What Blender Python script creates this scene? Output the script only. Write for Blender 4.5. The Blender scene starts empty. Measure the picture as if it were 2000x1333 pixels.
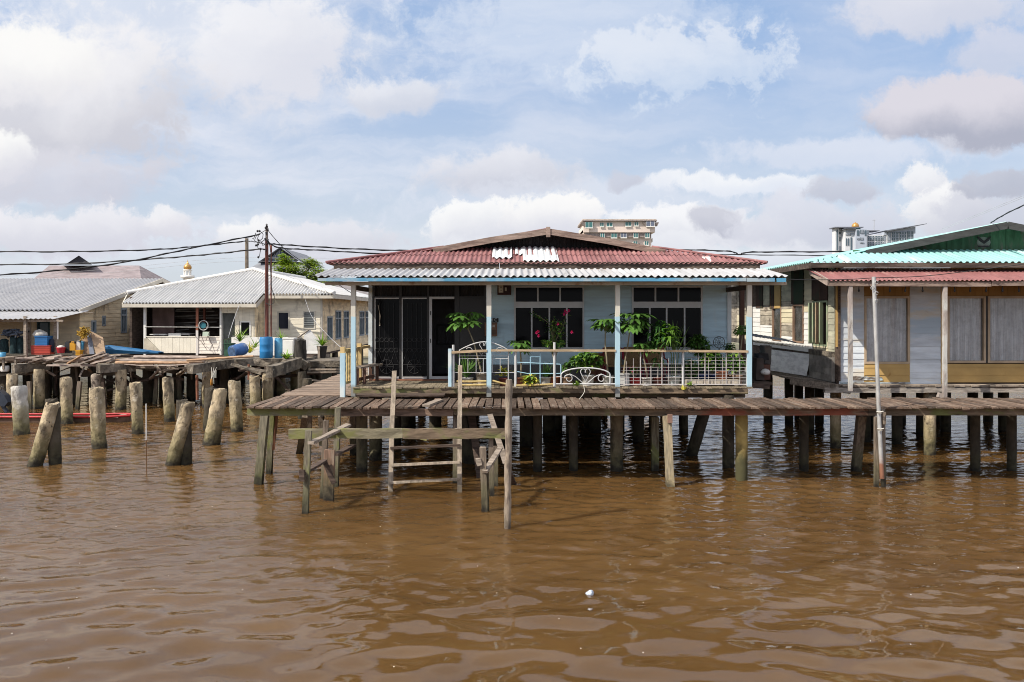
import bpy, math, random
import numpy as np
from mathutils import Vector, Matrix, noise

R = random.Random(11)
F, HY, CX, CZ = 1600.0, 612.0, 1000.0, 3.86
SUN = Vector((2.4, 1.45, -2.75)).normalized()      # the way the light travels
ZW, ZD = 1.766, 2.03                              # boardwalk top, veranda floor
sc = bpy.context.scene
COL = sc.collection

def X(px, D): return (px - CX) / F * D
def Z(py, D): return CZ - (py - HY) / F * D
def P(px, py, D): return Vector((X(px, D), D, Z(py, D)))
def WL(py): return F * CZ / (py - HY)             # distance of a point on the water
def lerp(a, b, t): return a + (b - a) * t

# ---------------------------------------------------------------- mesh builder
class MB:
    def __init__(s): s.v, s.f, s.m, s.s = [], [], [], []
    def add(s, verts, faces, m=0, smooth=False):
        o = len(s.v)
        s.v.extend([tuple(v) for v in verts])
        for f in faces:
            s.f.append(tuple(i + o for i in f)); s.m.append(m); s.s.append(smooth)
    def box(s, x0, y0, z0, x1, y1, z1, m=0):
        s.add([(x0,y0,z0),(x1,y0,z0),(x1,y1,z0),(x0,y1,z0),(x0,y0,z1),(x1,y0,z1),(x1,y1,z1),(x0,y1,z1)],
              [(3,2,1,0),(4,5,6,7),(0,1,5,4),(1,2,6,5),(2,3,7,6),(3,0,4,7)], m)
    def beam(s, p0, p1, w, h, up=(0,0,1), m=0, w1=None, h1=None, jit=0.0, bend=0.0, n=1):
        p0, p1 = Vector(p0), Vector(p1); d = (p1 - p0).normalized(); up = Vector(up)
        if abs(d.dot(up)) > .97: up = Vector((0,1,0)) if abs(d.y) < .9 else Vector((1,0,0))
        sd = d.cross(up).normalized(); u2 = sd.cross(d).normalized()
        w1 = w if w1 is None else w1; h1 = h if h1 is None else h1
        vs, fs = [], []
        for k in range(n + 1):
            t = k / n; c = p0.lerp(p1, t) + u2 * (bend * 4 * t * (1 - t)); ww, hh = lerp(w, w1, t) / 2, lerp(h, h1, t) / 2
            for a, b in ((-1,-1),(1,-1),(1,1),(-1,1)):
                j = R.uniform(-jit, jit) if jit else 0
                vs.append(c + sd * (a * ww + j) + u2 * (b * hh + (R.uniform(-jit, jit) if jit else 0)) + d * ((R.uniform(-jit, jit) * 2) if jit else 0))
        for k in range(n):
            o = 4 * k
            for i in range(4): fs.append((o + i, o + (i + 1) % 4, o + 4 + (i + 1) % 4, o + 4 + i))
        fs += [(3,2,1,0), (4*n, 4*n+1, 4*n+2, 4*n+3)]
        s.add(vs, fs, m)
    def tube(s, pts, r, n=8, m=0, cap=True, smooth=True):
        pts = [Vector(p) for p in pts]; k = len(pts); rs = r if isinstance(r, (list, tuple)) else [r] * k
        vs, fs, ref = [], [], None
        for i, p in enumerate(pts):
            d = (pts[min(i+1,k-1)] - pts[max(i-1,0)]).normalized()
            if ref is None or abs(d.dot(ref)) > .98:
                ref = Vector((0,0,1)) if abs(d.z) < .9 else Vector((1,0,0))
            a = d.cross(ref).normalized(); b = a.cross(d).normalized(); ref = b
            for j in range(n):
                t = 2 * math.pi * j / n
                vs.append(p + (a * math.cos(t) + b * math.sin(t)) * rs[i])
        for i in range(k - 1):
            for j in range(n): fs.append((i*n+j, i*n+(j+1)%n, (i+1)*n+(j+1)%n, (i+1)*n+j))
        s.add(vs, fs, m, smooth)
        if cap: s.add(vs[:n], [tuple(range(n))[::-1]], m); s.add(vs[-n:], [tuple(range(n))], m)
    def lathe(s, c, prof, n=16, m=0, smooth=True, sx=1., sy=1.):
        c = Vector(c); vs, fs = [], []
        for r, z in prof:
            for j in range(n):
                t = 2 * math.pi * j / n; vs.append(c + Vector((r * sx * math.cos(t), r * sy * math.sin(t), z)))
        for i in range(len(prof) - 1):
            for j in range(n): fs.append((i*n+j, i*n+(j+1)%n, (i+1)*n+(j+1)%n, (i+1)*n+j))
        s.add(vs, fs, m, smooth); s.add(vs[:n], [tuple(range(n))[::-1]], m); s.add(vs[-n:], [tuple(range(n))], m)
    def prism(s, poly, off, m=0):
        n = len(poly); off = Vector(off); a = [Vector(p) for p in poly]; b = [p + off for p in a]
        s.add(a + b, [tuple(range(n)), tuple(range(2*n-1, n-1, -1))] + [(i, n+i, n+(i+1)%n, (i+1)%n) for i in range(n)], m)
    def corr(s, O, U, V, u0, u1, vlo, vhi, per, amp, m=0, spp=8, th=.006, rows=1, trap=False):
        O, U, V = Vector(O), Vector(U).normalized(), Vector(V).normalized(); N = U.cross(V).normalized()
        if N.z < 0: N = -N
        k = max(2, int((u1 - u0) / per * spp)); us = [u0 + (u1 - u0) * i / k for i in range(k + 1)]
        top, bot = [], []
        def wv(u):
            c = math.sin(2 * math.pi * u / per)
            return amp * (max(-1, min(1, c * 2.2)) if trap else c)
        for u in us:
            a, b = vlo(u), max(vhi(u), vlo(u) + 1e-4)
            for r in range(rows + 1):
                p = O + U * u + V * lerp(a, b, r / rows) + N * wv(u); top.append(p); bot.append(p - N * th)
        q = rows + 1; fs, fb, fe = [], [], []; n = len(top)
        for i in range(k):
            for r in range(rows):
                fs.append((i*q+r, (i+1)*q+r, (i+1)*q+r+1, i*q+r+1)); fb.append((n+i*q+r+1, n+(i+1)*q+r+1, n+(i+1)*q+r, n+i*q+r))
            fe.append((i*q, n+i*q, n+(i+1)*q, (i+1)*q)); fe.append((i*q+rows, (i+1)*q+rows, n+(i+1)*q+rows, n+i*q+rows))
        s.add(top + bot, fs + fb, m, not trap)
        s.add(top + bot, fe, m)
    def strip(s, pts_l, pts_r, m=0):
        n = len(pts_l); s.add(list(pts_l) + list(pts_r), [(i, i+1, n+i+1, n+i) for i in range(n-1)], m, True)
    def build(s, name, mats, parent=None, loc=None):
        me = bpy.data.meshes.new(name)
        v = np.array(s.v, dtype=np.float64)
        if parent is not None:
            off = Vector(); q = parent
            while q is not None: off += q.location; q = q.parent
            loc = Vector((0,0,0))
        else:
            if loc is None:
                lo, hi = v.min(0), v.max(0); loc = Vector(((lo[0]+hi[0])/2, (lo[1]+hi[1])/2, lo[2]))
            off = Vector(loc)
        me.from_pydata([tuple(p) for p in (v - np.array(off)).tolist()], [], s.f)
        for mm in (mats if isinstance(mats, (list, tuple)) else [mats]): me.materials.append(mm)
        if any(s.m): me.polygons.foreach_set('material_index', s.m)
        me.polygons.foreach_set('use_smooth', s.s)
        me.update()
        o = bpy.data.objects.new(name, me); COL.objects.link(o)
        if parent is not None: o.parent = parent
        else: o.location = loc
        return o

def tag(o, label=None, cat=None, group=None, kind=None):
    if label: o['label'] = label
    if cat: o['category'] = cat
    if group: o['group'] = group
    if kind: o['kind'] = kind
    return o
def thing(name, label, cat, loc=(0,0,0), group=None):
    o = bpy.data.objects.new(name, None); COL.objects.link(o); o.location = loc; o.empty_display_size = .2
    return tag(o, label, cat, group)
def solo(name, mb, mats, label, cat, group=None):
    return tag(mb.build(name, mats), label, cat, group)

# ---------------------------------------------------------------- materials
def nd(nt, typ, ins=None, **at):
    n = nt.nodes.new(typ)
    for k, v in at.items(): setattr(n, k, v)
    for k, v in (ins or {}).items():
        if isinstance(v, bpy.types.NodeSocket): nt.links.new(v, n.inputs[k])
        else: n.inputs[k].default_value = v
    return n
def mth(nt, op, a, b=None, c=None, clamp=False):
    ins = {0: a}
    if b is not None: ins[1] = b
    if c is not None: ins[2] = c
    return nd(nt, 'ShaderNodeMath', ins, operation=op, use_clamp=clamp).outputs[0]
def mixc(nt, f, a, b, blend='MIX'):
    def c4(x): return x if isinstance(x, bpy.types.NodeSocket) else (*x[:3], 1)
    return nd(nt, 'ShaderNodeMix', {0: f, 6: c4(a), 7: c4(b)}, data_type='RGBA', blend_type=blend).outputs[2]
def ramp(nt, v, lo, hi, a=0., b=1., sm=True):
    return nd(nt, 'ShaderNodeMapRange', {0: v, 1: lo, 2: hi, 3: a, 4: b}, interpolation_type='SMOOTHSTEP' if sm else 'LINEAR').outputs[0]
def nz(nt, vec, scale, detail=5, rough=.55, out=0):
    return nd(nt, 'ShaderNodeTexNoise', {'Vector': vec, 'Scale': scale, 'Detail': detail, 'Roughness': rough}).outputs[out]

MATS = {}
def mat(name, c, rough=.8, var=.22, scale=2.5, st=(1,1,1), bump=.3, bsc=24, isl=0., stains=(), zg=(), metal=0., spec=.4, trans=0., zna=.9, bd=.02):
    """weathered surface: two-tone noise, tint per board, stains with a shape of their own, tide marks by height"""
    if name in MATS: return MATS[name]
    m = bpy.data.materials.new(name); m.use_nodes = True; nt = m.node_tree; nt.nodes.clear()
    out = nd(nt, 'ShaderNodeOutputMaterial'); bs = nd(nt, 'ShaderNodeBsdfPrincipled')
    geo = nd(nt, 'ShaderNodeNewGeometry')
    vec = nd(nt, 'ShaderNodeMapping', {'Vector': geo.outputs['Position'], 'Scale': st}).outputs[0]
    n1 = nz(nt, vec, scale, 6)
    c = tuple(c)
    lo = tuple(x * (1 - var) for x in c); hi = tuple(min(1, x * (1 + var)) for x in c)
    col = mixc(nt, ramp(nt, n1, .32, .68), lo, hi)
    for k, (sc_, amt, ssc, sst) in enumerate(stains):
        sv = nd(nt, 'ShaderNodeMapping', {'Vector': geo.outputs['Position'], 'Scale': sst, 'Location': (k*3.1+1.7, k*1.3, k*2.2)}).outputs[0]
        s_ = nz(nt, sv, ssc, 7, .62)
        col = mixc(nt, ramp(nt, s_, 1 - amt - .07, 1 - amt + .07), col, sc_)
    if isl:
        r = geo.outputs['Random Per Island']
        col = mixc(nt, 1.0, col, nd(nt, 'ShaderNodeCombineColor', {0: ramp(nt, r, 0, 1, 1-isl, 1+isl, False), 1: ramp(nt, r, 0, 1, 1-isl, 1+isl*.95, False), 2: ramp(nt, r, 0, 1, 1-isl, 1+isl*.85, False)}).outputs[0], 'MULTIPLY')
    if zg:
        z = nd(nt, 'ShaderNodeSeparateXYZ', {0: geo.outputs['Position']}).outputs[2]
        zn = mth(nt, 'ADD', z, mth(nt, 'MULTIPLY', mth(nt, 'SUBTRACT', nz(nt, geo.outputs['Position'], 5, 5), .5), zna))
        for z0, z1, zc, za in zg:
            col = mixc(nt, ramp(nt, zn, z0, z1, za, 0), col, zc)
    nt.links.new(col, bs.inputs['Base Color'])
    bs.inputs['Roughness'].default_value = rough; bs.inputs['Metallic'].default_value = metal
    bs.inputs['Specular IOR Level'].default_value = spec
    if bump:
        b = nz(nt, vec, bsc, 6, .6)
        bn = nd(nt, 'ShaderNodeBump', {'Height': b, 'Strength': bump, 'Distance': bd})
        nt.links.new(bn.outputs[0], bs.inputs['Normal'])
    sh = bs.outputs[0]
    if trans:
        tr = nd(nt, 'ShaderNodeBsdfTranslucent'); nt.links.new(mixc(nt, 1., col, (1.0, 1.15, .45), 'MULTIPLY'), tr.inputs[0])
        sh = nd(nt, 'ShaderNodeMixShader', {0: trans, 1: bs.outputs[0], 2: tr.outputs[0]}).outputs[0]
    nt.links.new(sh, out.inputs[0]); MATS[name] = m
    return m
def plain(name, c, rough=.5, metal=0., spec=.5, var=.08):
    return mat(name, c, rough, var, 3., bump=.05, metal=metal, spec=spec)

DARKW = (.035, .028, .022)
W_PLANK = mat('wood_boardwalk', (.135, .092, .068), .88, .38, 3, (14, 1.2, 14), .7, 9, .5, [((.21,.165,.13), .42, 2.2, (6,.8,6)), ((.05,.035,.028), .36, 3, (8,1,8))])
W_PLANKX = mat('wood_boardwalk_pale', (.27, .2, .155), .88, .3, 3, (1.2, 14, 14), .6, 9, .3, [((.13,.09,.065), .36, 2.2, (.8,6,6))])
W_BEAM = mat('wood_beam', (.17, .125, .085), .88, .35, 2, (1.2, 8, 8), .5, 9, .25, [((.16,.17,.06), .40, 1.1, (1,2,2)), ((.06,.045,.035), .38, 2, (.9,5,5))])
W_GREEN = mat('wood_mossy', (.21, .185, .125), .9, .3, 2, (1.2, 8, 8), .5, 9, .2, [((.19,.19,.07), .46, 1.3, (1,2,2)), ((.07,.06,.04), .36, 3, (.9,5,5))])
TIDE = [(.35, .85, (.10,.105,.04), .5), (.05, .45, (.05,.045,.03), .75), (-.1, .22, (.018,.015,.012), .95)]
W_POST = mat('wood_post', (.2, .16, .125), .9, .3, 3, (8, 8, 1), .6, 9, .3, [((.1,.075,.055), .4, 2, (5,5,.7))], TIDE)
W_POSTG = mat('wood_post_mossy', (.2, .18, .13), .9, .3, 3, (8, 8, 1), .6, 9, .3, [((.2,.21,.08), .44, 1.6, (2,2,1)), ((.1,.08,.06), .38, 2, (5,5,.7))], TIDE)
W_LADDER = mat('wood_ladder', (.36, .3, .235), .85, .25, 3, (5, 5, 2), .4, 12, .25, [((.2,.16,.12), .38, 2, (4,4,.8))], [(.0, .3, (.06,.05,.035), .8)])
W_GREY = mat('wood_grey', (.3, .25, .205), .9, .3, 2.5, (1.5, 9, 9), .5, 9, .35, [((.15,.12,.095), .4, 2, (.8,5,5))])
W_DARK = mat('wood_dark', (.085, .06, .048), .9, .4, 2.5, (1.5, 9, 9), .5, 9, .35, [((.2,.15,.11), .36, 2, (.8,5,5))])
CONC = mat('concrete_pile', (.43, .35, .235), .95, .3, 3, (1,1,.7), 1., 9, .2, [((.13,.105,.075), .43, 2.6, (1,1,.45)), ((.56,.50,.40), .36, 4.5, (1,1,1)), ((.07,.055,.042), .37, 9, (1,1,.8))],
           [(.5, 1.05, (.22,.19,.08), .5), (.2, .62, (.11,.10,.045), .7), (0, .36, (.03,.026,.02), .97)], bd=.06)
CONC_W = mat('concrete_pile_pale', (.55, .53, .49), .95, .25, 3, (1,1,.7), .9, 11, .1, [((.22,.19,.16), .37, 3, (1,1,.45))],
           [(.75, 1.2, (.24,.20,.09), .75), (.25, .7, (.12,.11,.04), .7), (-.05, .3, (.03,.026,.02), .95)], bd=.05)
CONC_S = mat('concrete_pile_shade', (.22, .18, .12), .95, .3, 3, (1,1,.7), 1., 9, .2, [((.08,.07,.05), .43, 2.6, (1,1,.45))], [(.3, .9, (.09,.09,.04), .6), (0, .36, (.03,.026,.02), .97)], bd=.06)  # darker copy of the pile concrete, under-house shade put into the colour
CONC_D = mat('concrete_dark', (.075, .062, .045), .95, .35, 3, (1,1,.7), .8, 11, .3, [((.06,.05,.038), .45, 2.6, (1,1,.45))], [(.1, .7, (.07,.065,.03), .6), (-.05, .33, (.02,.018,.014), .95)], bd=.06)  # colour darkened to deepen the shade on piles under the decks
CONC_B = mat('concrete_beam', (.2, .17, .135), .95, .35, 3, (1,1,1), .9, 10, .2, [((.07,.06,.05), .47, 2.2, (1,1,.6)), ((.42,.37,.31), .34, 3.5, (1,1,1))], bd=.05)
BLUEW = mat('paint_pale_blue', (.52, .70, .80), .75, .12, 1.2, (.7,4,4), .15, 20, .07, [((.58,.70,.76), .38, 1.6, (1,1,.35)), ((.38,.50,.57), .32, 2.2, (1,1,.3)), ((.42,.44,.42), .27, 3, (1.5,1,.25))])
BLUEP = mat('paint_post_blue', (.47, .66, .76), .65, .1, 2, (1,1,.4), .15, 20, 0, [((.7,.75,.74), .42, 2.2, (1.5,1.5,.5)), ((.3,.24,.18), .27, 4, (2,2,.6))])
CREAMP = mat('paint_post_cream', (.66, .63, .54), .7, .12, 2, (1,1,.4), .15, 20, 0, [((.4,.28,.17), .33, 3, (2,2,.3)), ((.6,.72,.76), .36, 1.5, (1,1,.4))])
FASC = mat('paint_fascia_blue', (.10, .33, .52), .6, .15, 1.5, (.6,1,1), .15, 14, 0, [((.36,.46,.52), .47, .9, (1,1,1)), ((.26,.13,.06), .28, 1.6, (3,1,.25)), ((.12,.16,.22), .34, 1.1, (1.3,1,1))])
CREAMB = mat('beam_cream', (.5, .43, .34), .75, .15, 2, (.6,1,1), .2, 14, 0, [((.3,.15,.07), .37, 2, (1.5,1,1))])
ASB = mat('roof_grey_sheet', (.40, .40, .41), .75, .1, 1.5, (3,.5,.5), .15, 18, 0, [((.38,.37,.37), .42, .8, (3.5,.35,.35)), ((.52,.53,.54), .36, .6, (2.6,.2,.2)), ((.24,.23,.225), .36, 1.1, (4,.5,.5)), ((.3,.27,.25), .27, 3, (1,1,1))])
RED = mat('roof_red_sheet', (.27, .122, .12), .7, .18, 1.6, (2,.7,.7), .15, 18, 0, [((.17,.07,.07), .42, .7, (2,.5,.5)), ((.38,.22,.2), .36, 2.5, (1.6,.5,.5)), ((.16,.08,.075), .28, 3, (1,1,1))])
REDA = mat('awning_red_sheet', (.25, .105, .10), .6, .15, 1.6, (3,.7,.7), .1, 18, 0, [((.22,.08,.08), .36, 1.5, (2,.5,.5)), ((.34,.2,.18), .36, 2, (2,.5,.5))])
TEAL = mat('roof_teal_sheet', (.30, .55, .53), .5, .1, 1.2, (2,.5,.5), .08, 18, 0, [((.50,.66,.64), .40, .8, (2,.3,.3)), ((.3,.42,.4), .3, 2, (2,.4,.4))])
ZINC = mat('roof_zinc_sheet', (.45, .445, .445), .5, .1, 1.2, (3,.4,.4), .08, 18, 0, [((.4,.4,.41), .42, .5, (3,.3,.3))], spec=.5)
ZINCW = mat('roof_white_sheet', (.60, .595, .58), .5, .08, 1.2, (3,.4,.4), .08, 18, 0, [((.5,.5,.49), .36, .7, (3,.3,.3))], spec=.5)
FASW = mat('wood_fascia_weathered', (.075, .056, .045), .9, .4, 2, (1,6,6), .5, 10, .15, [((.15,.12,.095), .42, 1.6, (.5,3,3))])
BARGE = mat('wood_barge', (.27, .2, .165), .9, .3, 2, (1,6,6), .5, 10, .15, [((.15,.1,.085), .42, 1.6, (.7,3,3))])
BLACKW = mat('boards_black', (.018, .017, .018), .8, .4, 3, (6,6,.6), .3, 12, .3)
CREAM = mat('siding_cream', (.72, .60, .42), .8, .12, 1.5, (.8,.8,4), .2, 14, .06, [((.42,.34,.24), .36, 1.2, (1,1,.6)), ((.3,.2,.12), .24, 2.4, (1,1,.35))])
CREAML = mat('siding_pale', (.80, .73, .59), .8, .1, 1.5, (.8,.8,4), .2, 14, .06, [((.48,.42,.33), .36, 1.2, (1,1,.6))])
TRIM = mat('trim_pale', (.62, .57, .48), .75, .1, 2, bump=.1)
WHITEP = mat('paint_white', (.82, .80, .76), .7, .07, 2, bump=.1, stains=[((.6,.57,.52), .34, 2, (1,1,.5))])
IRONW = mat('iron_white', (.56, .56, .56), .5, .1, 4, bump=.1, stains=[((.35,.2,.12), .3, 6, (1,1,1))])
IRONB = mat('iron_pale_blue', (.36, .58, .70), .5, .1, 4, bump=.1, stains=[((.6,.66,.7), .35, 4, (1,1,1))])
IRONK = plain('iron_black', (.03, .03, .032), .5)
GALV = mat('pipe_galvanised', (.5, .5, .49), .45, .15, 5, (2,2,1), .15, 30, 0, [((.34,.27,.23), .36, 3, (1,1,.5))], [(.35, .75, (.3,.1,.035), .85), (0, .3, (.06,.045,.035), .9)], metal=.3)
ALU = mat('frame_aluminium', (.5, .5, .5), .4, .06, 3, bump=.05, metal=.2)
ALUK = plain('frame_dark', (.022, .02, .02), .5)
GLASS = plain('glass_dark', (.006, .006, .007), .08, 0, .08)
GLASSG = plain('glass_green', (.05, .17, .17), .08, 0, .6)
GLASSB = plain('glass_blue_grey', (.08, .12, .15), .1, 0, .6)
INK = plain('lettering_white', (.75, .75, .72), .6)
BLACKP = plain('plate_black', (.012, .012, .012), .5)
# ---------------------------------------------------------------- camera, sun, sky
cam = bpy.data.objects.new('camera', bpy.data.cameras.new('camera')); COL.objects.link(cam)
cam.location = (0, 0, CZ); cam.rotation_euler = (math.pi / 2, 0, 0)
cam.data.sensor_width = 36; cam.data.lens = F / 2000 * 36
cam.data.shift_y = -(666.5 - HY) / 2000
cam.data.clip_start = .1; cam.data.clip_end = 20000; sc.camera = cam
sun = bpy.data.objects.new('sun', bpy.data.lights.new('sun', 'SUN')); COL.objects.link(sun)
sun.rotation_euler = SUN.to_track_quat('-Z', 'Y').to_euler(); sun.location = (-30, -10, 40)
sun.data.energy = 4.9; sun.data.angle = math.radians(.5); sun.data.color = (1, .93, .82)
vs = sc.view_settings; vs.view_transform = 'Standard'; vs.look = 'None'; vs.exposure = .125; vs.gamma = 1; vs.use_curve_mapping = False
sc.cycles.use_denoising = True; sc.cycles.max_bounces = 6; sc.cycles.diffuse_bounces = 3; sc.cycles.glossy_bounces = 3
sc.cycles.transmission_bounces = 4; sc.cycles.transparent_max_bounces = 6; sc.cycles.caustics_reflective = False; sc.cycles.caustics_refractive = False
sc.cycles.sample_clamp_indirect = 6; sc.cycles.pixel_filter_type = 'BLACKMAN_HARRIS'; sc.cycles.filter_width = 1.0

wd = bpy.data.worlds.new('World'); sc.world = wd; wd.use_nodes = True
nt = wd.node_tree; nt.nodes.clear()
wo = nd(nt, 'ShaderNodeOutputWorld'); bg = nd(nt, 'ShaderNodeBackground')
sky = nd(nt, 'ShaderNodeTexSky', sky_type='NISHITA', sun_disc=False)
sky.sun_elevation = math.asin(-SUN.z); sky.sun_rotation = math.atan2(-SUN.x, -SUN.y); sky.dust_density = 1.5; sky.air_density = 1.0
SK = .1; EXPO = 1.09
tc = nd(nt, 'ShaderNodeTexCoord').outputs['Generated']
sp = nd(nt, 'ShaderNodeSeparateXYZ', {0: tc})
ay = mth(nt, 'MAXIMUM', mth(nt, 'ABSOLUTE', sp.outputs[1]), .12)
u = mth(nt, 'DIVIDE', sp.outputs[0], ay); v = mth(nt, 'DIVIDE', sp.outputs[2], ay)
uv = nd(nt, 'ShaderNodeCombineXYZ', {0: u, 1: v, 2: mth(nt, 'MULTIPLY', mth(nt, 'SIGN', sp.outputs[1]), 3)}).outputs[0]
wcol = nz(nt, uv, 9, 7, .62, 1)
wv = nd(nt, 'ShaderNodeVectorMath', {0: wcol, 1: (.5,.5,.5)}, operation='SUBTRACT').outputs[0]
def warp(k):
    w = nd(nt, 'ShaderNodeVectorMath', {0: wv, 3: k}, operation='SCALE').outputs[0]
    return nd(nt, 'ShaderNodeVectorMath', {0: uv, 1: w}, operation='ADD').outputs[0]
uvw, uvs = warp(.11), warp(.06)
fb = nz(nt, uvs, 19, 12, .66); fl = nz(nt, uvw, 5, 6, .55)
def lin(*c): return tuple(((x/255+.055)/1.055)**2.4 if x/255 > .04045 else x/255/12.92 for x in c)
def skc(*c): return tuple(x / SK / EXPO for x in lin(*c))
# clear air: Nishita blended with the pale blue of a humid day
base = mixc(nt, ramp(nt, v, .02, .36), skc(224, 232, 243), skc(170, 199, 240))
base = mixc(nt, .25, base, sky.outputs[0])
base = mixc(nt, ramp(nt, v, .6, 1.8, 0, .4), base, sky.outputs[0])
# thin high veil drawn out sideways
vm = nd(nt, 'ShaderNodeMapping', {'Vector': uvs, 'Scale': (2.6, 13, 1), 'Rotation': (0, 0, .06)}).outputs[0]
veil = ramp(nt, nz(nt, vm, 1.6, 8, .6), .38, .72, 0, .75)
left = ramp(nt, u, .35, -.5, .35, 1)
col = mixc(nt, mth(nt, 'MULTIPLY', veil, left), base, skc(233, 236, 246))
big = ramp(nt, nz(nt, uvw, 2.3, 7, .58), .44, .66, 0, .95)
over = mth(nt, 'ADD', ramp(nt, v, .34, .62, .10, 1), mth(nt, 'MULTIPLY', left, .18), None, True)
cl_hi = mixc(nt, ramp(nt, v, .36, .7), skc(238, 238, 244), tuple(1.3 * x for x in skc(250, 248, 250)))
col = mixc(nt, mth(nt, 'MULTIPLY', big, over), col, cl_hi)
col = mixc(nt, ramp(nt, v, .37, .65, 0, .5), col, tuple(1.08 * x for x in skc(244, 242, 248)))
su = nd(nt, 'ShaderNodeSeparateXYZ', {0: uvs})
def blob(col, px, py, rx, ry, white, grey, op=1., soft=.55, rag=1.1, tone=.5, shade=1.0):
    c = ((px - CX) / F, (HY - py) / F)
    q = nd(nt, 'ShaderNodeMapping', {'Vector': uvs, 'Location': (-c[0] * F / rx, -c[1] * F / ry, 0), 'Scale': (F / rx, F / ry, 0)}).outputs[0]
    d = mth(nt, 'SUBTRACT', 1, nd(nt, 'ShaderNodeVectorMath', {0: q}, operation='LENGTH').outputs[1])
    nb = mth(nt, 'SUBTRACT', fb, .5)
    m = ramp(nt, mth(nt, 'MULTIPLY_ADD', nb, rag * 1.45, d), 0, soft * .62, 0, op)
    s = nd(nt, 'ShaderNodeSeparateXYZ', {0: q})
    t = mth(nt, 'MULTIPLY_ADD', s.outputs[1], .55 * shade, mth(nt, 'MULTIPLY_ADD', s.outputs[0], -.16, tone))
    t = mth(nt, 'ADD', t, mth(nt, 'MULTIPLY', mth(nt, 'SUBTRACT', fl, .5), 1.1))
    return mixc(nt, m, col, mixc(nt, ramp(nt, t, .1, .95), skc(*grey), skc(*white)))
W1, G1 = (249, 248, 249), (211, 211, 221)
for a in [
    (330, 90, 560, 230, (238,241,248), (220,225,236), .62, .9, 1.0),
    (1150, 60, 420, 150, (236,241,249), (215,226,243), .45, .9, 1.6),
    (1330, 120, 230, 90, (240,243,249), (220,230,244), .55, .6, 2.0),
    (1830, 20, 230, 75, (230,230,238), (214,217,230), .85, .8, 1.0),
    (1960, 110, 120, 60, (226,224,233), (214,216,228), .6, .8, 1.0),
    (520, 90, 210, 150, (248,247,249), (228,228,236), .75, .8, 1.3),
    (110, 190, 330, 190, (243,242,245), (206,206,215), .9, .7, 1.1, .5, 1.3),
    (60, 120, 180, 95, (253,252,250), (232,231,236), .9, .6, 1.0, .6),
    (120, 350, 230, 75, (222,222,231), (208,208,220), .75, .8, 1.1),
    (0, 300, 75, 62, (252,252,251), (222,222,231), .95, .5, .9, .6),
    (770, 185, 115, 50, (243,243,247), (212,216,228), .8, .7, 1.0),
    (980, 345, 190, 60, (236,236,242), (206,208,220), .85, .75, 1.1),
    (1880, 225, 205, 80, (222,219,228), (178,181,197), .97, .35, .6, .5, 1.6),
    (1640, 300, 330, 40, (235,237,246), (224,229,242), .6, .9, 1.4),
    (1450, 362, 230, 26, (250,251,253), (232,237,247), .85, .7, 1.5),
    (1150, 400, 500, 60, (231,235,245), (217,224,240), .55, .9, 1.4),
    (160, 460, 300, 55, (240,239,244), (216,216,227), .9, .6, 1.5),
    (330, 440, 60, 40, (247,246,248), (222,222,231), .8, .5, 1.2),
    (500, 465, 90, 45, (252,251,251), (222,224,233), .9, .5, 1.1),
    (650, 470, 170, 50, (233,233,240), (210,211,222), .85, .6, 1.4),
    (930, 440, 120, 52, (252,252,252), (220,222,232), .95, .45, 1.3, .6),
    (1070, 425, 110, 55, (253,252,251), (222,223,233), .95, .45, 1.2, .6),
    (1215, 360, 42, 24, (208,211,224), (196,199,214), .8, .6, 1.0),
    (1360, 450, 190, 60, (250,250,252), (216,218,230), .9, .5, 1.3, .5),
    (1400, 432, 62, 38, (205,207,219), (190,193,208), .9, .6, 1.0),
    (1600, 440, 200, 75, (226,228,238), (203,206,220), .85, .6, 1.2),
    (1640, 372, 75, 32, (208,211,223), (194,198,213), .85, .6, 1.2),
    (1805, 355, 60, 50, (247,247,249), (222,223,232), .9, .6, 1.4, .6),
    (1850, 410, 90, 60, (250,250,251), (208,210,222), .95, .45, 1.3, .5),
    (1940, 420, 130, 60, (215,217,228), (200,203,217), .8, .6, 1.2),
    (1950, 358, 100, 30, (200,203,216), (187,191,206), .9, .55, 1.1),
    (1250, 500, 700, 40, (240,242,247), (228,231,241), .6, .9, 1.5),
    ]:
    col = blob(col, *a)
nt.links.new(col, bg.inputs[0]); bg.inputs[1].default_value = SK
nt.links.new(bg.outputs[0], wo.inputs[0])

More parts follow.
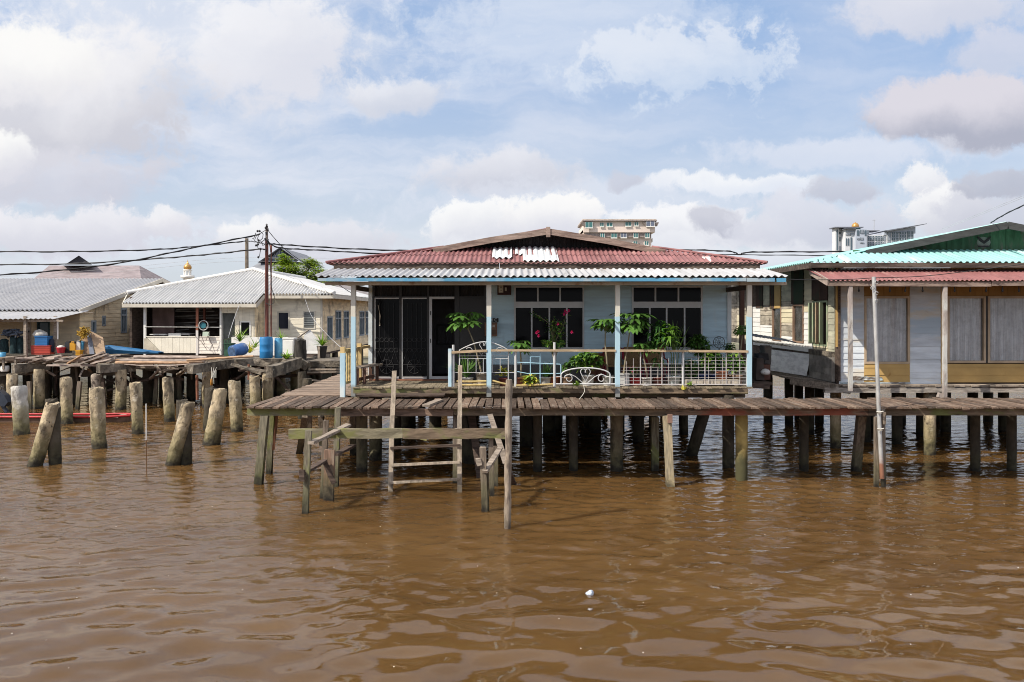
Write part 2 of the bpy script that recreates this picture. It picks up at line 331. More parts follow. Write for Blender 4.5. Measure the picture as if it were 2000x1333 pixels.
# ---------------------------------------------------------------- water: one displaced sheet out to the horizon
def water():
    rs = np.random.RandomState(5)
    xs = np.concatenate([-np.geomspace(2500, 16, 40), np.arange(-15.5, 13.5, .045), np.geomspace(14, 2500, 40)])
    ys = np.concatenate([np.linspace(-60, 6.0, 16), np.arange(6.3, 27, .045), np.arange(27.05, 45, .12), np.geomspace(45.3, 2500, 60)])
    gx, gy = np.meshgrid(xs, ys); h = np.zeros_like(gx)
    n = 150; lam = np.exp(rs.uniform(np.log(.22), np.log(1.25), n)); th = rs.normal(math.pi / 2 + .14, .58, n)
    ph = rs.uniform(0, 6.283, n)
    patch = .5 + .5 * np.sin(gx * .45 + 1.3 * np.sin(gy * .3) + .7) * np.cos(gy * .37 - gx * .12)
    near = np.clip((gy - 9.5) / 7, 0, 1)
    for L, t, p in zip(lam, th, ph):
        k = 2 * math.pi / L; s = .010 if L > .8 else .0165 if L > .32 else .012
        a = s / k
        w = np.ones_like(gx)
        if L < .45: w = (.38 + .95 * near) * (.45 + .9 * patch)
        elif L > .8: w = .9 - .45 * near
        else: w = (1.05 - .25 * near) * (.75 + .4 * patch)
        h += w * a * np.sin(k * (gx * math.cos(t) + gy * math.sin(t)) + p + .5 * np.sin(gx * .8 + gy * .6 + p))
    fade = np.clip((45 - gy) / 15, 0, 1) * np.clip((gy - 5) / 2, 0, 1) * np.clip((16 - np.abs(gx)) / 2, 0, 1)
    h *= fade
    ny, nx = gx.shape
    co = np.stack([gx, gy, h], -1).reshape(-1, 3).astype(np.float32)
    i = np.arange(ny * nx).reshape(ny, nx)
    q = np.stack([i[:-1,:-1], i[:-1,1:], i[1:,1:], i[1:,:-1]], -1).reshape(-1).astype(np.int32)
    me = bpy.data.meshes.new('water'); nf = len(q) // 4
    me.vertices.add(len(co)); me.vertices.foreach_set('co', co.ravel())
    me.loops.add(len(q)); me.loops.foreach_set('vertex_index', q)
    me.polygons.add(nf); me.polygons.foreach_set('loop_start', np.arange(0, len(q), 4, dtype=np.int32)); me.polygons.foreach_set('loop_total', np.full(nf, 4, np.int32))
    me.polygons.foreach_set('use_smooth', np.ones(nf, bool)); me.update(calc_edges=True)
    m = bpy.data.materials.new('muddy_water'); m.use_nodes = True; t = m.node_tree; bs = t.nodes['Principled BSDF']
    geo = nd(t, 'ShaderNodeNewGeometry'); pos = geo.outputs['Position']
    silt = nz(t, nd(t, 'ShaderNodeMapping', {'Vector': pos, 'Scale': (.25, .5, 1)}).outputs[0], 1, 5)
    c = mixc(t, ramp(t, silt, .3, .7), (.088, .047, .016), (.116, .064, .023))
    # flecks of foam and leaf litter
    vo = nd(t, 'ShaderNodeTexVoronoi', {'Vector': nd(t, 'ShaderNodeMapping', {'Vector': pos, 'Scale': (1, .6, 0)}).outputs[0], 'Scale': 4.2})
    fleck = mth(t, 'MULTIPLY', mth(t, 'LESS_THAN', vo.outputs['Distance'], .035), mth(t, 'GREATER_THAN', nz(t, pos, 1.1, 3), .5))
    c = mixc(t, fleck, c, (.62, .55, .45))
    t.links.new(c, bs.inputs['Base Color'])
    bs.inputs['IOR'].default_value = 1.33; bs.subsurface_method = 'BURLEY'
    bs.inputs['Subsurface Weight'].default_value = 1.0; bs.inputs['Subsurface Radius'].default_value = (1, .8, .6); bs.inputs['Subsurface Scale'].default_value = .3
    t.links.new(mth(t, 'MULTIPLY_ADD', fleck, .6, .015), bs.inputs['Roughness'])
    mp = nd(t, 'ShaderNodeMapping', {'Vector': pos, 'Scale': (1, 1.7, 1), 'Rotation': (0, 0, -.12)}).outputs[0]
    b1 = nz(t, mp, 6, 3, .5); b2 = nz(t, mp, 1.6, 3, .5)
    y = nd(t, 'ShaderNodeSeparateXYZ', {0: pos}).outputs[1]
    st = ramp(t, y, 9.5, 16, .03, .32)
    hgt = mth(t, 'ADD', mth(t, 'MULTIPLY', b1, .05), mth(t, 'MULTIPLY', b2, mth(t, 'MAXIMUM', ramp(t, y, 24, 46, 0, .9), ramp(t, mth(t, 'ABSOLUTE', nd(t, 'ShaderNodeSeparateXYZ', {0: pos}).outputs[0]), 13.5, 16, 0, .25))))
    bn = nd(t, 'ShaderNodeBump', {'Height': hgt, 'Strength': st, 'Distance': 1.0})
    t.links.new(bn.outputs[0], bs.inputs['Normal'])
    me.materials.append(m)
    o = bpy.data.objects.new('water', me); COL.objects.link(o); tag(o, kind='structure')
water()
# far bank the town behind stands on
mb = MB()
xs = [-1500 + 60 * i for i in range(51)]
mb.v = []; rows = [(86, -.4), (92, .5), (110, 1.0), (400, 1.6), (2400, 2)]
for yy, zz in rows:
    for x in xs: mb.v.append((x, yy + (R.uniform(-2, 2) if yy < 100 else 0), zz))
for r in range(len(rows) - 1):
    for i in range(50): mb.f.append((r*51+i, r*51+i+1, (r+1)*51+i+1, (r+1)*51+i)); mb.m.append(0); mb.s.append(True)
tag(mb.build('far_bank', mat('bank_soil', (.16, .15, .10), .95, .4, .2)), kind='structure')
mb = MB(); mb.lathe((-10, 62, 0), [(13, -.4), (11, .25), (6, .5), (1, .55)], 24, sx=.8, sy=1.2); tag(mb.build('mud_bank', MATS['bank_soil']), kind='structure')
# ---------------------------------------------------------------- shared building pieces
def cut(a0, a1, z0, z1, ops):
    """intervals of a row [z0,z1] left free by the openings"""
    iv = [(a0, a1)]
    for (o0, o1, oz0, oz1) in ops:
        if z1 <= oz0 + .01 or z0 >= oz1 - .01: continue
        nv = []
        for s, e in iv:
            if o1 <= s or o0 >= e: nv.append((s, e)); continue
            if o0 > s: nv.append((s, o0))
            if o1 < e: nv.append((o1, e))
        iv = nv
    return iv
def siding(mb, axis, a0, a1, z0, z1, pl, out, bh, ops=(), th=.02, lap=.014, seg=2.6, m=0, backing=True):
    zs = [z0]; 
    while zs[-1] + bh < z1 - .02: zs.append(zs[-1] + bh)
    zs.append(z1)
    edges = sorted(set([z for z in zs] + [z for o in ops for z in o[2:] if z0 < z < z1]))
    def pt(a, d, z): return (a, pl + out * d, z) if axis == 'x' else (pl + out * d, a, z)
    for i in range(len(zs) - 1):
        ed = [e for e in edges if zs[i] - 1e-6 <= e <= zs[i+1] + 1e-6]
        for k in range(len(ed) - 1):
            lo, hi = ed[k], ed[k+1]
            for s, e in cut(a0, a1, lo, hi, ops):
                p = s
                while p < e - 1e-4:
                    q = p + R.uniform(.6, 1.3) * seg
                    if q > e - .4: q = e
                    f0 = 1 - (lo - zs[i]) / (zs[i+1] - zs[i]); f1 = 1 - (hi - zs[i]) / (zs[i+1] - zs[i])
                    j = R.uniform(-.002, .002); d0, d1 = th + lap * f0 + j, th + lap * f1 + j
                    g = .002
                    vs = [pt(p+g,0,lo), pt(q-g,0,lo), pt(q-g,d0,lo), pt(p+g,d0,lo), pt(p+g,0,hi), pt(q-g,0,hi), pt(q-g,d1,hi), pt(p+g,d1,hi)]
                    fc = [(3,2,1,0),(4,5,6,7),(0,1,5,4),(1,2,6,5),(2,3,7,6),(3,0,4,7)]
                    mb.add(vs, fc, m); p = q
def vboards(mb, axis, a0, a1, z0, ztop, pl, out, bw, ops=(), th=.022, m=0, zbot=None):
    a = a0
    def pt(a, d, z): return (a, pl + out * d, z) if axis == 'x' else (pl + out * d, a, z)
    while a < a1 - .01:
        b = min(a + bw, a1); zt0, zt1 = (ztop(a), ztop(b)) if callable(ztop) else (ztop, ztop)
        zz = [(z0, None)]
        segs = [(z0, 'T')]
        blk = sorted([(o[2], o[3]) for o in ops if o[0] < (a+b)/2 < o[1]])
        cur = z0; runs = []
        for lo, hi in blk:
            if lo > cur: runs.append((cur, lo, lo))
            cur = max(cur, hi)
        if min(zt0, zt1) > cur: runs.append((cur, zt0, zt1))
        j = R.uniform(-.003, .003); g = .003
        for lo, h0, h1 in runs:
            vs = [pt(a+g,0,lo), pt(b-g,0,lo), pt(b-g,th+j,lo), pt(a+g,th+j,lo), pt(a+g,0,h0), pt(b-g,0,h1), pt(b-g,th+j,h1), pt(a+g,th+j,h0)]
            mb.add(vs, [(3,2,1,0),(4,5,6,7),(0,1,5,4),(1,2,6,5),(2,3,7,6),(3,0,4,7)], m)
        a = b
def window(par, axis, a0, a1, z0, z1, pl, out, vbars=(), hbars=(), fm=None, pm=None, w=.045, dp=.05, name='window', recess=.03, w2=None):
    """frame bars proud of the wall, one glass sheet behind them"""
    fb_, gb = MB(), MB(); w2 = w2 or w * .8
    def bx(mb, s, e, lo, hi, d0, d1):
        q0, q1 = sorted((pl + out * d0, pl + out * d1))
        if axis == 'x': mb.box(s, q0, lo, e, q1, hi)
        else: mb.box(q0, s, lo, q1, e, hi)
    bx(fb_, a0, a0 + w, z0, z1, -.03, dp); bx(fb_, a1 - w, a1, z0, z1, -.03, dp)
    bx(fb_, a0 + w, a1 - w, z0, z0 + w, -.03, dp); bx(fb_, a0 + w, a1 - w, z1 - w, z1, -.03, dp)
    for b in vbars:
        b, lo, hi = b if isinstance(b, tuple) else (b, z0 + w, z1 - w)
        bx(fb_, b - w2/2, b + w2/2, lo, hi, -.025, dp - .006)
    for b in hbars:
        b, ww = b if isinstance(b, tuple) else (b, w)
        bx(fb_, a0 + w, a1 - w, b - ww/2, b + ww/2, -.028, dp - .003)
    fr = fb_.build(name, fm or ALU, par)
    bx(gb, a0 + w * .5, a1 - w * .5, z0 + w * .5, z1 - w * .5, -.022, -.012)
    gb.build('pane', pm or GLASS, fr)
    return fr

def pile(mb, bx, by, tx, ty, tz, r, seed=0, zb=-1.0, n=16, k=16, rough=.10, r1=None, broken=.06):
    """weathered round pile with worn sides and a broken crown"""
    rs = random.Random(seed); vs, fs = [], []; r1 = r1 or r
    nose = Vector((rs.uniform(0, 90), rs.uniform(0, 90), 0))
    for i in range(k + 1):
        t = i / k; c = Vector((lerp(bx, tx, t), lerp(by, ty, t), lerp(0, tz, t)))
        if t == 0: c = Vector((bx - (tx-bx)/max(tz,.1), by - (ty-by)/max(tz,.1), zb))
        for j in range(n):
            a = 2 * math.pi * j / n; d = Vector((math.cos(a), math.sin(a), 0))
            q = (c + d * r) * 2.6 + nose
            w = 1 + rough * (noise.noise(q) + .6 * noise.noise(q * 2.7))
            rr = lerp(r, r1, t) * w
            if i == k: rr *= .93
            p = c + d * rr
            if i >= k - 1: p.z += broken * (noise.noise(q * 1.7 + Vector((9, 3, 1))) - .2) * (1 if i == k else .6)
            vs.append(p)
    for i in range(k):
        for j in range(n): fs.append((i*n+j, i*n+(j+1)%n, (i+1)*n+(j+1)%n, (i+1)*n+j))
    mb.add(vs, fs, 0, True)
    top = vs[-n:]; c = sum(top, Vector()) / n; c.z -= .03
    ring = [p.lerp(c, .45) + Vector((0, 0, -.02 + rs.uniform(-.02, .02))) for p in top]
    mb.add(top + ring + [c], [(j, (j+1)%n, n+(j+1)%n, n+j) for j in range(n)] + [(n+j, n+(j+1)%n, 2*n) for j in range(n)], 0, False)
def timber(mb, px0, py0, px1, py1, D0, D1=None, w=.14, d=None, jit=.008):
    """square timber between two picture points at given distances"""
    D1 = D1 or D0; a, b = P(px0, py0, D0), P(px1, py1, D1)
    mb.beam(a, b, d or w, w, up=(1, 0, 0), jit=jit, n=3)

# ================================================================ the pale blue house
DP_, DW = 20.4, 22.5
house = thing('stilt_house', 'pale blue wooden house on stilts with a red roof and a plant-filled veranda', 'house', (1.0, 26, 0))
XL, XR = -3.88, 5.96
zt = 4.86
winA = (X(1004, DW), X(1141, DW), Z(682, DW), Z(559, DW)); winB = (X(1234, DW), X(1372, DW), Z(682, DW), Z(559, DW))
door = (X(728, DW), X(949, DW), 1.9, Z(556, DW))
mb = MB(); siding(mb, 'x', XL, XR, 2.45, zt, DW + .03, -1, .185, [winA, winB, door], th=.012, lap=.024)
mb.box(XL, DW + .031, 2.0, door[0], DW + .10, zt); mb.box(door[1], DW + .031, 2.0, winA[0], DW + .10, zt)
mb.box(winA[1], DW + .031, 2.0, winB[0], DW + .10, zt); mb.box(winB[1], DW + .031, 2.0, XR, DW + .10, zt)
for w in (winA, winB): mb.box(w[0], DW + .031, 2.0, w[1], DW + .10, w[2]); mb.box(w[0], DW + .031, w[3], w[1], DW + .10, zt)
mb.build('front_wall', BLUEW, house)
mb = MB(); mb.box(door[1], DW - .02, 2.02, XR, DW + .02, 2.44); mb.build('plinth', mat('plinth_grey', (.13, .13, .135), .9, .25), house)
for xa, xb in ((XL - .06, XL + .045), (XR - .05, XR + .06)): mb = MB(); mb.box(xa, DW - .03, 2.0, xb, DW + .02, zt); mb.build('corner_board', mat('paint_corner', (.62, .68, .70), .7, .1), house)
for s, x in ((-1, XL), (1, XR)):
    mb = MB(); siding(mb, 'y', DW + .12, 32.5, 2.0, 4.95, x - s * .02, s, .185); mb.box(min(x - s*.02, x - s*.09), DW + .11, 2.0, max(x - s*.02, x - s*.09), 32.5, 4.95); mb.build('side_wall', BLUEW, house)
mb = MB(); mb.box(XL, 32.4, 2.0, XR, 32.5, 5.2); mb.build('back_wall', BLUEW, house)
mb = MB(); mb.box(XL, DW + .1, 1.93, XR, 32.4, 2.0); mb.build('floor', W_DARK, house)
mb = MB(); mb.box(XL - .9, 22.1, 5.0, XR + .9, 32.6, 5.03); mb.build('ceiling', mat('ceiling_dark', (.12, .115, .11), .9, .2), house)
# dim room behind the open leaf
mb = MB(); mb.box(door[0], 25.2, 2.0, door[1] + .6, 25.3, 4.98); mb.box(door[1] + .55, DW + .12, 2.0, door[1] + .62, 25.2, 4.98)
mb.build('partition_wall', mat('room_grey', (.20, .19, .21), .9, .1), house)
window(house, 'x', X(852, 25.1), X(908, 25.1), Z(674, 25.1), Z(634, 25.1), 25.19, -1, [X(870, 25.1)], fm=ALUK, name='inner_window')
mb = MB(); mb.box(X(757,25.1), 24.2, 2.0, X(775,25.1), 24.25, 3.6); mb.build('pink_curtain', mat('cloth_pink', (.34, .03, .12), .9, .3, 6, (6,6,.5)), house)
# door front
mb = MB()
vboards(mb, 'x', door[0], door[1], Z(580, DW), Z(556, DW), DW + .05, -1, .09)
mb.build('louvre_band', BLACKW, house)
mb = MB()
for a, b in ((728.5, 732), (780, 785), (834, 838.5), (888, 897), (945, 949)): mb.box(X(a, DW), DW - .03, 2.03, X(b, DW), DW + .05, Z(556, DW))
mb.box(door[0], DW - .025, Z(584, DW), door[1], DW + .045, Z(579, DW))
mb.build('door_frame', ALUK, house)
def leaf_(a, b, st, closed=True):
    f = MB(); f.box(X(a, DW), DW - .05, Z(584.5, DW), X(b, DW), DW - .02, Z(582 if st < .04 else 580, DW))
    f.box(X(a, DW), DW - .055, Z(735, DW), X(a, DW) + st, DW - .022, Z(584.5, DW))
    f.box(X(a, DW), DW - .055, 2.02, X(b, DW), DW - .018, Z(735, DW))
    o = f.build('sliding_door', ALU, house)
    if closed:
        g = MB(); g.box(X(a, DW) + st, DW - .012, Z(735, DW), X(b, DW), DW - .006, Z(584.5, DW)); g.build('pane', GLASS, o)
    return o
leaf_(732.2, 779.5, .025); leaf_(785.2, 833.5, .025); d3 = leaf_(838.8, 887.5, .075, False)
for py in (608, 662): g = MB(); g.box(X(840.6, DW), DW - .062, Z(py + 8, DW), X(842.2, DW), DW - .054, Z(py, DW)); g.build('handle', ALUK, d3)
o4 = MB(); o4.box(X(897, DW), DW - .05, Z(584.5, DW), X(941, DW), DW - .02, Z(583, DW)); o4.box(X(897, DW), DW - .01, 2.02, X(945, DW), DW + .0, Z(579, DW))
o4.build('folding_door', ALUK, house)
def grille(a, b):
    g = MB(); y = DW - .085; r = .0065
    xa, xb = X(a, DW), X(b, DW); cx = (xa + xb) / 2
    def T(pts, rr=r): g.tube([(x, y, z) for x, z in pts], rr, 5)
    for py in (712, 735.5): T([(xa, Z(py, DW)), (xb, Z(py, DW))])
    cz = Z(716, DW); rad = .19
    T([(cx + rad * math.cos(t * math.pi / 10), cz + rad * math.sin(t * math.pi / 10)) for t in range(21)])
    for k in range(8): T([(cx, cz), (cx + rad * math.cos(k * math.pi / 4), cz + rad * math.sin(k * math.pi / 4))], .005)
    for k in range(3):
        x = xa + (xb - xa) * (k + .5) / 3; T([(x - .1, Z(709, DW)), (x, Z(687, DW)), (x + .1, Z(709, DW))], .005)
    for py in (664, 684):
        for k in range(5):
            x = xa + (xb - xa) * (k + .5) / 5
            T([(x + .055 * math.cos(t * math.pi / 6), Z(py, DW) + .055 * math.sin(t * math.pi / 6)) for t in range(0, 13)], .005)
    for k in range(1, 5):
        x = xa + (xb - xa) * k / 5; T([(x, Z(684, DW)), (x, Z(592, DW))], .004)
    g.build('door_grille', IRONK, house)
grille(733, 779); grille(787, 833)
mb = MB(); mb.box(X(728, DW), DW - .32, 2.03, X(890, DW), DW - .06, 2.055); mb.build('door_mat_strip', mat('tile_rust', (.22, .09, .05), .8, .4, 6), house)
# windows
for w, vt, vb in ((winA, (1050.5, 1094), (1038.5, 1073, 1107)), (winB, (1280, 1325), (1269, 1302, 1337))):
    zs, zh = Z(600, DW), Z(591.5, DW)
    bars = [(X(p, DW), zh + .03, w[3] - .045) for p in vt] + [(X(p, DW), w[2] + .045, zs - .02) for p in vb]
    window(house, 'x', *w, DW + .03, -1, bars, [(zs, .05), (zh, .05), ((zs+zh)/2, .07)], w=.045, w2=.042)
# veranda roof, fascia, beams
DE = 20.02
mb = MB(); va = math.hypot(2.05, .29)
mb.corr((X(611, DE), DE, 4.765), (1,0,0), (0, 2.05, .29), 0, X(1539, DE) - X(611, DE), lambda u: .012 * math.sin(u * 7.3) + .008 * math.sin(u * 23), lambda u: va, .168, .026, rows=2)
mb.build('veranda_roof', ASB, house)
mb = MB(); mb.box(X(640, DE+.1), DE + .010, 4.638, X(1458, DE), DE + .045, 4.722); mb.box(X(622, DE+.1), DE + .014, 4.642, X(639.4, DE), DE + .049, 4.715)
mb.box(X(1459, DE), DE + .014, 4.63, X(1514, DE), DE + .049, 4.72); mb.box(X(1518, DE), DE + .02, 4.62, X(1536, DE), DE + .055, 4.715)
mb.build('fascia', FASC, house)
mb = MB(); mb.box(X(636, DP_), DP_ - .06, 4.555, X(1535, DP_), DP_ + .06, 4.64)
mb.build('veranda_beam', CREAMB, house)
mb = MB()
for i in range(13):
    x = -4.75 + i * 11.35 / 12; mb.beam((x, DE + .13, 4.70), (x, 22.4, 5.0), .05, .09)
for x in (X(690, DP_), X(1463, DP_)): mb.beam((x, DP_ + .06, 4.5), (x, DW, 4.5), .05, .12)
mb.build('rafter', W_DARK, house)
# main roof
zE, yE = 5.20, 22.0; xl, xr, xm = -5.0, 6.86, 1.03
n1 = math.hypot(1, .18); gl, gr, yg, zg_ = -2.0, 4.08, 23.86, 5.745
L = math.hypot(1.86, zg_ - zE)
mb = MB()
fh = lambda u: min(L, u / (gl - xl) * L, (xr - xl - u) / (xr - gr) * L)
V_ = (0, 1.86, zg_ - zE)
mb.corr((xl, yE, zE), (1,0,0), V_, 0, xr - xl, lambda u: min(fh(u), .01 * math.sin(u * 5.1)), lambda u: min(fh(u), L * .55), .132, .021, rows=1)
mb.corr((xl, yE, zE + .016), (1,0,0), V_, 0, xr - xl, lambda u: min(fh(u), L * .50 + .012 * math.sin(u * 9)), fh, .132, .021, rows=1)
mb.build('roof', RED, house)
mb = MB()
sl = lambda u: (min(1, max(0, u) / 1.86) * (gl - xl) if u < 1.40 else xm - xl) * n1
mb.corr((xl, yE, zE + .004), (0,1,0), (1,0,.18), 0, 11, lambda u: 0, sl, .132, .02, rows=1)
sr = lambda u: (min(1, max(0, u) / 1.86) * (xr - gr) if u < 1.40 else xr - xm) * n1
mb.corr((xr, yE, zE + .004), (0,1,0), (-1,0,.18), 0, 11, lambda u: 0, sr, .132, .02, rows=1)
mb.build('roof_side', RED, house)
for xa, xb in ((xl, gl), (xr, gr)): mb = MB(); mb.tube([(xa, yE, zE + .03), (xb, yg, zg_ + .05)], .04, 6); mb.build('hip_cap', RED, house)
mb = MB(); mb.prism([P(1371, 503, 22.7), P(1386, 503, 22.65), P(1394, 511, 22.3), P(1384, 512, 22.25)], (0, .01, .02)); mb.build('torn_sheet', WHITEP, house)
def patch(p0, p1, q0, q1):
    f0 = (612 - 514) ; 
    def vv(py):  # picture height to length up the hip
        best = min(range(101), key=lambda i: abs(Z(py, yE + 1.86 * i / 100) - (zE + (zg_ - zE) * i / 100))); return L * best / 100
    a, b = vv(q1), vv(q0); D = yE + 1.86 * (a + b) / 2 / L
    m_ = MB(); m_.corr((X(p0, D), yE, zE + .045), (1,0,0), V_, 0, X(p1, D) - X(p0, D), lambda u: a, lambda u: b, .168, .026)
    return m_
for a in ((962, 1000, 487, 507), (1006, 1021, 488, 500), (1021, 1089, 485.5, 513)):
    patch(*a).build('roof_patch', mat('sheet_new_white', (.72, .74, .74), .6, .06, stains=[((.55,.57,.58), .3, 1.5, (2,.4,.4))]), house)
mb = MB(); mb.box(X(652, 22.06), 22.04, Z(526, 22.06), X(975, 22.06), 22.075, Z(512.5, 22.06)); mb.box(X(976, 22.06), 22.043, Z(526, 22.06), X(1484, 22.06), 22.078, Z(512, 22.06))
mb.build('eave_board', FASW, house)
# gable
zr = zE + .18 * (xm - xl)
def gz(x): return zE + .18 * ((x - xl) if x < xm else (xr - x)) - .04
mb = MB(); vboards(mb, 'x', gl - .6, gr + .6, 5.5, gz, 24.0, -1, .1); mb.box(gl - .3, 24.0, 5.4, gr + .3, 24.03, 5.8); mb.build('gable_wall', BLACKW, house)
mb = MB()
for xa in (gl - .25, gr + .27):
    mb.beam((xa, 23.36, gz(xa) - .02), (xm, 23.36, gz(xm) - .02), .04, .17, up=(0,0,1), n=2, bend=.03)
mb.beam((xm, 23.33, zr - .26), (xm, 23.33, zr + .03), .12, .04, up=(0,1,0))
mb.build('barge_board', BARGE, house)
# posts
PZ = [(3.80, 3.84, (.47, .63, .71), 0)]
POSTM = mat('post_two_tone', (.64, .61, .53), .7, .1, 2, (1,1,.4), .15, 20, 0, [((.42,.3,.19), .3, 3, (2,2,.3))], [(3.76, 3.79, (.44, .63, .73), 1.0), (1.98, 2.12, (.2,.16,.12), .8)], zna=.12)

for px, zb_, w in ((690.5, 1.79, .115), (955, 1.775, .118), (1206, 1.775, .115), (1463, 2.0, .115)):
    mb = MB(); x = X(px, DP_); mb.beam((x, DP_ + .002, zb_), (x, DP_ + .002, 4.58), w, w, up=(0,1,0), jit=.003, n=6); mb.build('veranda_post', POSTM, house)
# deck
mb = MB(); x = X(680, DP_)
while x < X(1464, DP_):
    w = R.uniform(.13, .17); j = R.uniform(-.05, .04)
    mb.box(x, DP_ - .08 + j, ZD - .035 + R.uniform(-.006, .004), x + w - .008, DW - .03, ZD + R.uniform(-.006, .004)); x += w
mb.build('veranda_deck', mat('wood_deck', (.26, .215, .15), .9, .3, 3, (14, 1.2, 14), .5, 9, .35, [((.12,.095,.07), .4, 2, (6,.8,6))]), house)
mb = MB(); mb.box(X(690, DP_), DP_ - .055, 1.865, X(955, DP_) - .06, DP_ + .0, 1.99); mb.box(X(955, DP_) + .06, DP_ - .05, 1.87, X(1206, DP_) - .06, DP_ + .005, 1.99)
mb.box(X(1206, DP_) + .06, DP_ - .055, 1.865, X(1463, DP_) - .05, DP_, 1.99)
for i in range(14): mb.box(-3.8 + i * .74, DP_ + .01, 1.84, -3.74 + i * .74, 32, 1.955)
mb.box(-3.9, 20.72, 1.72, 5.9, 20.8, 1.838); mb.build('deck_joist', W_BEAM, house)
# stilts
rows = [(696, 718, 920), (721, 746, 897), (792, 812, 836), (1192, 1217, 919), (1411, 1434, 914), (1436.5, 1460, 937)]
def stilt(pa, pb, wy, top=1.83, m=CONC, seed=0, lean=0.0, nm='stilt'):
    D = WL(wy); mb = MB(); x = X((pa + pb) / 2, D); pile(mb, x, D, x + lean, D, 1.58 if D < 20.4 else top, (pb - pa) / 2 / F * D, seed, rough=.06, broken=.0); return mb.build(nm, m, house)
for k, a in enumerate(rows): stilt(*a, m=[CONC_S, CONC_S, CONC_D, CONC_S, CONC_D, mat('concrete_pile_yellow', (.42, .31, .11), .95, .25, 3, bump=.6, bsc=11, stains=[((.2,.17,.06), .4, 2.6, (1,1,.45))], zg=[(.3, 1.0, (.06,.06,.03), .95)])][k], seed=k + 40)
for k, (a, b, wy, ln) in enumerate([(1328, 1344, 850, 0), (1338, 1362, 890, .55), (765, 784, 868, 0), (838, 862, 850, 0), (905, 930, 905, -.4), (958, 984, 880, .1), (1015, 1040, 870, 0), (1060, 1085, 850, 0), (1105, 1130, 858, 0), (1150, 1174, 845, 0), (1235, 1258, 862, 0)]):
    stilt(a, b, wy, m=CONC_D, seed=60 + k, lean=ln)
mb = MB(); timber(mb, 1279, 815, 1279, 930, 20.1, w=.17); mb.build('stilt', W_POSTG, house)
for k in range(10):
    x = -3.5 + k * 1.02
    for j, y in enumerate((27.4, 31.2)):
        mb = MB(); pile(mb, x + R.uniform(-.2, .2), y + R.uniform(-.3, .3), x, y, 1.85, .15, k * 3 + j, broken=0, k=6, n=10); mb.build('stilt', CONC_D, house)
# dark boards added at the rear stilts to block light under the house
for xa, xb in ((-3.9, .2), (1.25, 3.0), (4.7, 5.9)):
    mb = MB(); siding(mb, 'x', xa, xb, .35, 1.9, 31.0, -1, .24, seg=2); mb.build('skirt_boards', W_DARK, house)
for k in range(9):
    x = -3.6 + k * 1.1; mb = MB(); mb.beam((x, 24 + (k % 3) * 2, R.uniform(.5, 1.0)), (x + R.uniform(.7, 1.6), 24 + (k % 3) * 2.1, R.uniform(1.3, 1.85)), .05, .13, jit=.01, n=3); mb.build('brace', W_DARK, house)
# step in front of the veranda
mb = MB(); mb.beam((X(697, 20.15), 20.17, 1.845), (X(869, 20.15), 20.17, 1.85), .34, .05, jit=.006, n=6)
for p in (708, 738, 762, 790, 816, 850): mb.box(X(p, 20.2), 20.12, 1.77, X(p + 11, 20.2), 20.25, 1.822)
solo('wooden_step', mb, W_DARK, 'low wooden step plank between the boardwalk and the blue house veranda', 'step')

# railing of the veranda
YR = DP_ + .01
mb = MB(); zr_ = lambda py: Z(py, YR)
mb.beam((X(882.5, YR), YR - .05, zr_(688.5)), (X(951, YR), YR - .05, zr_(685.2)), .06, .055, jit=.003, n=4)
mb.beam((X(959, YR), YR - .05, zr_(684.8)), (X(1202, YR), YR - .05, zr_(685)), .06, .05, jit=.002, n=4)
mb.beam((X(1210, YR), YR - .05, zr_(685)), (X(1460, YR), YR - .05, zr_(686.8)), .06, .055, jit=.002, n=4)
mb.build('handrail', mat('rail_tan', (.47, .35, .22), .75, .2, 3, (1,6,6), .3, 12, 0, [((.3,.2,.12), .32, 3, (.6,3,3))]), house)
mb = MB(); mb.box(X(875.5, YR), YR - .06, ZD - .05, X(882, YR), YR + .03, zr_(681.5)); mb.build('railing_post', BLUEP, house)
for px, py in ((885.5, 674), (1007, 686), (1083, 669), (1334, 686)):
    mb = MB(); mb.tube([(X(px, YR), YR, 1.96), (X(px, YR), YR, zr_(py))], .032, 10); mb.build('railing_post', IRONW, house)
def tubes(nm, m, lines, r=.012):
    t = MB()
    for l in lines:
        rr = r
        if isinstance(l, dict): rr, l = l['r'], l['p']
        t.tube([(X(a, YR), YR, zr_(b)) for a, b in l], rr, 6)
    return t.build(nm, m, house)
def arc(cx, cy, rx, ry, t0, t1, n=12): return [(cx + rx * math.cos(math.radians(lerp(t0, t1, i/n))), cy - ry * math.sin(math.radians(lerp(t0, t1, i/n)))) for i in range(n + 1)]
def spiral(cx, cy, r0, r1, t0, t1, n=18): return [(cx + lerp(r0, r1, i/n) * math.cos(math.radians(lerp(t0, t1, i/n))), cy - lerp(r0, r1, i/n) * math.sin(math.radians(lerp(t0, t1, i/n)))) for i in range(n + 1)]
